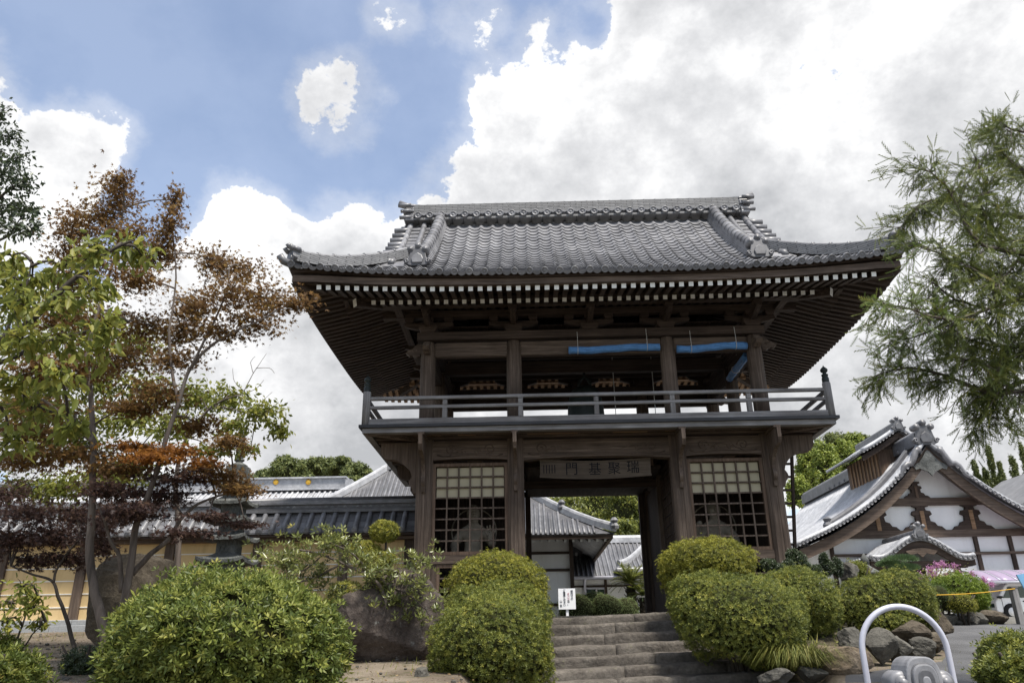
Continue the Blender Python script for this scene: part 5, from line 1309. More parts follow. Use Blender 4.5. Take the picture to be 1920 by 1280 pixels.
def leaf_cloud(name, P, X, Z, size, tpl, mat, parent, kind='stuff', rng=RNG):
    P, X, Z = np.asarray(P, float), nrm(np.asarray(X, float)), np.asarray(Z, float); n = len(P)
    Y = nrm(np.cross(Z, X)); Z = np.cross(X, Y); tv, tf = TPL[tpl]; k = len(tv)
    size = np.broadcast_to(np.asarray(size, float), (n,))
    V = P[:, None, :]+size[:, None, None]*(tv[None, :, 0:1]*X[:, None, :]+tv[None, :, 1:2]*Y[:, None, :]+tv[None, :, 2:3]*Z[:, None, :])
    V = V.reshape(-1, 3); lens = np.array([len(f) for f in tf]); flat = np.concatenate([np.array(f) for f in tf])
    loops = (flat[None, :]+(np.arange(n)*k)[:, None]).reshape(-1)
    starts = np.concatenate([[0], np.cumsum(np.tile(lens, n))[:-1]])
    me = bpy.data.meshes.new(name); me.vertices.add(len(V)); me.vertices.foreach_set('co', V.astype(np.float32).ravel())
    me.loops.add(len(loops)); me.loops.foreach_set('vertex_index', loops.astype(np.int32))
    me.polygons.add(len(starts)); me.polygons.foreach_set('loop_start', starts.astype(np.int32)); me.polygons.foreach_set('loop_total', np.tile(lens, n).astype(np.int32))
    r = np.clip(rng.beta(2.2, 2.2, n)+0, 0, 1); at = me.attributes.new('rnd', 'FLOAT', 'FACE'); at.data.foreach_set('value', np.repeat(r, len(tf)).astype(np.float32))
    me.materials.append(mat); me.update(calc_edges=True)
    o = bpy.data.objects.new(name, me); link(o, parent)
    if kind: o['kind'] = kind
    return o
def lump(P, seed, f=1.0):
    rg = np.random.default_rng(seed); s = np.zeros(len(P))
    for k in range(7):
        w = rg.normal(0, 1, 3); w = w/np.linalg.norm(w)*f*(2.2+1.5*k); s += np.sin(P @ w+rg.uniform(0, 6.28))/(1+.5*k)
    return s/2.6
def bush(name, label, cat, lobes, n, size, mat, tpl='whorl', group=None, amp=.07, up=.45, depth=.22, loose=.03, flat=-.85, stems=True, core=.74):
    """lobes: (centre, (rx, ry, rz)); leaves on and just under the surface of their union"""
    C = np.array([list(l[0]) for l in lobes]); Rr = np.array([l[1] for l in lobes]); zmin = min(c[2]-r[2]*.95 for c, r in zip(C, Rr))
    cx, cy = C[:, 0].mean(), C[:, 1].mean(); base = empty(name, (cx, cy, zmin), label, cat, group)
    area = np.array([(r[0]*r[1])**.8+(r[0]*r[2])**.8+(r[1]*r[2])**.8 for r in Rr]); cnts = (n*area/area.sum()*1.25).astype(int)
    Ps, Ns = [], []
    for i, (c, r) in enumerate(zip(C, Rr)):
        d = nrm(RNG.normal(0, 1, (cnts[i], 3))); d = d[d[:, 2] > flat]
        P = c+d*r; sc = 1+amp*lump(P/np.mean(r)*1.0, i+40, 1.3)+.6*amp*lump(P/np.mean(r), i+3, 3.5)+(.055/np.mean(r))*lump(P, i+9, 9.0)+0*lump(P/np.mean(r)*1.0, hash((name, i)) % 999 if False else i*7+len(lobes), 1.3)
        inner = 1-depth*RNG.exponential(.5, len(d)); P = c+d*r*(sc*inner)[:, None]; nn = nrm(d/r)
        keep = np.ones(len(P), bool)
        for j, (c2, r2) in enumerate(zip(C, Rr)):
            if j != i: keep &= (((P-c2)/r2)**2).sum(1) > .80
        Ps.append(P[keep]); Ns.append(nn[keep])
    P, Nn = np.concatenate(Ps), np.concatenate(Ns); P = P+RNG.normal(0, loose, P.shape)
    sh_ = RNG.random(len(P)) < .05; P[sh_] += (Nn[sh_]+[0, 0, .5])*(RNG.random((sh_.sum(), 1))*size*1.6)
    ax = nrm(Nn+np.array([0, 0, up])+RNG.normal(0, .5, Nn.shape)); sz = size*RNG.uniform(.7, 1.25, len(P))
    if tpl == 'whorl':
        X = nrm(np.cross(ax, RNG.normal(0, 1, ax.shape))); leaf_cloud('foliage', P, X, ax, sz, tpl, mat, base)
    else:
        X = nrm(np.cross(ax, RNG.normal(0, 1, ax.shape))+ax*.6); leaf_cloud('foliage', P, X, ax, sz, tpl, mat, base)
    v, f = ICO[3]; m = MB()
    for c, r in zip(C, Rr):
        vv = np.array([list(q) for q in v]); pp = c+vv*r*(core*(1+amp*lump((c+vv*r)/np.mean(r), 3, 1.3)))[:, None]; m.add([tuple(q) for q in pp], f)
    m.build('shade_core', MT['core_shade'], base, True)  # solid dark lobes added to block see-through and paint shade between leaves
    if stems:
        g = G(cx, cy); m = MB()
        for k in range(5):
            a = k*1.3; m.tube([(cx+.05*math.cos(a), cy+.05*math.sin(a), min(g, zmin)-.02), (cx+.12*math.cos(a), cy+.12*math.sin(a), zmin+.12), (cx+.3*math.cos(a), cy+.25*math.sin(a), zmin+.35)], [.025, .02, .012], 6)
        m.build('stems', MT['bark_dk'], base, True, kind='stuff')
    return base
def LB(px, py, Y, rx, rz, ry=None):
    """lobe from a photo bearing: half width rx, half height rz in photo units"""
    c = W(px, py, Y); k = px2m(c); return (c, (rx*k, (ry if ry else rx)*k, rz*k))
# azaleas
bush('azalea_bush', 'large loose azalea bush with long green leaves beside the maple trunks', 'bush',
     [LB(430, 1205, -6.6, 205, 108, 180), LB(310, 1235, -6.8, 100, 88), LB(555, 1222, -6.7, 90, 92), LB(390, 1132, -6.4, 95, 58), LB(475, 1135, -6.3, 85, 55), LB(275, 1172, -6.5, 48, 48), LB(520, 1160, -6.8, 60, 50), LB(350, 1190, -7.2, 70, 60)],
     10500, .060, LM['azalea'], amp=.09, depth=.16, loose=.035)
bush('clipped_azalea', 'clipped yellow-green azalea dome against the left lattice window', 'bush', [LB(930, 1092, -2.0, 92, 56), LB(965, 1115, -2.1, 60, 50)], 9000, .030, LM['azalea_y'], group=None, amp=.05, loose=.012)
bush('clipped_azalea', 'middle azalea with reddish tips between two clipped domes left of the steps', 'bush', [LB(950, 1150, -2.9, 80, 62), LB(880, 1150, -3.0, 55, 50), LB(990, 1160, -2.8, 42, 50)], 7500, .030, LM['azalea_g'], amp=.06, loose=.012)
bush('clipped_azalea', 'round green azalea at the foot of the steps beside the dark boulder', 'bush', [LB(920, 1205, -4.3, 114, 92), LB(870, 1230, -4.4, 62, 70), LB(985, 1235, -4.3, 52, 65)], 13000, .030, LM['azalea_g'], amp=.05, loose=.014)
bush('clipped_azalea', 'clipped yellow-green azalea mound in front of the right lattice window', 'bush', [LB(1326, 1058, -2.0, 90, 48), LB(1280, 1075, -2.0, 42, 45)], 8500, .030, LM['azalea_y'], amp=.05, loose=.012)
bush('clipped_azalea', 'largest clipped azalea spilling over the right edge of the steps', 'bush', [LB(1385, 1160, -3.7, 118, 82), LB(1320, 1130, -3.4, 66, 55), LB(1440, 1190, -3.8, 66, 70), LB(1290, 1115, -3.3, 34, 30), LB(1475, 1150, -3.5, 40, 50)], 16000, .031, LM['azalea_g'], amp=.09, loose=.014)
bush('clipped_azalea', 'azalea with open lower stems beside the grass tuft and boulders', 'bush', [LB(1490, 1130, -2.8, 80, 62), LB(1530, 1150, -2.7, 42, 45)], 8500, .031, LM['azalea_g'], amp=.08, loose=.016)
bush('round_shrub', 'dark clipped shrub above the boulders behind the pipe arch', 'bush', [LB(1625, 1125, -2.0, 58, 42), LB(1690, 1118, -1.9, 60, 48), LB(1720, 1135, -1.8, 34, 42), LB(1590, 1140, -2.1, 30, 30), LB(1650, 1165, -2.1, 60, 30)], 9000, .030, LM['azalea_g'], amp=.1, loose=.02, depth=.2)
bush('round_shrub', 'bright green rounded shrub beside the white truck', 'bush', [LB(1800, 1112, 3.6, 46, 34), LB(1822, 1122, 3.6, 28, 28), LB(1772, 1110, 3.6, 28, 24)], 4200, .05, LM['bright'], amp=.1, loose=.02)
bush('round_shrub', 'small clipped golden shrub under the yellow rope', 'bush', [LB(1803, 1131, 2.75, 26, 19)], 3000, .028, LM['azalea_y'], amp=.03, loose=.008, tpl='rhomb')
bush('round_shrub', 'blue-green low juniper between the dark shrub and the golden one', 'bush', [LB(1760, 1115, 2.9, 22, 24), LB(1770, 1130, 3.0, 20, 18)], 2600, .03, LM['pine'], amp=.05, tpl='needle')
bush('edge_shrub', 'loose green shrub at the edge of the asphalt beside the pipe arch', 'bush', [LB(1925, 1250, -7.2, 75, 60), LB(1900, 1270, -7.3, 52, 44)], 5200, .040, LM['azalea_g'], amp=.1, loose=.02)
# round clipped bushes inside the precinct
for px, py, rx, ry, Y, lab in ((1080, 1143, 34, 30, 7.2, 'clipped round bush behind the white notice'), (1112, 1133, 27, 22, 8.2, 'small clipped bush at the back of the round group'),
                               (1136, 1140, 30, 25, 7.3, 'clipped round bush in the middle of the passage view'), (1172, 1142, 26, 21, 7.6, 'low clipped bush beside the sago palm')):
    bush('clipped_ball_bush', lab, 'bush', [LB(px, py, Y, rx, ry)], 3200, .030, LM['box'], 'rhomb', 'clipped balls beyond the gate', amp=.015, loose=.004, depth=.03, core=.95)
# pom-pom tree and other small clipped things by the boulder
tp = empty('pompom_shrub', W(722, 1090, -2.6), 'small pruned shrub with yellow-green pom-poms above the dark boulder', 'bush')
for px, py, rx, rz, n in ((720, 996, 27, 19, 900), (683, 1030, 30, 16, 700), (705, 1048, 38, 16, 900), (650, 1120, 40, 30, 900)):
    c, r = LB(px, py, -2.6, rx, rz); d = nrm(RNG.normal(0, 1, (n, 3))); P = np.array(c)+d*np.array(r)*(1-.12*RNG.random((n, 1)))+RNG.normal(0, .012, (n, 3))
    ax = nrm(d+[0, 0, .5]); leaf_cloud('pompom', P, nrm(np.cross(ax, RNG.normal(0, 1, ax.shape))), ax, .030, 'whorl', LM['azalea_y'], tp)
m = MB(); m.tube([W(728, 1150, -2.6), W(722, 1060, -2.6), W(724, 1010, -2.6)], [.03, .022, .014], 7)
m.tube([W(722, 1060, -2.6), W(690, 1035, -2.6)], .012, 6); m.tube([W(726, 1100, -2.6), W(660, 1120, -2.6)], .014, 6); m.build('stems', MT['bark_dk'], tp, True)

# ------------------------------------------------------------------ trees
def smooth_path(pts, n=5):
    pts = [Vector(p) for p in pts]; out = []
    for i in range(len(pts)-1):
        p0, p1, p2, p3 = pts[max(i-1, 0)], pts[i], pts[i+1], pts[min(i+2, len(pts)-1)]
        for k in range(n):
            t = k/n; out.append(.5*((2*p1)+(p2-p0)*t+(2*p0-5*p1+4*p2-p3)*t*t+(3*p1-p0-3*p2+p3)*t*t*t))
    return out+[pts[-1]]
def limb(m, pts, r0, r1, seed=0, wob=.012, n=7):
    P = smooth_path(pts); k = len(P)
    P = [p+Vector((mnoise.noise(Vector((i*.45, seed, 0))), mnoise.noise(Vector((i*.45, seed, 7))), 0))*wob*(0 if i == 0 else 1) for i, p in enumerate(P)]
    m.tube(P, [r0+(r1-r0)*i/(k-1) for i in range(k)], n); return P
def px_path(L, Y0, Y1=None):
    Y1 = Y0 if Y1 is None else Y1; n = len(L); return [W(x, y, Y0+(Y1-Y0)*i/max(1, n-1)) for i, (x, y) in enumerate(L)]
def tree(name, label, limbs, pads, tpl, size, mat, bark, cat='tree', horiz=.7, ydep=.8, twigs=6, droop=.25, group=None, sizevar=.35, seed=1):
    """limbs: (points, r0, r1); pads: (px, py, Y, rx, rz, n[, material]) sprays of leaves carried by twigs from the nearest limb"""
    rg = np.random.default_rng(seed)
    root = empty(name, limbs[0][0][0], label, cat, group); wood_m = MB(); nodes = []
    for i, (pts, r0, r1) in enumerate(limbs): nodes += limb(wood_m, pts, r0, r1, i)[2:]
    tr = wood_m.build('trunk', bark, root, True)
    tw = MB(); by = {}
    for pd in pads:
        px, py, Y, rx, rz, n = pd[:6]; mt_ = pd[6] if len(pd) > 6 else mat
        c = W(px, py, Y); k = px2m(c); r = np.array((rx*k, ydep*rx*k, rz*k))
        near = min(nodes, key=lambda q: (q-c).length); P_, X_ = [], []
        if (near-c).length > .05:
            path = smooth_path([near, near.lerp(c, .5)+Vector((0, 0, .05)), c], 4); tw.tube(path, [.014-.009*i/(len(path)-1) for i in range(len(path))], 5, False)
        for t in range(twigs):
            d = nrm(rg.normal(0, 1, 3)); e_ = np.array(c)+d*r*rg.uniform(.5, 1.0); s_ = np.array(c)-d*r*rg.uniform(0, .35)
            tw.tube([tuple(s_), tuple((s_+e_)/2+np.array((0, 0, .02))), tuple(e_)], [.006, .0045, .002], 4, False)
            q = max(4, n//twigs); u = rg.random(q)**.7; pp = s_+(e_-s_)*u[:, None]+rg.normal(0, 1, (q, 3))*r*np.array((.30, .30, .34))
            P_.append(pp); X_.append(nrm(e_-s_)+rg.normal(0, .8, (q, 3))-np.array((0, 0, droop)))
        P_, X_ = np.concatenate(P_), np.concatenate(X_)
        by.setdefault(mt_.name, []).append((P_, X_, mt_))
    tw.build('twigs', bark, root, True, kind='stuff')
    for nm, L in by.items():
        P_, X_ = np.concatenate([l[0] for l in L]), np.concatenate([l[1] for l in L])
        Z_ = np.array((0, 0, 1.0))*horiz+rg.normal(0, .45, P_.shape)
        leaf_cloud('crown', P_, X_, Z_, size*rg.uniform(1-sizevar, 1+sizevar, len(P_)), tpl, L[0][2], root, rng=rg)
    return root
YM = -5.2
mlimbs = [(px_path([(214, 1278), (196, 1185), (178, 1110), (168, 1040), (172, 960), (175, 840), (170, 740), (163, 660), (185, 580), (215, 480), (232, 390)], YM), .060, .010),
          (px_path([(212, 1200), (231, 1135), (245, 1062), (254, 990), (268, 954), (290, 895), (313, 818), (335, 754), (357, 690), (400, 645), (447, 619), (500, 595)], YM, YM-.5), .046, .010),
          (px_path([(247, 1076), (280, 1040), (313, 1013), (344, 967), (380, 940), (440, 920)], YM, YM+.2), .035, .010),
          (px_path([(228, 1110), (224, 1044), (208, 1017), (190, 960), (150, 900)], YM, YM-.4), .028, .008),
          (px_path([(335, 754), (322, 690), (318, 620), (330, 520), (322, 420)], YM-.3), .022, .006),
          (px_path([(175, 830), (130, 790), (80, 750), (20, 740)], YM, YM-.6), .028, .008),
          (px_path([(170, 740), (120, 640), (110, 540), (130, 470)], YM, YM+.3), .022, .006),
          (px_path([(357, 690), (420, 560), (430, 500)], YM-.4), .016, .006)]
OR, PU, BZ = LM['maple_or'], LM['maple_dk'], LM['maple']
mp_ = [(222, 365, 45, 38), (230, 335, 22, 18), (190, 410, 60, 35), (130, 440, 50, 38), (160, 480, 70, 35), (240, 455, 60, 35), (328, 375, 18, 28), (322, 425, 30, 38), (295, 480, 45, 35), (250, 530, 70, 30), (130, 530, 55, 30),
       (400, 490, 40, 30), (450, 505, 48, 28), (430, 550, 70, 28), (370, 570, 50, 32), (500, 560, 60, 26), (550, 575, 36, 22), (480, 600, 70, 16), (340, 620, 55, 32), (280, 610, 60, 30), (420, 625, 50, 18), (180, 610, 60, 35), (230, 670, 70, 30), (330, 680, 50, 24), (100, 600, 50, 30), (140, 690, 60, 30), (300, 740, 60, 28), (80, 690, 50, 30)]
pads = [(x, y, YM+random.uniform(-.5, .4), rx*1.25, rz*1.15, int(rx*rz*.42)+90) for x, y, rx, rz in mp_]
pads += [(x, y, YM-.2+random.uniform(-.4, .3), rx, rz, int(rx*rz*.5)+90, OR) for x, y, rx, rz in [(250, 838, 60, 12), (330, 845, 70, 14), (380, 870, 50, 16), (300, 862, 80, 12)]]
pads += [(x, y, YM+random.uniform(-.4, .4), rx, rz, int(rx*rz*.42)+90) for x, y, rx, rz in [(420, 890, 70, 16), (450, 920, 55, 14), (90, 770, 90, 16), (60, 810, 90, 18), (140, 850, 110, 18), (40, 870, 80, 22), (230, 880, 80, 18), (370, 800, 60, 18), (430, 830, 55, 16), (240, 770, 70, 20)]]
pads += [(x, y, YM+random.uniform(-.4, .4), rx, rz, int(rx*rz*.42)+90, PU) for x, y, rx, rz in [(300, 930, 90, 22), (250, 960, 80, 20), (390, 965, 60, 12), (350, 1000, 70, 10), (460, 985, 60, 8), (200, 920, 70, 22), (330, 900, 80, 18)]]
tree('bronze_maple', 'tall bronze-leaved maple with forked grey trunks by the ochre wall', mlimbs, pads, 'maple', .042, BZ, MT['bark'], seed=4)
YS = -3.2
tree('purple_maple', 'small dark purple maple on a thin slanting trunk by the wall', [(px_path([(143, 1228), (128, 1170), (109, 1117), (97, 1088), (60, 1076), (20, 1060)], YS), .03, .010), (px_path([(100, 1092), (110, 1060), (150, 1010), (200, 980)], YS), .018, .008)],
     [(x, y, YS+random.uniform(-.4, .4), rx, rz, int(rx*rz*.46)+60) for x, y, rx, rz in [(60, 960, 80, 28), (140, 965, 70, 30), (30, 1010, 60, 28), (100, 1005, 70, 26), (180, 990, 60, 28), (60, 1050, 60, 20), (130, 1045, 60, 18), (220, 960, 50, 26), (10, 930, 60, 30), (190, 1030, 40, 18)]],
     'maple', .046, PU, MT['bark_dk'], seed=5)
YL = -8.4
gl_ = [(px_path([(-160, 800), (-60, 690), (0, 640), (60, 600), (130, 530), (190, 480), (250, 450)], YL), .045, .008), (px_path([(-60, 700), (20, 672), (90, 640), (170, 620), (250, 600)], YL, YL+.3), .022, .006),
       (px_path([(-100, 760), (0, 760), (60, 760), (140, 790)], YL), .02, .006), (px_path([(-230, 1500), (-210, 1150), (-160, 800)], YL), .08, .05), (px_path([(0, 640), (40, 560), (60, 490)], YL), .012, .005)]
gp_ = [(20, 480, 45, 30), (60, 520, 50, 35), (120, 500, 50, 32), (180, 480, 45, 30), (235, 465, 40, 26), (270, 485, 28, 28), (20, 570, 55, 35), (100, 575, 55, 32), (170, 545, 45, 32), (40, 640, 60, 34), (120, 640, 60, 30), (200, 610, 50, 28), (30, 710, 60, 34), (110, 700, 55, 28), (60, 770, 70, 30), (140, 790, 40, 26), (20, 830, 50, 28), (190, 660, 45, 26), (5, 520, 40, 40)]
gt = tree('green_leaf_tree', 'soft green broad-leaved tree reaching in over the maple', gl_, [(x, y, YL+random.uniform(-.4, .4), rx, rz, int(rx*rz*.040)+24) for x, y, rx, rz in gp_], 'leaf', .085, LM['green'], MT['bark_dk'], droop=.9, horiz=.5, seed=6, twigs=5)
YR = -2.4
tree('droopy_green_tree', 'slender green tree with drooping leaves and bare twigs behind the maple', [(px_path([(330, 1150), (335, 1000), (330, 900), (350, 820), (400, 760), (450, 740)], YR), .05, .01), (px_path([(350, 820), (280, 760), (220, 700)], YR), .03, .008), (px_path([(400, 760), (450, 770), (500, 790), (535, 815)], YR), .012, .004)],
     [(x, y, YR+random.uniform(-.5, .5), rx, rz, int(rx*rz*.24)+80) for x, y, rx, rz in [(290, 730, 70, 40), (370, 745, 50, 40), (430, 745, 50, 34), (490, 775, 45, 26), (520, 800, 30, 22), (440, 800, 50, 22), (250, 790, 70, 40), (330, 800, 60, 34), (180, 720, 70, 40), (100, 720, 80, 50), (60, 830, 80, 50), (160, 830, 70, 40), (240, 870, 60, 40), (400, 845, 50, 16), (40, 920, 60, 30), (470, 840, 30, 12), (60, 640, 80, 50), (160, 640, 80, 50), (250, 640, 70, 40), (30, 760, 70, 50), (120, 780, 80, 40), (30, 560, 60, 50), (130, 560, 60, 40), (200, 900, 70, 30), (120, 910, 70, 30)]],
     'rhomb', .085, LM['green'], MT['bark'], droop=1.0, horiz=.4, seed=8)
bt_ = MB()
btw = empty('bare_twig_branch', W(440, 790, YR+.3), 'bare leafless twigs rising beside the drooping green tree', 'branch')
for k, L in enumerate(([(440, 800), (455, 740), (475, 700), (500, 662)], [(455, 740), (480, 728), (495, 712)], [(475, 700), (470, 680), (478, 668)], [(447, 770), (480, 760), (510, 735)], [(480, 690), (505, 690), (515, 700)], [(460, 735), (440, 715), (436, 690)], [(480, 760), (505, 770), (525, 765)])):
    limb(bt_, px_path(L, YR+.3), .010 if k == 0 else .006, .003, k, .01, 5)
bt_.build('twigs', MT['bark'], btw, True)
YE = -3.0
tree('dark_evergreen', 'dark glossy evergreen tree rising above the maple crown', [(px_path([(-150, 1250), (-140, 900), (-110, 600), (-60, 400), (-20, 260)], YE), .16, .03), (px_path([(-110, 600), (-40, 480), (20, 440)], YE), .05, .015), (px_path([(-80, 470), (-10, 380), (40, 340)], YE), .04, .012)],
     [(x, y, YE+random.uniform(-.5, .5), rx, rz, int(rx*rz*.15)+50) for x, y, rx, rz in [(0, 215, 25, 30), (15, 255, 28, 26), (30, 300, 35, 26), (0, 320, 45, 40), (45, 350, 36, 30), (15, 390, 50, 34), (50, 395, 30, 28), (30, 430, 45, 24), (-20, 270, 40, 50), (-30, 400, 50, 60), (-50, 330, 50, 50), (60, 430, 26, 18)]],
     'rhomb', .085, LM['dark'], MT['bark_dk'], droop=.9, horiz=.3, seed=9)
# rhododendron-like plant with whorls on crooked branches
YP = -3.6
wl_ = empty('whorled_leaf_shrub', W(735, 1200, YP), 'straggly shrub with crooked bare limbs and whorls of glossy leaves over the boulder', 'bush')
m = MB(); nodes = []
for k, (L, r0, r1) in enumerate((([(725, 1215), (738, 1170), (748, 1140), (735, 1100), (700, 1075), (650, 1055), (610, 1040), (560, 1030)], .035, .010), ([(748, 1140), (752, 1100), (725, 1075), (760, 1068), (800, 1085), (830, 1100)], .024, .008), ([(700, 1075), (690, 1050), (660, 1030), (620, 1015)], .016, .007),
       ([(752, 1100), (790, 1110), (830, 1140), (850, 1160)], .014, .005), ([(650, 1055), (600, 1080), (550, 1090), (520, 1080)], .016, .006), ([(800, 1085), (815, 1062), (830, 1045)], .010, .005), ([(610, 1040), (560, 1070), (510, 1050)], .010, .005))):
    L2 = [(580+(x-580)*.86, y) for x, y in L]; nodes += limb(m, px_path(L2, YP, YP-.25), r0, r1, k, .03)[6:]
m.build('limbs', MT['bark'], wl_, True)
P_ = []
for q in nodes:
    for k in range(4): P_.append(np.array(q)+RNG.normal(0, 1, 3)*np.array((.13, .13, .10))+np.array((0, 0, .06)))
for x, y, rx, ry, n in ((545, 1045, 45, 30, 60), (590, 1085, 50, 34, 70), (620, 1015, 32, 18, 36), (640, 1120, 22, 22, 24), (745, 1125, 40, 20, 26), (790, 1055, 18, 12, 14), (765, 1150, 16, 14, 8), (505, 1050, 25, 30, 24), (700, 1090, 30, 20, 26)):
    c = W(x, y, YP); k = px2m(c); P_ += list(np.array(c)+RNG.normal(0, .5, (n, 3))*np.array((rx*k, .18, ry*k)))
P_ = np.array(P_); ax = nrm(RNG.normal(0, .45, P_.shape)+[0, -.25, 1]); leaf_cloud('foliage', P_, nrm(np.cross(ax, RNG.normal(0, 1, ax.shape))), ax, RNG.uniform(.06, .10, len(P_)), 'whorl', LM['glossy'], wl_)
# young plants at the left edge
tree('small_leafy_plant', 'low leafy plant with thin stems in front of the granite wall foot', [(px_path([(30, 1290), (30, 1210), (50, 1150), (70, 1110)], -6.6), .012, .005), (px_path([(30, 1240), (15, 1180), (5, 1130)], -6.6), .01, .004), (px_path([(32, 1230), (60, 1190), (85, 1165)], -6.6), .008, .004)],
     [(x, y, -6.6+random.uniform(-.2, .2), rx, rz, 60) for x, y, rx, rz in [(40, 1100, 36, 18), (70, 1120, 26, 16), (20, 1130, 34, 16), (60, 1140, 30, 14), (10, 1165, 30, 20), (75, 1165, 26, 12)]], 'leaf', .060, LM['green'], MT['bark_dk'], 'plant', seed=12, droop=.3)
bush('low_shrub', 'small dark green shrub at the base of the thin purple maple trunk', 'bush', [LB(160, 1245, -4.2, 38, 24)], 1100, .035, LM['dark'], amp=.15, loose=.03)
bush('low_shrub', 'pale green shrub with reddish leaves at the bottom of the garden bed', 'bush', [LB(15, 1275, -6.9, 50, 35), LB(-10, 1240, -6.7, 40, 30)], 1400, .055, LM['azalea'], amp=.15, loose=.04)
# conifer on the right: trunk outside the view, long boughs with drooping sprays
YC = -6.4
cf = empty('conifer_tree', ((W(2180, 900, YC).x+.7), YC, G((W(2180, 900, YC).x+.7), YC)), 'tall conifer with drooping feathery sprays in front of the hall roof corner', 'tree')
m = MB(); tb = Vector(((W(2180, 900, YC).x+.7), YC, G((W(2180, 900, YC).x+.7), YC)-.05)); m.tube([tb, tb+Vector((.02, 0, 2.5)), tb+Vector((.1, 0, 4.2)), tb+Vector((.3, 0, 6.0))], [.19, .15, .10, .03], 10)
BR = [[(2180, 470), (1990, 425), (1900, 405), (1840, 400), (1780, 375), (1725, 385), (1690, 425)], [(2180, 420), (1990, 350), (1920, 320), (1880, 290), (1850, 250)], [(2180, 560), (1960, 485), (1880, 470), (1825, 445), (1775, 350), (1730, 315)],
      [(2180, 640), (1990, 560), (1920, 560), (1850, 580), (1780, 600), (1710, 580), (1650, 570)], [(2180, 760), (2000, 715), (1900, 735), (1840, 730), (1760, 700), (1700, 690), (1650, 700)], [(2180, 700), (1990, 640), (1920, 650), (1850, 645), (1790, 625)],
      [(2180, 760), (1990, 700), (1920, 715), (1860, 750), (1835, 800)], [(2180, 380), (2000, 280), (1920, 250), (1880, 235)], [(1920, 560), (1880, 520), (1820, 500), (1770, 480), (1720, 460)], [(1900, 735), (1860, 690), (1800, 670)], [(1880, 470), (1850, 420), (1850, 350), (1830, 300)],
      [(1990, 560), (1940, 600), (1900, 640), (1870, 680)], [(1990, 425), (1930, 450), (1900, 500), (1860, 540)], [(1850, 580), (1790, 560), (1750, 530)], [(1780, 600), (1720, 630), (1670, 640)]]
SP_, SX = [], []
for k, L in enumerate(BR):
    lead = L[0][0] > 2100
    P = limb(m, px_path(L, YC+random.uniform(-.15, .15) if lead else YC, YC+random.uniform(-.7, .5)), .035 if lead else .014, .005, k, .03, 6)
    for i in range(4 if lead else 1, len(P)):
        q = np.array(P[i]); d = np.array(P[i]-P[i-1]); d = d/np.linalg.norm(d)
        for s_ in range(3):
            if lead and i < 8 and s_ < 2: continue
            dirv = nrm(d*RNG.uniform(.1, .9)+RNG.normal(0, .55, 3)+np.array((0, 0, -.15))); Ls = RNG.uniform(.10, .42)
            e_ = q+dirv*Ls+np.array((0, 0, -.12*Ls)); m.tube([tuple(q), tuple((q+e_)/2+np.array((0, 0, .02))), tuple(e_)], [.005, .004, .002], 4, False)
            for u in np.linspace(.25, 1.0, 4):
                for r_ in range(3):
                    SP_.append(q+(e_-q)*u+RNG.normal(0, .02, 3)); SX.append(nrm(dirv*.8+RNG.normal(0, .55, 3)+np.array((0, 0, -.30))))
m.build('boughs', MT['bark'], cf, True)
SP_, SX = np.array(SP_), np.array(SX); lt = np.array([(p[0] < W(1700, 560, YC).x and p[2] < W(1700, 500, YC).z and p[2] > W(1700, 690, YC).z) for p in SP_]) & (RNG.random(len(SP_)) < .5)
leaf_cloud('sprays', SP_[~lt], SX[~lt], RNG.normal(0, 1, SX[~lt].shape), RNG.uniform(.10, .20, (~lt).sum()), 'spray', LM['conifer'], cf)
if lt.any(): leaf_cloud('young_sprays', SP_[lt], SX[lt], RNG.normal(0, 1, SX[lt].shape), RNG.uniform(.07, .14, lt.sum()), 'spray', LM['conifer_lt'], cf)
# trees far behind: rounded crowns made of leaf clumps
def far_tree(px, py, Y, rx, rz, mat, label, group, size=.22, n=2600, name='woodland_tree', tpl='rhomb', narrow=False, base=None):
    c = W(px, py, Y); k = px2m(c); r = np.array((rx*k, rx*k*.9, rz*k)); g = -.2 if base is None else base
    root = empty(name, (c.x, Y, g), label, 'tree', group); rg = np.random.default_rng(int(px*3+py))
    n = int(n*1.7); nl = 70; cen = nrm(rg.normal(0, 1, (nl, 3))); cen[:, 2] = np.where(cen[:, 2] < -.5, -cen[:, 2], cen[:, 2]); cc = np.array(c)+cen*r*rg.uniform(.40, .92, (nl, 1))
    if narrow:
        t = rg.random(nl); cc = np.array(c)+np.stack([(rg.normal(0, .5, nl))*r[0]*(1-.8*t), rg.normal(0, .5, nl)*r[1]*(1-.8*t), (t*2-1)*r[2]], 1)
    i = rg.integers(0, nl, n); rr_ = np.array((.25, .25, .20))*r*rg.uniform(.6, 1.3, (n, 1))*(1 if not narrow else .9); d = nrm(rg.normal(0, 1, (n, 3))); P = cc[i]+d*rr_*rg.uniform(.5, 1.1, (n, 1))
    ax = nrm(d+[0, 0, .5]+rg.normal(0, .3, (n, 3))); leaf_cloud('crown', P, nrm(np.cross(ax, rg.normal(0, 1, ax.shape))+[0, 0, -.4]), ax, size*.72*rg.uniform(.6, 1.3, n), tpl, mat, root, rng=rg)
    m = MB(); m.tube([(c.x, Y, g-.1), (c.x+.1, Y, (g+c.z)/2), (c.x, Y, c.z+r[2]*.4)], [.05*r[0]+.08, .04*r[0]+.05, .03], 8)
    v, f = ICO[2]
    m.build('trunk', MT['bark_dk'], root, True)
    m = MB(); m.add([tuple(np.array(c)+np.array(list(q))*r*(.55 if not narrow else .2)) for q in v], f); m.build('shade_core', MT['core_shade'], root, True)  # added solid core, crown's inner shade put into its colour
    return root
rg = random.Random(21)
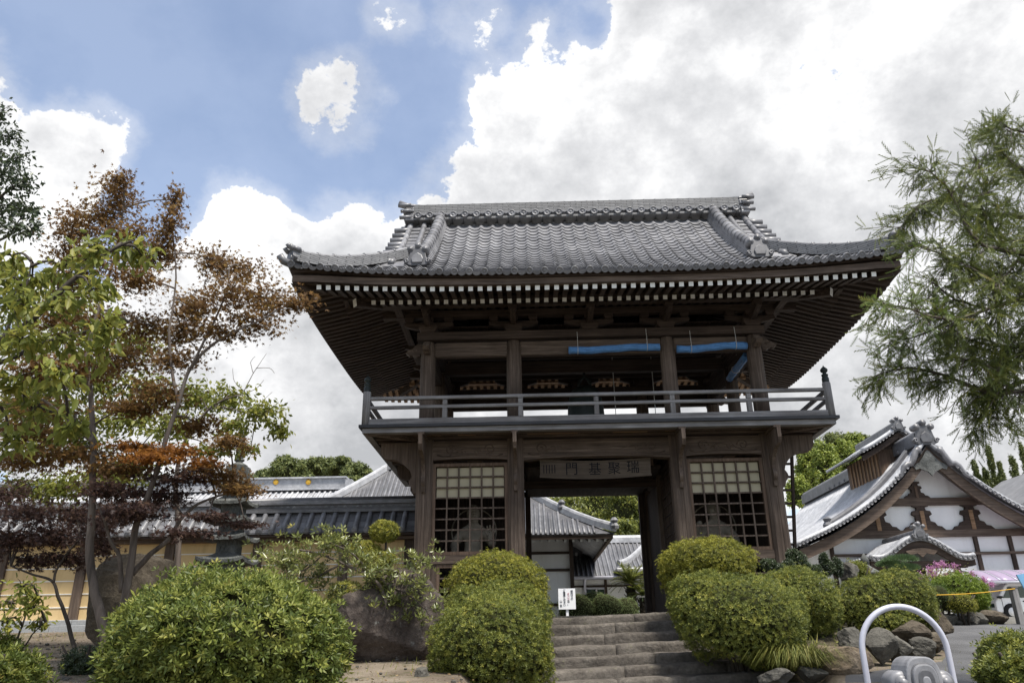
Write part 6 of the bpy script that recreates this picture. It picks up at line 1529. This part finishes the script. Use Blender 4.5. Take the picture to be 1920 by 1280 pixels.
HILL = [(540, 885, 42, 32, 'broad dark woodland tree rising highest over the silver roof ridge'), (590, 880, 40, 26, 'woodland tree standing above the two gold crests'), (632, 878, 36, 24, 'rounded olive tree above the end of the silver ridge'), (670, 890, 34, 24, 'woodland tree between the silver ridge end and the hipped roof'),
        (560, 905, 40, 20, 'low tree top just over the first gold crest'), (620, 905, 40, 22, 'low tree top just past the second gold crest'), (700, 905, 34, 20, 'low tree above the slope of the hipped roof'), (735, 900, 30, 26, 'tree tucked under the left balcony corner'), (500, 900, 30, 22, 'low hill tree beside the maple foliage'),
        (668, 908, 28, 16, 'small tree behind the stepped silver ridge end'), (770, 910, 34, 30, 'tree hidden behind the left lower column'), (450, 905, 40, 20, 'hill tree behind the stone pagoda spire'), (400, 915, 40, 20, 'hill tree behind the maple trunks')]
for px, py, rx, rz, lb in HILL:
    far_tree(px, py, 46+rg.uniform(-3, 8), rx, rz, LM['wood'], lb, 'trees on the hill behind the silver roof', .36, 2200)
PASS = [(1060, 965, 55, 50, 'dark green tree just over the hipped roof in the passage'), (1120, 955, 55, 55, 'tall green tree in the middle of the passage view'), (1175, 960, 55, 60, 'green tree above the low wing roof in the passage'), (1210, 985, 45, 50, 'green tree touching the right passage post'),
        (1150, 1000, 60, 30, 'low green tree behind the low wing ridge'), (1090, 1000, 50, 30, 'low tree behind the hipped roof corner'), (1240, 950, 50, 60, 'tree mostly hidden by the passage posts'), (1005, 960, 45, 45, 'tree mostly hidden behind the hipped roof')]
for px, py, rx, rz, lb in PASS:
    far_tree(px, py, 27+rg.uniform(-2, 3), rx, rz, LM['azalea_g'], lb, 'trees beyond the passage', .22, 3000)
BAM = [(1515, 880, 26, 50, 'bamboo clump next to the ladder'), (1548, 880, 28, 60, 'tall yellow-green bamboo clump between ladder and smoke louvre'), (1585, 865, 28, 50, 'bright bamboo clump left of the smoke louvre'), (1608, 850, 26, 40, 'bamboo clump touching the smoke louvre eave'),
       (1500, 930, 26, 40, 'low bamboo beside the gate corner post'), (1535, 930, 34, 40, 'low bamboo just above the hall ridge end'), (1580, 910, 36, 40, 'dense bamboo behind the hall ridge'), (1630, 870, 26, 36, 'bamboo half hidden by the smoke louvre')]
for px, py, rx, rz, lb in BAM:
    far_tree(px, py, 30+rg.uniform(-2, 2), rx, rz, LM['bamboo'], lb, 'bamboo grove behind the gabled hall', .24, 3000, 'bamboo_clump')
UP = [(1575, 832, 40, 24, 'dark tree crowning the slope above the bamboo'), (1520, 845, 26, 16, 'dark tree top under the right balcony corner'), (1615, 835, 34, 22, 'dark tree above the smoke louvre eave'), (1650, 850, 30, 20, 'dark tree behind the smoke louvre roof'), (1690, 860, 40, 24, 'dark tree hidden behind the louvre ridge')]
for px, py, rx, rz, lb in UP:
    far_tree(px, py, 40+rg.uniform(-2, 3), rx, rz, LM['wood'], lb, 'trees above the bamboo grove', .3, 2200)
for px, py, rx, rz in ((1832, 893, 9, 28), (1850, 900, 8, 22), (1862, 880, 10, 44), (1880, 898, 9, 30), (1905, 890, 10, 38), (1925, 880, 11, 46), (1812, 905, 9, 20)):
    far_tree(px, py, 36+rg.uniform(-2, 3), rx, rz, LM['wood'], 'narrow pointed conifer standing behind the roof of the gabled hall', 'conifers behind the gabled hall', .20, 2600, 'pointed_conifer', 'rhomb', True)
# ------------------------------------------------------------------ garden stones
def prock(px, py, Y, rx, rz, mat, seed, label, name='boulder', ry=None, rotz=0, cat='rock', group=None, **kw):
    c = W(px, py, Y); k = px2m(c); return rock(name, c, (rx*k, (ry or rx)*k, rz*k), MT[mat], seed, label, cat, group, rotz, **kw)
prock(722, 1180, -3.4, 92, 92, 'rock_dk', 4, 'big dark boulder with pale lichen between the azaleas', ry=60, planes=9, rough=.04, sub=5)
prock(735, 1108, -3.2, 40, 20, 'rock_dk', 8, 'rounded cap stone lying on top of the dark boulder', sub=4, rough=.07)
prock(258, 1120, -1.4, 72, 112, 'rock_br', 22, 'tall brown standing stone with a slanting pointed top', ry=34, planes=10, sub=5, rough=.04, name='standing_stone')
prock(792, 1264, -4.9, 16, 17, 'rock_gy', 5, 'small grey stump-like stone on bare soil beside the round azalea', planes=8)
prock(1580, 1240, -4.0, 42, 34, 'rock_tan', 31, 'tan split boulder with sharp facets beside the grass tuft', ry=36, planes=8, rough=.04, sub=5)
prock(1600, 1205, -3.5, 26, 22, 'rock_gy', 33, 'grey mossy rock tucked behind the tan boulder', planes=10)
prock(1648, 1212, -3.4, 28, 29, 'rock_gy', 34, 'large rounded grey boulder under the dark clipped shrub', planes=12, rough=.03)
prock(1688, 1218, -3.1, 24, 20, 'rock_gy', 35, 'squat grey boulder between two larger bank stones', planes=9)
prock(1726, 1214, -2.8, 24, 16, 'rock_gy', 36, 'flat-topped grey block in the planted bank', planes=8)
prock(1752, 1205, -2.4, 24, 16, 'rock_br', 37, 'slanting brown slab at the corner of the planted bank', planes=8, rotz=.4)
prock(1755, 1165, -1.6, 22, 36, 'rock_br', 38, 'upright brown boulder at the road corner below the dark shrub', planes=9)
prock(1520, 1262, -4.3, 26, 16, 'rock_gy', 40, 'low grey kerb stone at the foot of the grass tuft', planes=9)
prock(1455, 1272, -4.6, 30, 16, 'rock_gy', 41, 'mossy kerb stone under the largest clipped azalea', planes=9)
prock(1700, 1190, -2.4, 40, 22, 'rock_br', 42, 'dark earthy rock shaded under the clipped shrub branches', planes=9)
for k, (px, py, rx, rz) in enumerate(((1782, 1163, 14, 11), (1803, 1165, 13, 10), (1822, 1162, 13, 12), (1840, 1160, 12, 12))):
    prock(px, py, 2.9, rx, rz, 'rock_gy', 50+k, ['round grey stone at the shrub end of the low roadside wall', 'squat pale stone second along the low roadside wall', 'blocky stone below the golden shrub in the roadside wall', 'grey stone beside the big brown rock in the roadside wall'][k], 'wall_stone', group='stones of the low roadside wall', planes=9)
prock(1866, 1157, 3.0, 24, 13, 'rock_br', 57, 'big brown rock at the end of the roadside wall before the truck', planes=9)
prock(1592, 1080, .8, 19, 20, 'rock_gy', 58, 'pointed grey rock behind the azaleas near the gate corner', planes=8)
# stone pagoda
def rr_(w, z): return [(-w, -w, z), (w, -w, z), (w, w, z), (-w, w, z)]
pg0 = W(427, 1050, -.9); pk = px2m(pg0)
pag = empty('stone_pagoda', (pg0.x, -.9, G(pg0.x, -.9)), 'dark weathered stone pagoda with upturned stacked roofs', 'pagoda')
def pg_roof(z, w, bw):
    m = MB(); n = 8; rows = []
    for i in range(n+1):
        t = i/n; ww = w+(bw*.8-w)*t**.8; ring = []
        for s in range(4):
            for j in range(n):
                u = -1+2*j/n; cu = .15*w*(abs(u)**4)*(1-t)**2
                p = [(u, -1), (1, u), (-u, 1), (-1, -u)][s]; ring.append((pg0.x+p[0]*ww, -.9+p[1]*ww, z+.36*w*t**1.3+cu))
        ring.append(ring[0]); rows.append(ring)
    m.grid(rows); m.grid([[(a, b, c-.05) for a, b, c in rows[0]], rows[0]]); m.grid([[(pg0.x+(a-pg0.x)*.4, -.9+(b+.9)*.4, z-.03) for a, b, c in rows[0]], [(a, b, c-.05) for a, b, c in rows[0]]])
    m.build('pagoda_roof', MT['lantern'], pag)
ys_ = [1052, 1010, 977, 944, 908]; ws_ = [44, 42, 40, 36, 33]
zprev = G(pg0.x, -.9)-.05
m = MB(); m.lohi((pg0.x-.36, -1.26, zprev), (pg0.x+.36, -.54, zprev+.28)); m.build('pedestal', MT['lantern'], pag)
m = MB(); m.lohi((pg0.x-.22, -1.12, zprev+.28), (pg0.x+.22, -.68, W(427, 1052, -.9).z+.03)); m.build('pagoda_body', MT['lantern'], pag)
for i, (py, w) in enumerate(zip(ys_, ws_)):
    z = W(427, py, -.9).z; pg_roof(z, w*pk, 20*pk)
    zt = W(427, ys_[i+1], -.9).z+.02 if i < 4 else z+.30
    bo = MB().lohi((pg0.x-18*pk, -.9-18*pk, z+.30*w*pk*.9), (pg0.x+18*pk, -.9+18*pk, zt)).build('pagoda_body', MT['lantern'], pag)
    m = MB()
    for a in (-1, 0, 1):
        m.bar((pg0.x+a*8*pk-.04, -.9-18*pk-.008, z+.12), (pg0.x+a*8*pk+.04, -.9-18*pk-.008, zt-.04), .012, .012, (0, 1, 0))
    m.build('carved_lattice', MT['lantern'], bo, kind='stuff')
z5 = W(427, 908, -.9).z+.28
m = MB(); m.lathe([(.13, 0), (.15, .04), (.08, .08), (.05, .10)]+[q for k in range(6) for q in ((.085-.006*k, .12+.07*k), (.085-.006*k, .15+.07*k), (.04, .16+.07*k))]+[(.06, .56), (.07, .60), (.01, .70)], (pg0.x, -.9, z5), 12); m.build('spire', MT['lantern'], pag, True)
# stone lantern by the hall
lc = W(1628, 1090, 2.4); lk_ = px2m(lc); ln = empty('stone_lantern', (lc.x, 2.4, G(lc.x, 2.4)), 'grey stone garden lantern with wide cap beside the cloud-pruned pine', 'lantern')
def zz_(py): return W(1628, py, 2.4).z
m = MB(); m.lathe([(.16, G(lc.x, 2.4)-.03), (.13, G(lc.x, 2.4)+.1), (.09, G(lc.x, 2.4)+.14), (.085, zz_(1098))], (lc.x, 2.4, 0), 12); m.build('pedestal', MT['lantern'], ln, True)
m = MB(); m.lathe([(.10, zz_(1098)), (.21, zz_(1093)), (.21, zz_(1090))], (lc.x, 2.4, 0), 6); m.build('platform', MT['lantern'], ln)
m = MB()
for k in range(6):
    a = k*math.pi/3; m.bar((lc.x+.14*math.cos(a), 2.4+.14*math.sin(a), zz_(1090)), (lc.x+.14*math.cos(a), 2.4+.14*math.sin(a), zz_(1076)), .05, .05, (1, 0, 0))
m.lathe([(.11, zz_(1090)), (.11, zz_(1085))], (lc.x, 2.4, 0), 6); m.build('fire_box', MT['lantern'], ln)
m = MB(); m.lathe([(.29, zz_(1077)), (.30, zz_(1074)), (.22, zz_(1068)), (.12, zz_(1062)), (.06, zz_(1058))], (lc.x, 2.4, 0), 6); m.build('cap', MT['lantern'], ln)
m = MB(); m.lathe([(.05, zz_(1058)), (.09, zz_(1053)), (.07, zz_(1046)), (.015, zz_(1037))], (lc.x, 2.4, 0), 10); m.build('jewel_finial', MT['lantern'], ln, True)
# white notice on a stake
sc_ = W(1063, 1122, -.62); sk_ = px2m(sc_)
sg = empty('notice_sign', (sc_.x, -.62, -.1), 'white notice board on a stake at the top of the steps', 'sign')
hw, hh = 16*sk_, 18.5*sk_
m = MB(); m.lohi((sc_.x-hw, -.63, sc_.z-hh), (sc_.x+hw, -.615, sc_.z+hh)); m.build('board', MT['whitepaint'], sg)
m = MB(); m.lohi((sc_.x-2.4*sk_, -.613, -.12), (sc_.x+2.4*sk_, -.59, sc_.z+hh*.7)); m.build('stake', MT['whitepaint'], sg)
Fx = (Vector((1, 0, 0)), Vector((0, 0, 1)), Vector((0, -1, 0)))
for col_, (tx, txt, z0, mt_) in enumerate(((.58, '境内での', .70, 'ink'), (.16, 'タバコは、', .45, 'red_ink'), (-.30, 'ご遠慮ください', .80, 'ink'), (-.72, '山主', -.25, 'ink'))):
    st_ = hh*(.24 if len(txt) != 7 else .235)
    for i, ch in enumerate(txt):
        text_obj('painted_letter', ch, hh*.27, frame_m(Vector((sc_.x+hw*tx, -.632, sc_.z+hh*z0-st_*i*(1.0 if txt != '山主' else 1.7))), *Fx), MT['ink' if (ch == 'は' or ch == '、') else mt_], sg)
# sago palms
def sago(px, py, Y, L, label, seed):
    c = W(px, py, Y); g = -.115; rg = np.random.default_rng(seed); root = empty('sago_palm', (c.x, Y, g), label, 'palm')
    m = MB(); m.tube([(c.x, Y, g), (c.x+.02, Y, (g+c.z)/2), (c.x, Y, c.z-.05)], [.15, .14, .12], 10)
    for k in range(40): a = k*2.4; z = g+.1+(c.z-g-.2)*k/40; m.bar((c.x+.12*math.cos(a), Y+.12*math.sin(a), z), (c.x+.19*math.cos(a), Y+.19*math.sin(a), z+.06), .05, .02)
    m.build('trunk', MT['bark_dk'], root, True)
    P, X, Z = [], [], []
    rib = MB()
    for k in range(34):
        a = k*2.4+rg.uniform(-.2, .2); e0 = rg.uniform(.15, 1.25); d = np.array((math.cos(a), math.sin(a), 0)); pts = []
        for i in range(12):
            t = i/11; el = e0-1.3*t*t*.7; r = L*t; pts.append(np.array(c)+d*(r*math.cos(e0)*.9+.02)+np.array((0, 0, r*math.sin(e0)-.55*L*t*t*math.cos(e0))))
        rib.tube([tuple(p) for p in pts], .006, 4, False)
        side_ = np.array((-d[1], d[0], 0))
        for i in range(1, 12):
            f = (pts[i]-pts[i-1]); f = f/np.linalg.norm(f)
            for j in range(3):
                for sgn in (-1, 1): P.append(pts[i-1]+(pts[i]-pts[i-1])*j/3); X.append(f*.6+sgn*side_+np.array((0, 0, .25))); Z.append((0, 0, 1))
    rib.build('frond_ribs', LM['pine'], root, True, kind='stuff')
    leaf_cloud('fronds', P, X, Z, L*.24*rg.uniform(.8, 1.1, len(P)), 'needle', LM['azalea_g'], root)
sago(1182, 1094, 8.4, .72, 'taller sago palm with arching fronds inside the precinct', 2); sago(1206, 1116, 8.0, .60, 'lower sago palm half hidden by the passage post', 3)
# cloud-pruned pine
pn = empty('cloud_pruned_pine', (W(1685, 1075, 3.2).x, 3.2, -.27), 'dark cloud-pruned pine with flat needle pads before the hall porch', 'tree')
m = MB(); limb(m, [Vector((W(1690, 1080, 3.2).x, 3.2, -.3)), W(1680, 1110, 3.2), W(1692, 1085, 3.2), W(1684, 1060, 3.2), W(1688, 1050, 3.2)], .06, .02, 3); 
for px, py, rx, rz in ((1688, 1051, 30, 8), (1668, 1060, 22, 7), (1696, 1067, 26, 8), (1668, 1078, 26, 8), (1700, 1082, 24, 7), (1660, 1093, 24, 8), (1705, 1095, 16, 7)):
    c, r = LB(px, py, 3.2+random.uniform(-.2, .2), rx, rz); n = 1500; d = nrm(RNG.normal(0, 1, (n, 3))); d[:, 2] = np.abs(d[:, 2])*1.0-.15
    leaf_cloud('needle_pad', np.array(c)+d*np.array(r)*RNG.uniform(.7, 1, (n, 1)), d+[0, 0, .9]+RNG.normal(0, .3, (n, 3)), RNG.normal(0, 1, (n, 3)), .09, 'needle', LM['pine'], pn)
    m.tube([W(1686, py+14, 3.2), c-Vector((0, 0, .03))], .014, 5)
m.build('trunk', MT['bark_dk'], pn, True)
# clumped evergreen beside the gate's right corner
mk = empty('clumped_evergreen', W(1480, 1110, -1.0), 'dark evergreen shrub pruned into upright clumps at the gate corner', 'bush'); m = MB()
for px, py, rx, rz in ((1440, 1058, 16, 10), (1462, 1068, 16, 12), (1486, 1042, 12, 14), (1500, 1052, 14, 18), (1478, 1060, 12, 12), (1512, 1066, 12, 14), (1545, 1050, 8, 14), (1552, 1064, 14, 14), (1530, 1070, 12, 12), (1570, 1062, 10, 18), (1496, 1080, 16, 12)):
    c, r = LB(px, py, -1.0+random.uniform(-.2, .2), rx, rz); n = 260; d = nrm(RNG.normal(0, 1, (n, 3))); ax = nrm(d+[0, 0, .6])
    leaf_cloud('leaf_clump', np.array(c)+d*np.array(r)*RNG.uniform(.6, 1, (n, 1)), nrm(np.cross(ax, RNG.normal(0, 1, ax.shape))), ax, .038, 'whorl', LM['dark'], mk)
    m.tube([W(1495, 1120, -1.0), W((1495+px)/2, 1090, -1.0), c], [.02, .014, .008], 6)
m.build('stems', MT['bark'], mk, True)
bush('green_sapling', 'light green leafy shrub between the pointed rock and stone lantern', 'bush', [LB(1605, 1072, 2.0, 18, 16), LB(1614, 1085, 2.0, 14, 14)], 900, .05, LM['green'], amp=.15, loose=.03)
# crape myrtle
cm = empty('crape_myrtle', (W(1745, 1090, 5.2).x, 5.2, -.27), 'crape myrtle with pink blossom sprays in front of the white gable wall', 'tree'); m = MB()
for px, py, rx in ((1724, 1078, 6), (1748, 1075, 9), (1757, 1060, 6), (1768, 1057, 6), (1788, 1062, 6), (1744, 1067, 6), (1775, 1080, 5), (1800, 1076, 5), (1822, 1076, 5), (1845, 1087, 5), (1858, 1095, 5)):
    c, r = LB(px, py, 5.2, rx, rx); n = 120; P = np.array(c)+RNG.normal(0, .5, (n, 3))*np.array(r); leaf_cloud('blossom', P, RNG.normal(0, 1, P.shape), RNG.normal(0, 1, P.shape), .05, 'rhomb', LM['pink'], cm)
    m.tube([(cm.location.x, 5.2, -.3), W(1755, 1100, 5.2), W((1755+px)/2, (1100+py)/2, 5.2), c], [.03, .02, .012, .005], 6)
m.build('stems', MT['bark'], cm, True)
n = 700; c, r = LB(1765, 1085, 5.2, 45, 18); P = np.array(c)+RNG.normal(0, .5, (n, 3))*np.array(r); leaf_cloud('foliage', P, RNG.normal(0, 1, P.shape), RNG.normal(0, 1, P.shape)+[0, 0, 1], .06, 'rhomb', LM['green'], cm)
# grass tuft
tf_ = W(1500, 1255, -4.25); gt_ = empty('grass_tuft', (tf_.x, -4.25, G(tf_.x, -4.25)), 'arching pale grass tuft below the clipped azalea beside the tan boulder', 'grass')
P, X, Z, S = [], [], [], []
bl = MB()
for k in range(700):
    a = RNG.uniform(0, 6.28); L = RNG.uniform(.40, .85); d = Vector((math.cos(a), math.sin(a)*.7-.2, 0)); o = Vector((tf_.x+RNG.normal(0, .10), -4.2+RNG.normal(0, .08), tf_.z-.02+RNG.uniform(0, .1)))
    pts = [o+d*(L*t*.7)+Vector((0, 0, L*(1.1*t-1.05*t*t))) for t in (0, .35, .7, 1)]; sd = d.cross(Vector((0, 0, 1))).normalized()*.006
    b = len(bl.v); bl.v += [tuple(pts[0]-sd), tuple(pts[0]+sd), tuple(pts[1]-sd), tuple(pts[1]+sd), tuple(pts[2]-sd*.7), tuple(pts[2]+sd*.7), tuple(pts[3])]; bl.f += [(b, b+1, b+3, b+2), (b+2, b+3, b+5, b+4), (b+4, b+5, b+6)]; bl.m += [0]*3
me = bl.mesh('blades', LM['grass']); at = me.attributes.new('rnd', 'FLOAT', 'FACE'); at.data.foreach_set('value', np.repeat(RNG.random(700), 3).astype(np.float32))
o = bpy.data.objects.new('blades', me); link(o, gt_); o['kind'] = 'stuff'
# ------------------------------------------------------------------ road side things
po = W(1908, 1136, 2.75); m = MB(); pk2 = px2m(po)
rp = empty('rope_post', (po.x, 2.75, G(po.x, 2.75)), 'square weathered post holding a yellow rope beside the asphalt', 'post')
m.lohi((po.x-5.5*pk2, 2.70, G(po.x, 2.75)-.05), (po.x+5.5*pk2, 2.84, W(1903, 1101, 2.75).z)); bevel(m.build('shaft', MT['gyz'], rp), .01)
m = MB(); m.lohi((po.x-6.5*pk2, 2.69, W(1903, 1101, 2.75).z), (po.x+6.5*pk2, 2.85, W(1903, 1099, 2.75).z)); m.build('cap', MT['gyz'], rp)
MT['yellow'] = plain('yellow_rope', (.62, .36, .04), .7, .2, .1, 20, 0)
m = MB(); a_, b_ = W(1740, 1115, 2.5), W(1903, 1103, 2.70); m.tube([a_.lerp(b_, t)-Vector((0, 0, .03*math.sin(math.pi*t))) for t in np.linspace(0, 1, 12)], .009, 6); m.build('yellow_rope', MT['yellow'], None, True, label='thin yellow rope strung from the shrubs to the square post', cat='rope')
MT['bluepaint'] = plain('faded_blue_paint', (.16, .34, .52), .6, .3, .2, 3, 0)
q0 = W(1904, 1072, 3.1); k = px2m(q0); bs = empty('blue_panel', (q0.x+.6, 3.1, G(q0.x, 3.1)), 'faded blue painted sheet panel behind the square post', 'panel')
m = MB(); m.prism([(0, W(1899, 1077, 3.1).z), (1.4, W(1899, 1070, 3.1).z+.1), (1.4, G(q0.x, 3.1)+.1), (.28, G(q0.x, 3.1)+.1)], ((q0.x, 3.1, 0), (1, 0, 0), (0, 0, 1)), .04); m.build('sheet', MT['bluepaint'], bs)
for dx in (.35, 1.3):
    m = MB(); m.lohi((q0.x+dx-.03, 3.13, G(q0.x, 3.1)-.05), (q0.x+dx+.03, 3.19, G(q0.x, 3.1)+.9)); m.build('support', MT['gyz'], bs)
# kei truck
tz = W(1890, 1092, 7.6).z; tg = -.12; th = tz-tg; tx = W(1864, 1120, 7.6).x
tk = empty('white_truck', (tx+1.3, 8, tg), 'small white pickup truck parked under the purple carport', 'truck')
def TP(a, b, y): return (tx+a*1.0, y, tg+b*th)
cab = [(.0, .22), (.0, .50), (.04, .56), (.34, .95), (.44, 1.0), (.98, 1.0), (1.02, .96), (1.02, .22)]
m = MB(); m.prism([(tx+a, tg+b*th) for a, b in cab], ((0, 8.1, 0), (1, 0, 0), (0, 0, 1)), 1.05); bevel(m.build('cab', MT['whitepaint'], tk), .03)
m = MB(); m.prism([(tx+.20, tg+.60*th), (tx+.40, tg+.90*th), (tx+.82, tg+.90*th), (tx+.82, tg+.60*th)], ((0, 7.57, 0), (1, 0, 0), (0, 0, 1)), .012); m.build('side_window', MT['glass'], tk)
m = MB(); m.lohi((tx+.86, 7.567, tg+.3*th), (tx+.868, 7.573, tg+.92*th)); m.lohi((tx+.16, 7.567, tg+.3*th), (tx+.168, 7.573, tg+.56*th)); m.build('door_gap', MT['rubber'], tk, kind='stuff')
m = MB(); m.lohi((tx+.70, 7.555, tg+.49*th), (tx+.80, 7.573, tg+.52*th)); m.build('door_handle', MT['rubber'], tk)
m = MB(); m.lathe([(.02, -.03), (.07, -.02), (.075, .02), (.03, .03)], (tx+.08, 7.48, tg+.62*th), 10); m.tube([(tx+.1, 7.48, tg+.62*th), (tx+.16, 7.57, tg+.58*th)], .012, 5); m.build('mirror', MT['rubber'], tk, True)
m = MB(); m.lohi((tx-.01, 7.66, tg+.36*th), (tx+.02, 7.86, tg+.46*th)); m.build('headlight', MT['glass'], tk)
m = MB(); m.lohi((tx+1.05, 7.58, tg+.30*th), (tx+2.7, 8.62, tg+.52*th)); m.build('cargo_bed', MT['whitepaint'], tk)
for wx_ in (.36, 2.2):
    for yy in (7.62, 8.5):
        m = MB(); m.lathe([(.02, -.08), (.20, -.08), (.215, -.05), (.215, .05), (.20, .08), (.02, .08)], (tx+wx_, yy, tg+.215), 18, Matrix.Rotation(math.pi/2, 3, 'X')); wo = m.build('wheel', MT['rubber'], tk, True)
        m = MB(); m.lathe([(.11, -.083), (.12, 0), (.11, .083)], (tx+wx_, yy, tg+.215), 14, Matrix.Rotation(math.pi/2, 3, 'X')); m.build('rim', MT['whitepaint'], wo, True)
# carport with tinted curved roof
MT['purple'] = plain('violet_polycarbonate', (.32, .26, .36), .35, .5, .08, 2, 0)
cp0 = W(1846, 1090, 7.2); cpz = cp0.z; cp = empty('carport', (cp0.x+2, 8.0, tg), 'carport with curved violet plastic roof beside the white gable', 'carport')
cu = lambda t: Vector((0, .9*t, .36*math.sin(min(1, t*.75+.05)*math.pi*.5)))
for k in range(9):
    x0 = cp0.x+.42*k; m = MB(); m.grid([[Vector((x, 7.2, cpz))+cu(t) for x in (x0+.02, x0+.40)] for t in np.linspace(0, 2.0, 10)]); so_ = m.build('roof_panel', MT['purple'], cp, True)
    sm = so_.modifiers.new('thick', 'SOLIDIFY'); sm.thickness = .01
    m = MB(); m.tube([Vector((x0, 7.2, cpz))+cu(t) for t in np.linspace(0, 2.0, 10)], .018, 6); m.build('roof_rib', MT['steel'], cp, True)
m = MB(); m.tube([(cp0.x-.02, 7.2, cpz-.02), (cp0.x+3.8, 7.2, cpz-.02)], .03, 8); m.build('edge_beam', MT['steel'], cp, True)
for x in (cp0.x+.3, cp0.x+3.4):
    m = MB(); m.lohi((x-.04, 9.0, tg), (x+.04, 9.08, cpz+.35)); m.build('carport_post', MT['steel'], cp)
m = MB(); m.lohi((cp0.x+.02, 9.12, tg), (cp0.x+3.6, 9.16, cpz+.2)); m.build('corrugated_back', MT['steel'], cp)
# ------------------------------------------------------------------ pipe arch and ridge ornament by the road
YA = -8.9; ac = W(1697, 1220, YA); ak = px2m(ac); R_ = 79*ak; ga = G(ac.x, YA)
m = MB(); pts = [Vector((ac.x-R_, YA, z)) for z in np.linspace(ga-.05, ac.z, 5)]+[Vector((ac.x-R_*math.cos(t), YA, ac.z+R_*math.sin(t))) for t in np.linspace(.12, math.pi-.12, 24)]+[Vector((ac.x+R_, YA, z)) for z in np.linspace(ac.z, ga-.05, 5)]
m.tube(pts, 5.6*ak, 14); m.build('pipe_arch', MT['steel'], None, True, label='lilac-grey steel pipe arch standing at the edge of the asphalt', cat='barrier')
YO = -9.15; oc = W(1720, 1280, YO); ok_ = px2m(oc); orn = empty('ridge_tile_ornament', (oc.x, YO, G(oc.x, YO)), 'grey scrolled roof-tile ornament on a low stone post inside the pipe arch', 'ornament')
def dome(w, h, n=16): return [(-w, -.3*h)]+[(-w*math.copysign(abs(math.cos(math.pi*i/n))**.75, math.cos(math.pi*i/n)), h*math.sin(math.pi*i/n)**.7) for i in range(n+1)]+[(w, -.3*h)]
for w, h, t, mt_, dy in ((33, 47, .20, 'tile', 0), (26, 37, .212, 'tile_dk', 0), (23.5, 34, .235, 'tile', 0), (16, 26, .24, 'tile_dk', 0), (8, 14, .246, 'tile', 0)):
    m = MB(); m.prism([(a*ok_, b*ok_) for a, b in dome(w, h)], ((oc.x, YO, oc.z), (1, 0, 0), (0, 0, 1)), t); bevel(m.build('dome_layer', MT[mt_], orn), .008)
for sx, cx_ in ((-1, -38), (1, 40)):
    for r, t in ((21, .14), (15, .17), (9, .20)):
        m = MB(); m.lathe([(r*ok_*.8, -t/2), (r*ok_, -t/2+.02), (r*ok_, t/2-.02), (r*ok_*.8, t/2)], (oc.x+cx_*ok_, YO, oc.z+2*ok_), 18, Matrix.Rotation(math.pi/2, 3, 'X')); m.build('side_scroll', MT['tile'], orn, True)
m = MB(); m.lohi((oc.x-66*ok_, YO-.10, oc.z-50*ok_), (oc.x+66*ok_, YO+.10, oc.z-14*ok_)); bevel(m.build('base_tile', MT['tile'], orn), .015)
m = MB(); m.lohi((oc.x-48*ok_, YO-.13, G(oc.x, YO)-.05), (oc.x+48*ok_, YO+.13, oc.z-50.5*ok_)); bevel(m.build('stone_post', MT['granite'], orn), .015)

# ------------------------------------------------------------------ leaf litter and pebbles on the bare soil
n = 5200; xs_l = RNG.uniform(-12, -1.7, n); ys_l = RNG.uniform(-7.5, 1.5, n)
P = np.array([(x, y, G(x, y)+mnoise.noise(Vector((x*.9, y*.9, 0)))*.035+.012) for x, y in zip(xs_l, ys_l)])
lo_ = leaf_cloud('leaf_litter', P, RNG.normal(0, 1, P.shape)*[1, 1, .15], RNG.normal(0, .3, P.shape)+[0, 0, 1], RNG.uniform(.02, .05, n), 'rhomb', leaf_mat('dry_fallen_leaf', [(0, (.10, .06, .03)), (.5, (.20, .13, .06)), (1, (.34, .25, .13))], .8, .1), None)
setp(lo_, 'dry fallen leaves scattered over the garden soil', 'leaves', None, 'stuff')
pb = MB(); v, f = ICO[2]; rg = random.Random(8)
for k in range(500):
    x, y = rg.uniform(-11, -1.8), rg.uniform(-7, 1.2); r = rg.uniform(.008, .028); c = Vector((x, y, G(x, y)+r*.4))
    pb.add([c+Vector((q.x*r*1.3, q.y*r, q.z*r*.7)) for q in v], f)
pb.build('pebbles', MT['rock_gy'], None, True, label='small grey pebbles scattered over the garden soil', cat='pebbles', kind='stuff')
mo = []; n = 2600
for k in range(n):
    x = rg.uniform(-11, -1.8); y = rg.uniform(-7, 1.2)
    if mnoise.noise(Vector((x*.8, y*.8, 4))) > .05: mo.append((x, y, G(x, y)))
mo = np.array(mo); ax = nrm(RNG.normal(0, .4, mo.shape)+[0, 0, 1]); lo_ = leaf_cloud('ground_cover', mo, ax, RNG.normal(0, 1, mo.shape), RNG.uniform(.03, .10, len(mo)), 'needle', LM['grass'], None); setp(lo_, 'thin tufts of short grass in the garden soil', 'grass', None, 'stuff')

n = 900; bx_ = RNG.uniform(1.7, 4.6, n); by_ = RNG.uniform(-4.2, -.8, n)
P = np.array([(x, y, bedz(x, y)) for x, y in zip(bx_, by_)]); ax = nrm(RNG.normal(0, .5, P.shape)+[0, 0, 1])
lo_ = leaf_cloud('bank_grass', P, ax, RNG.normal(0, 1, P.shape), RNG.uniform(.06, .20, n), 'needle', LM['grass'], None); setp(lo_, 'sparse grass growing on the planted bank among the boulders', 'grass', None, 'stuff')
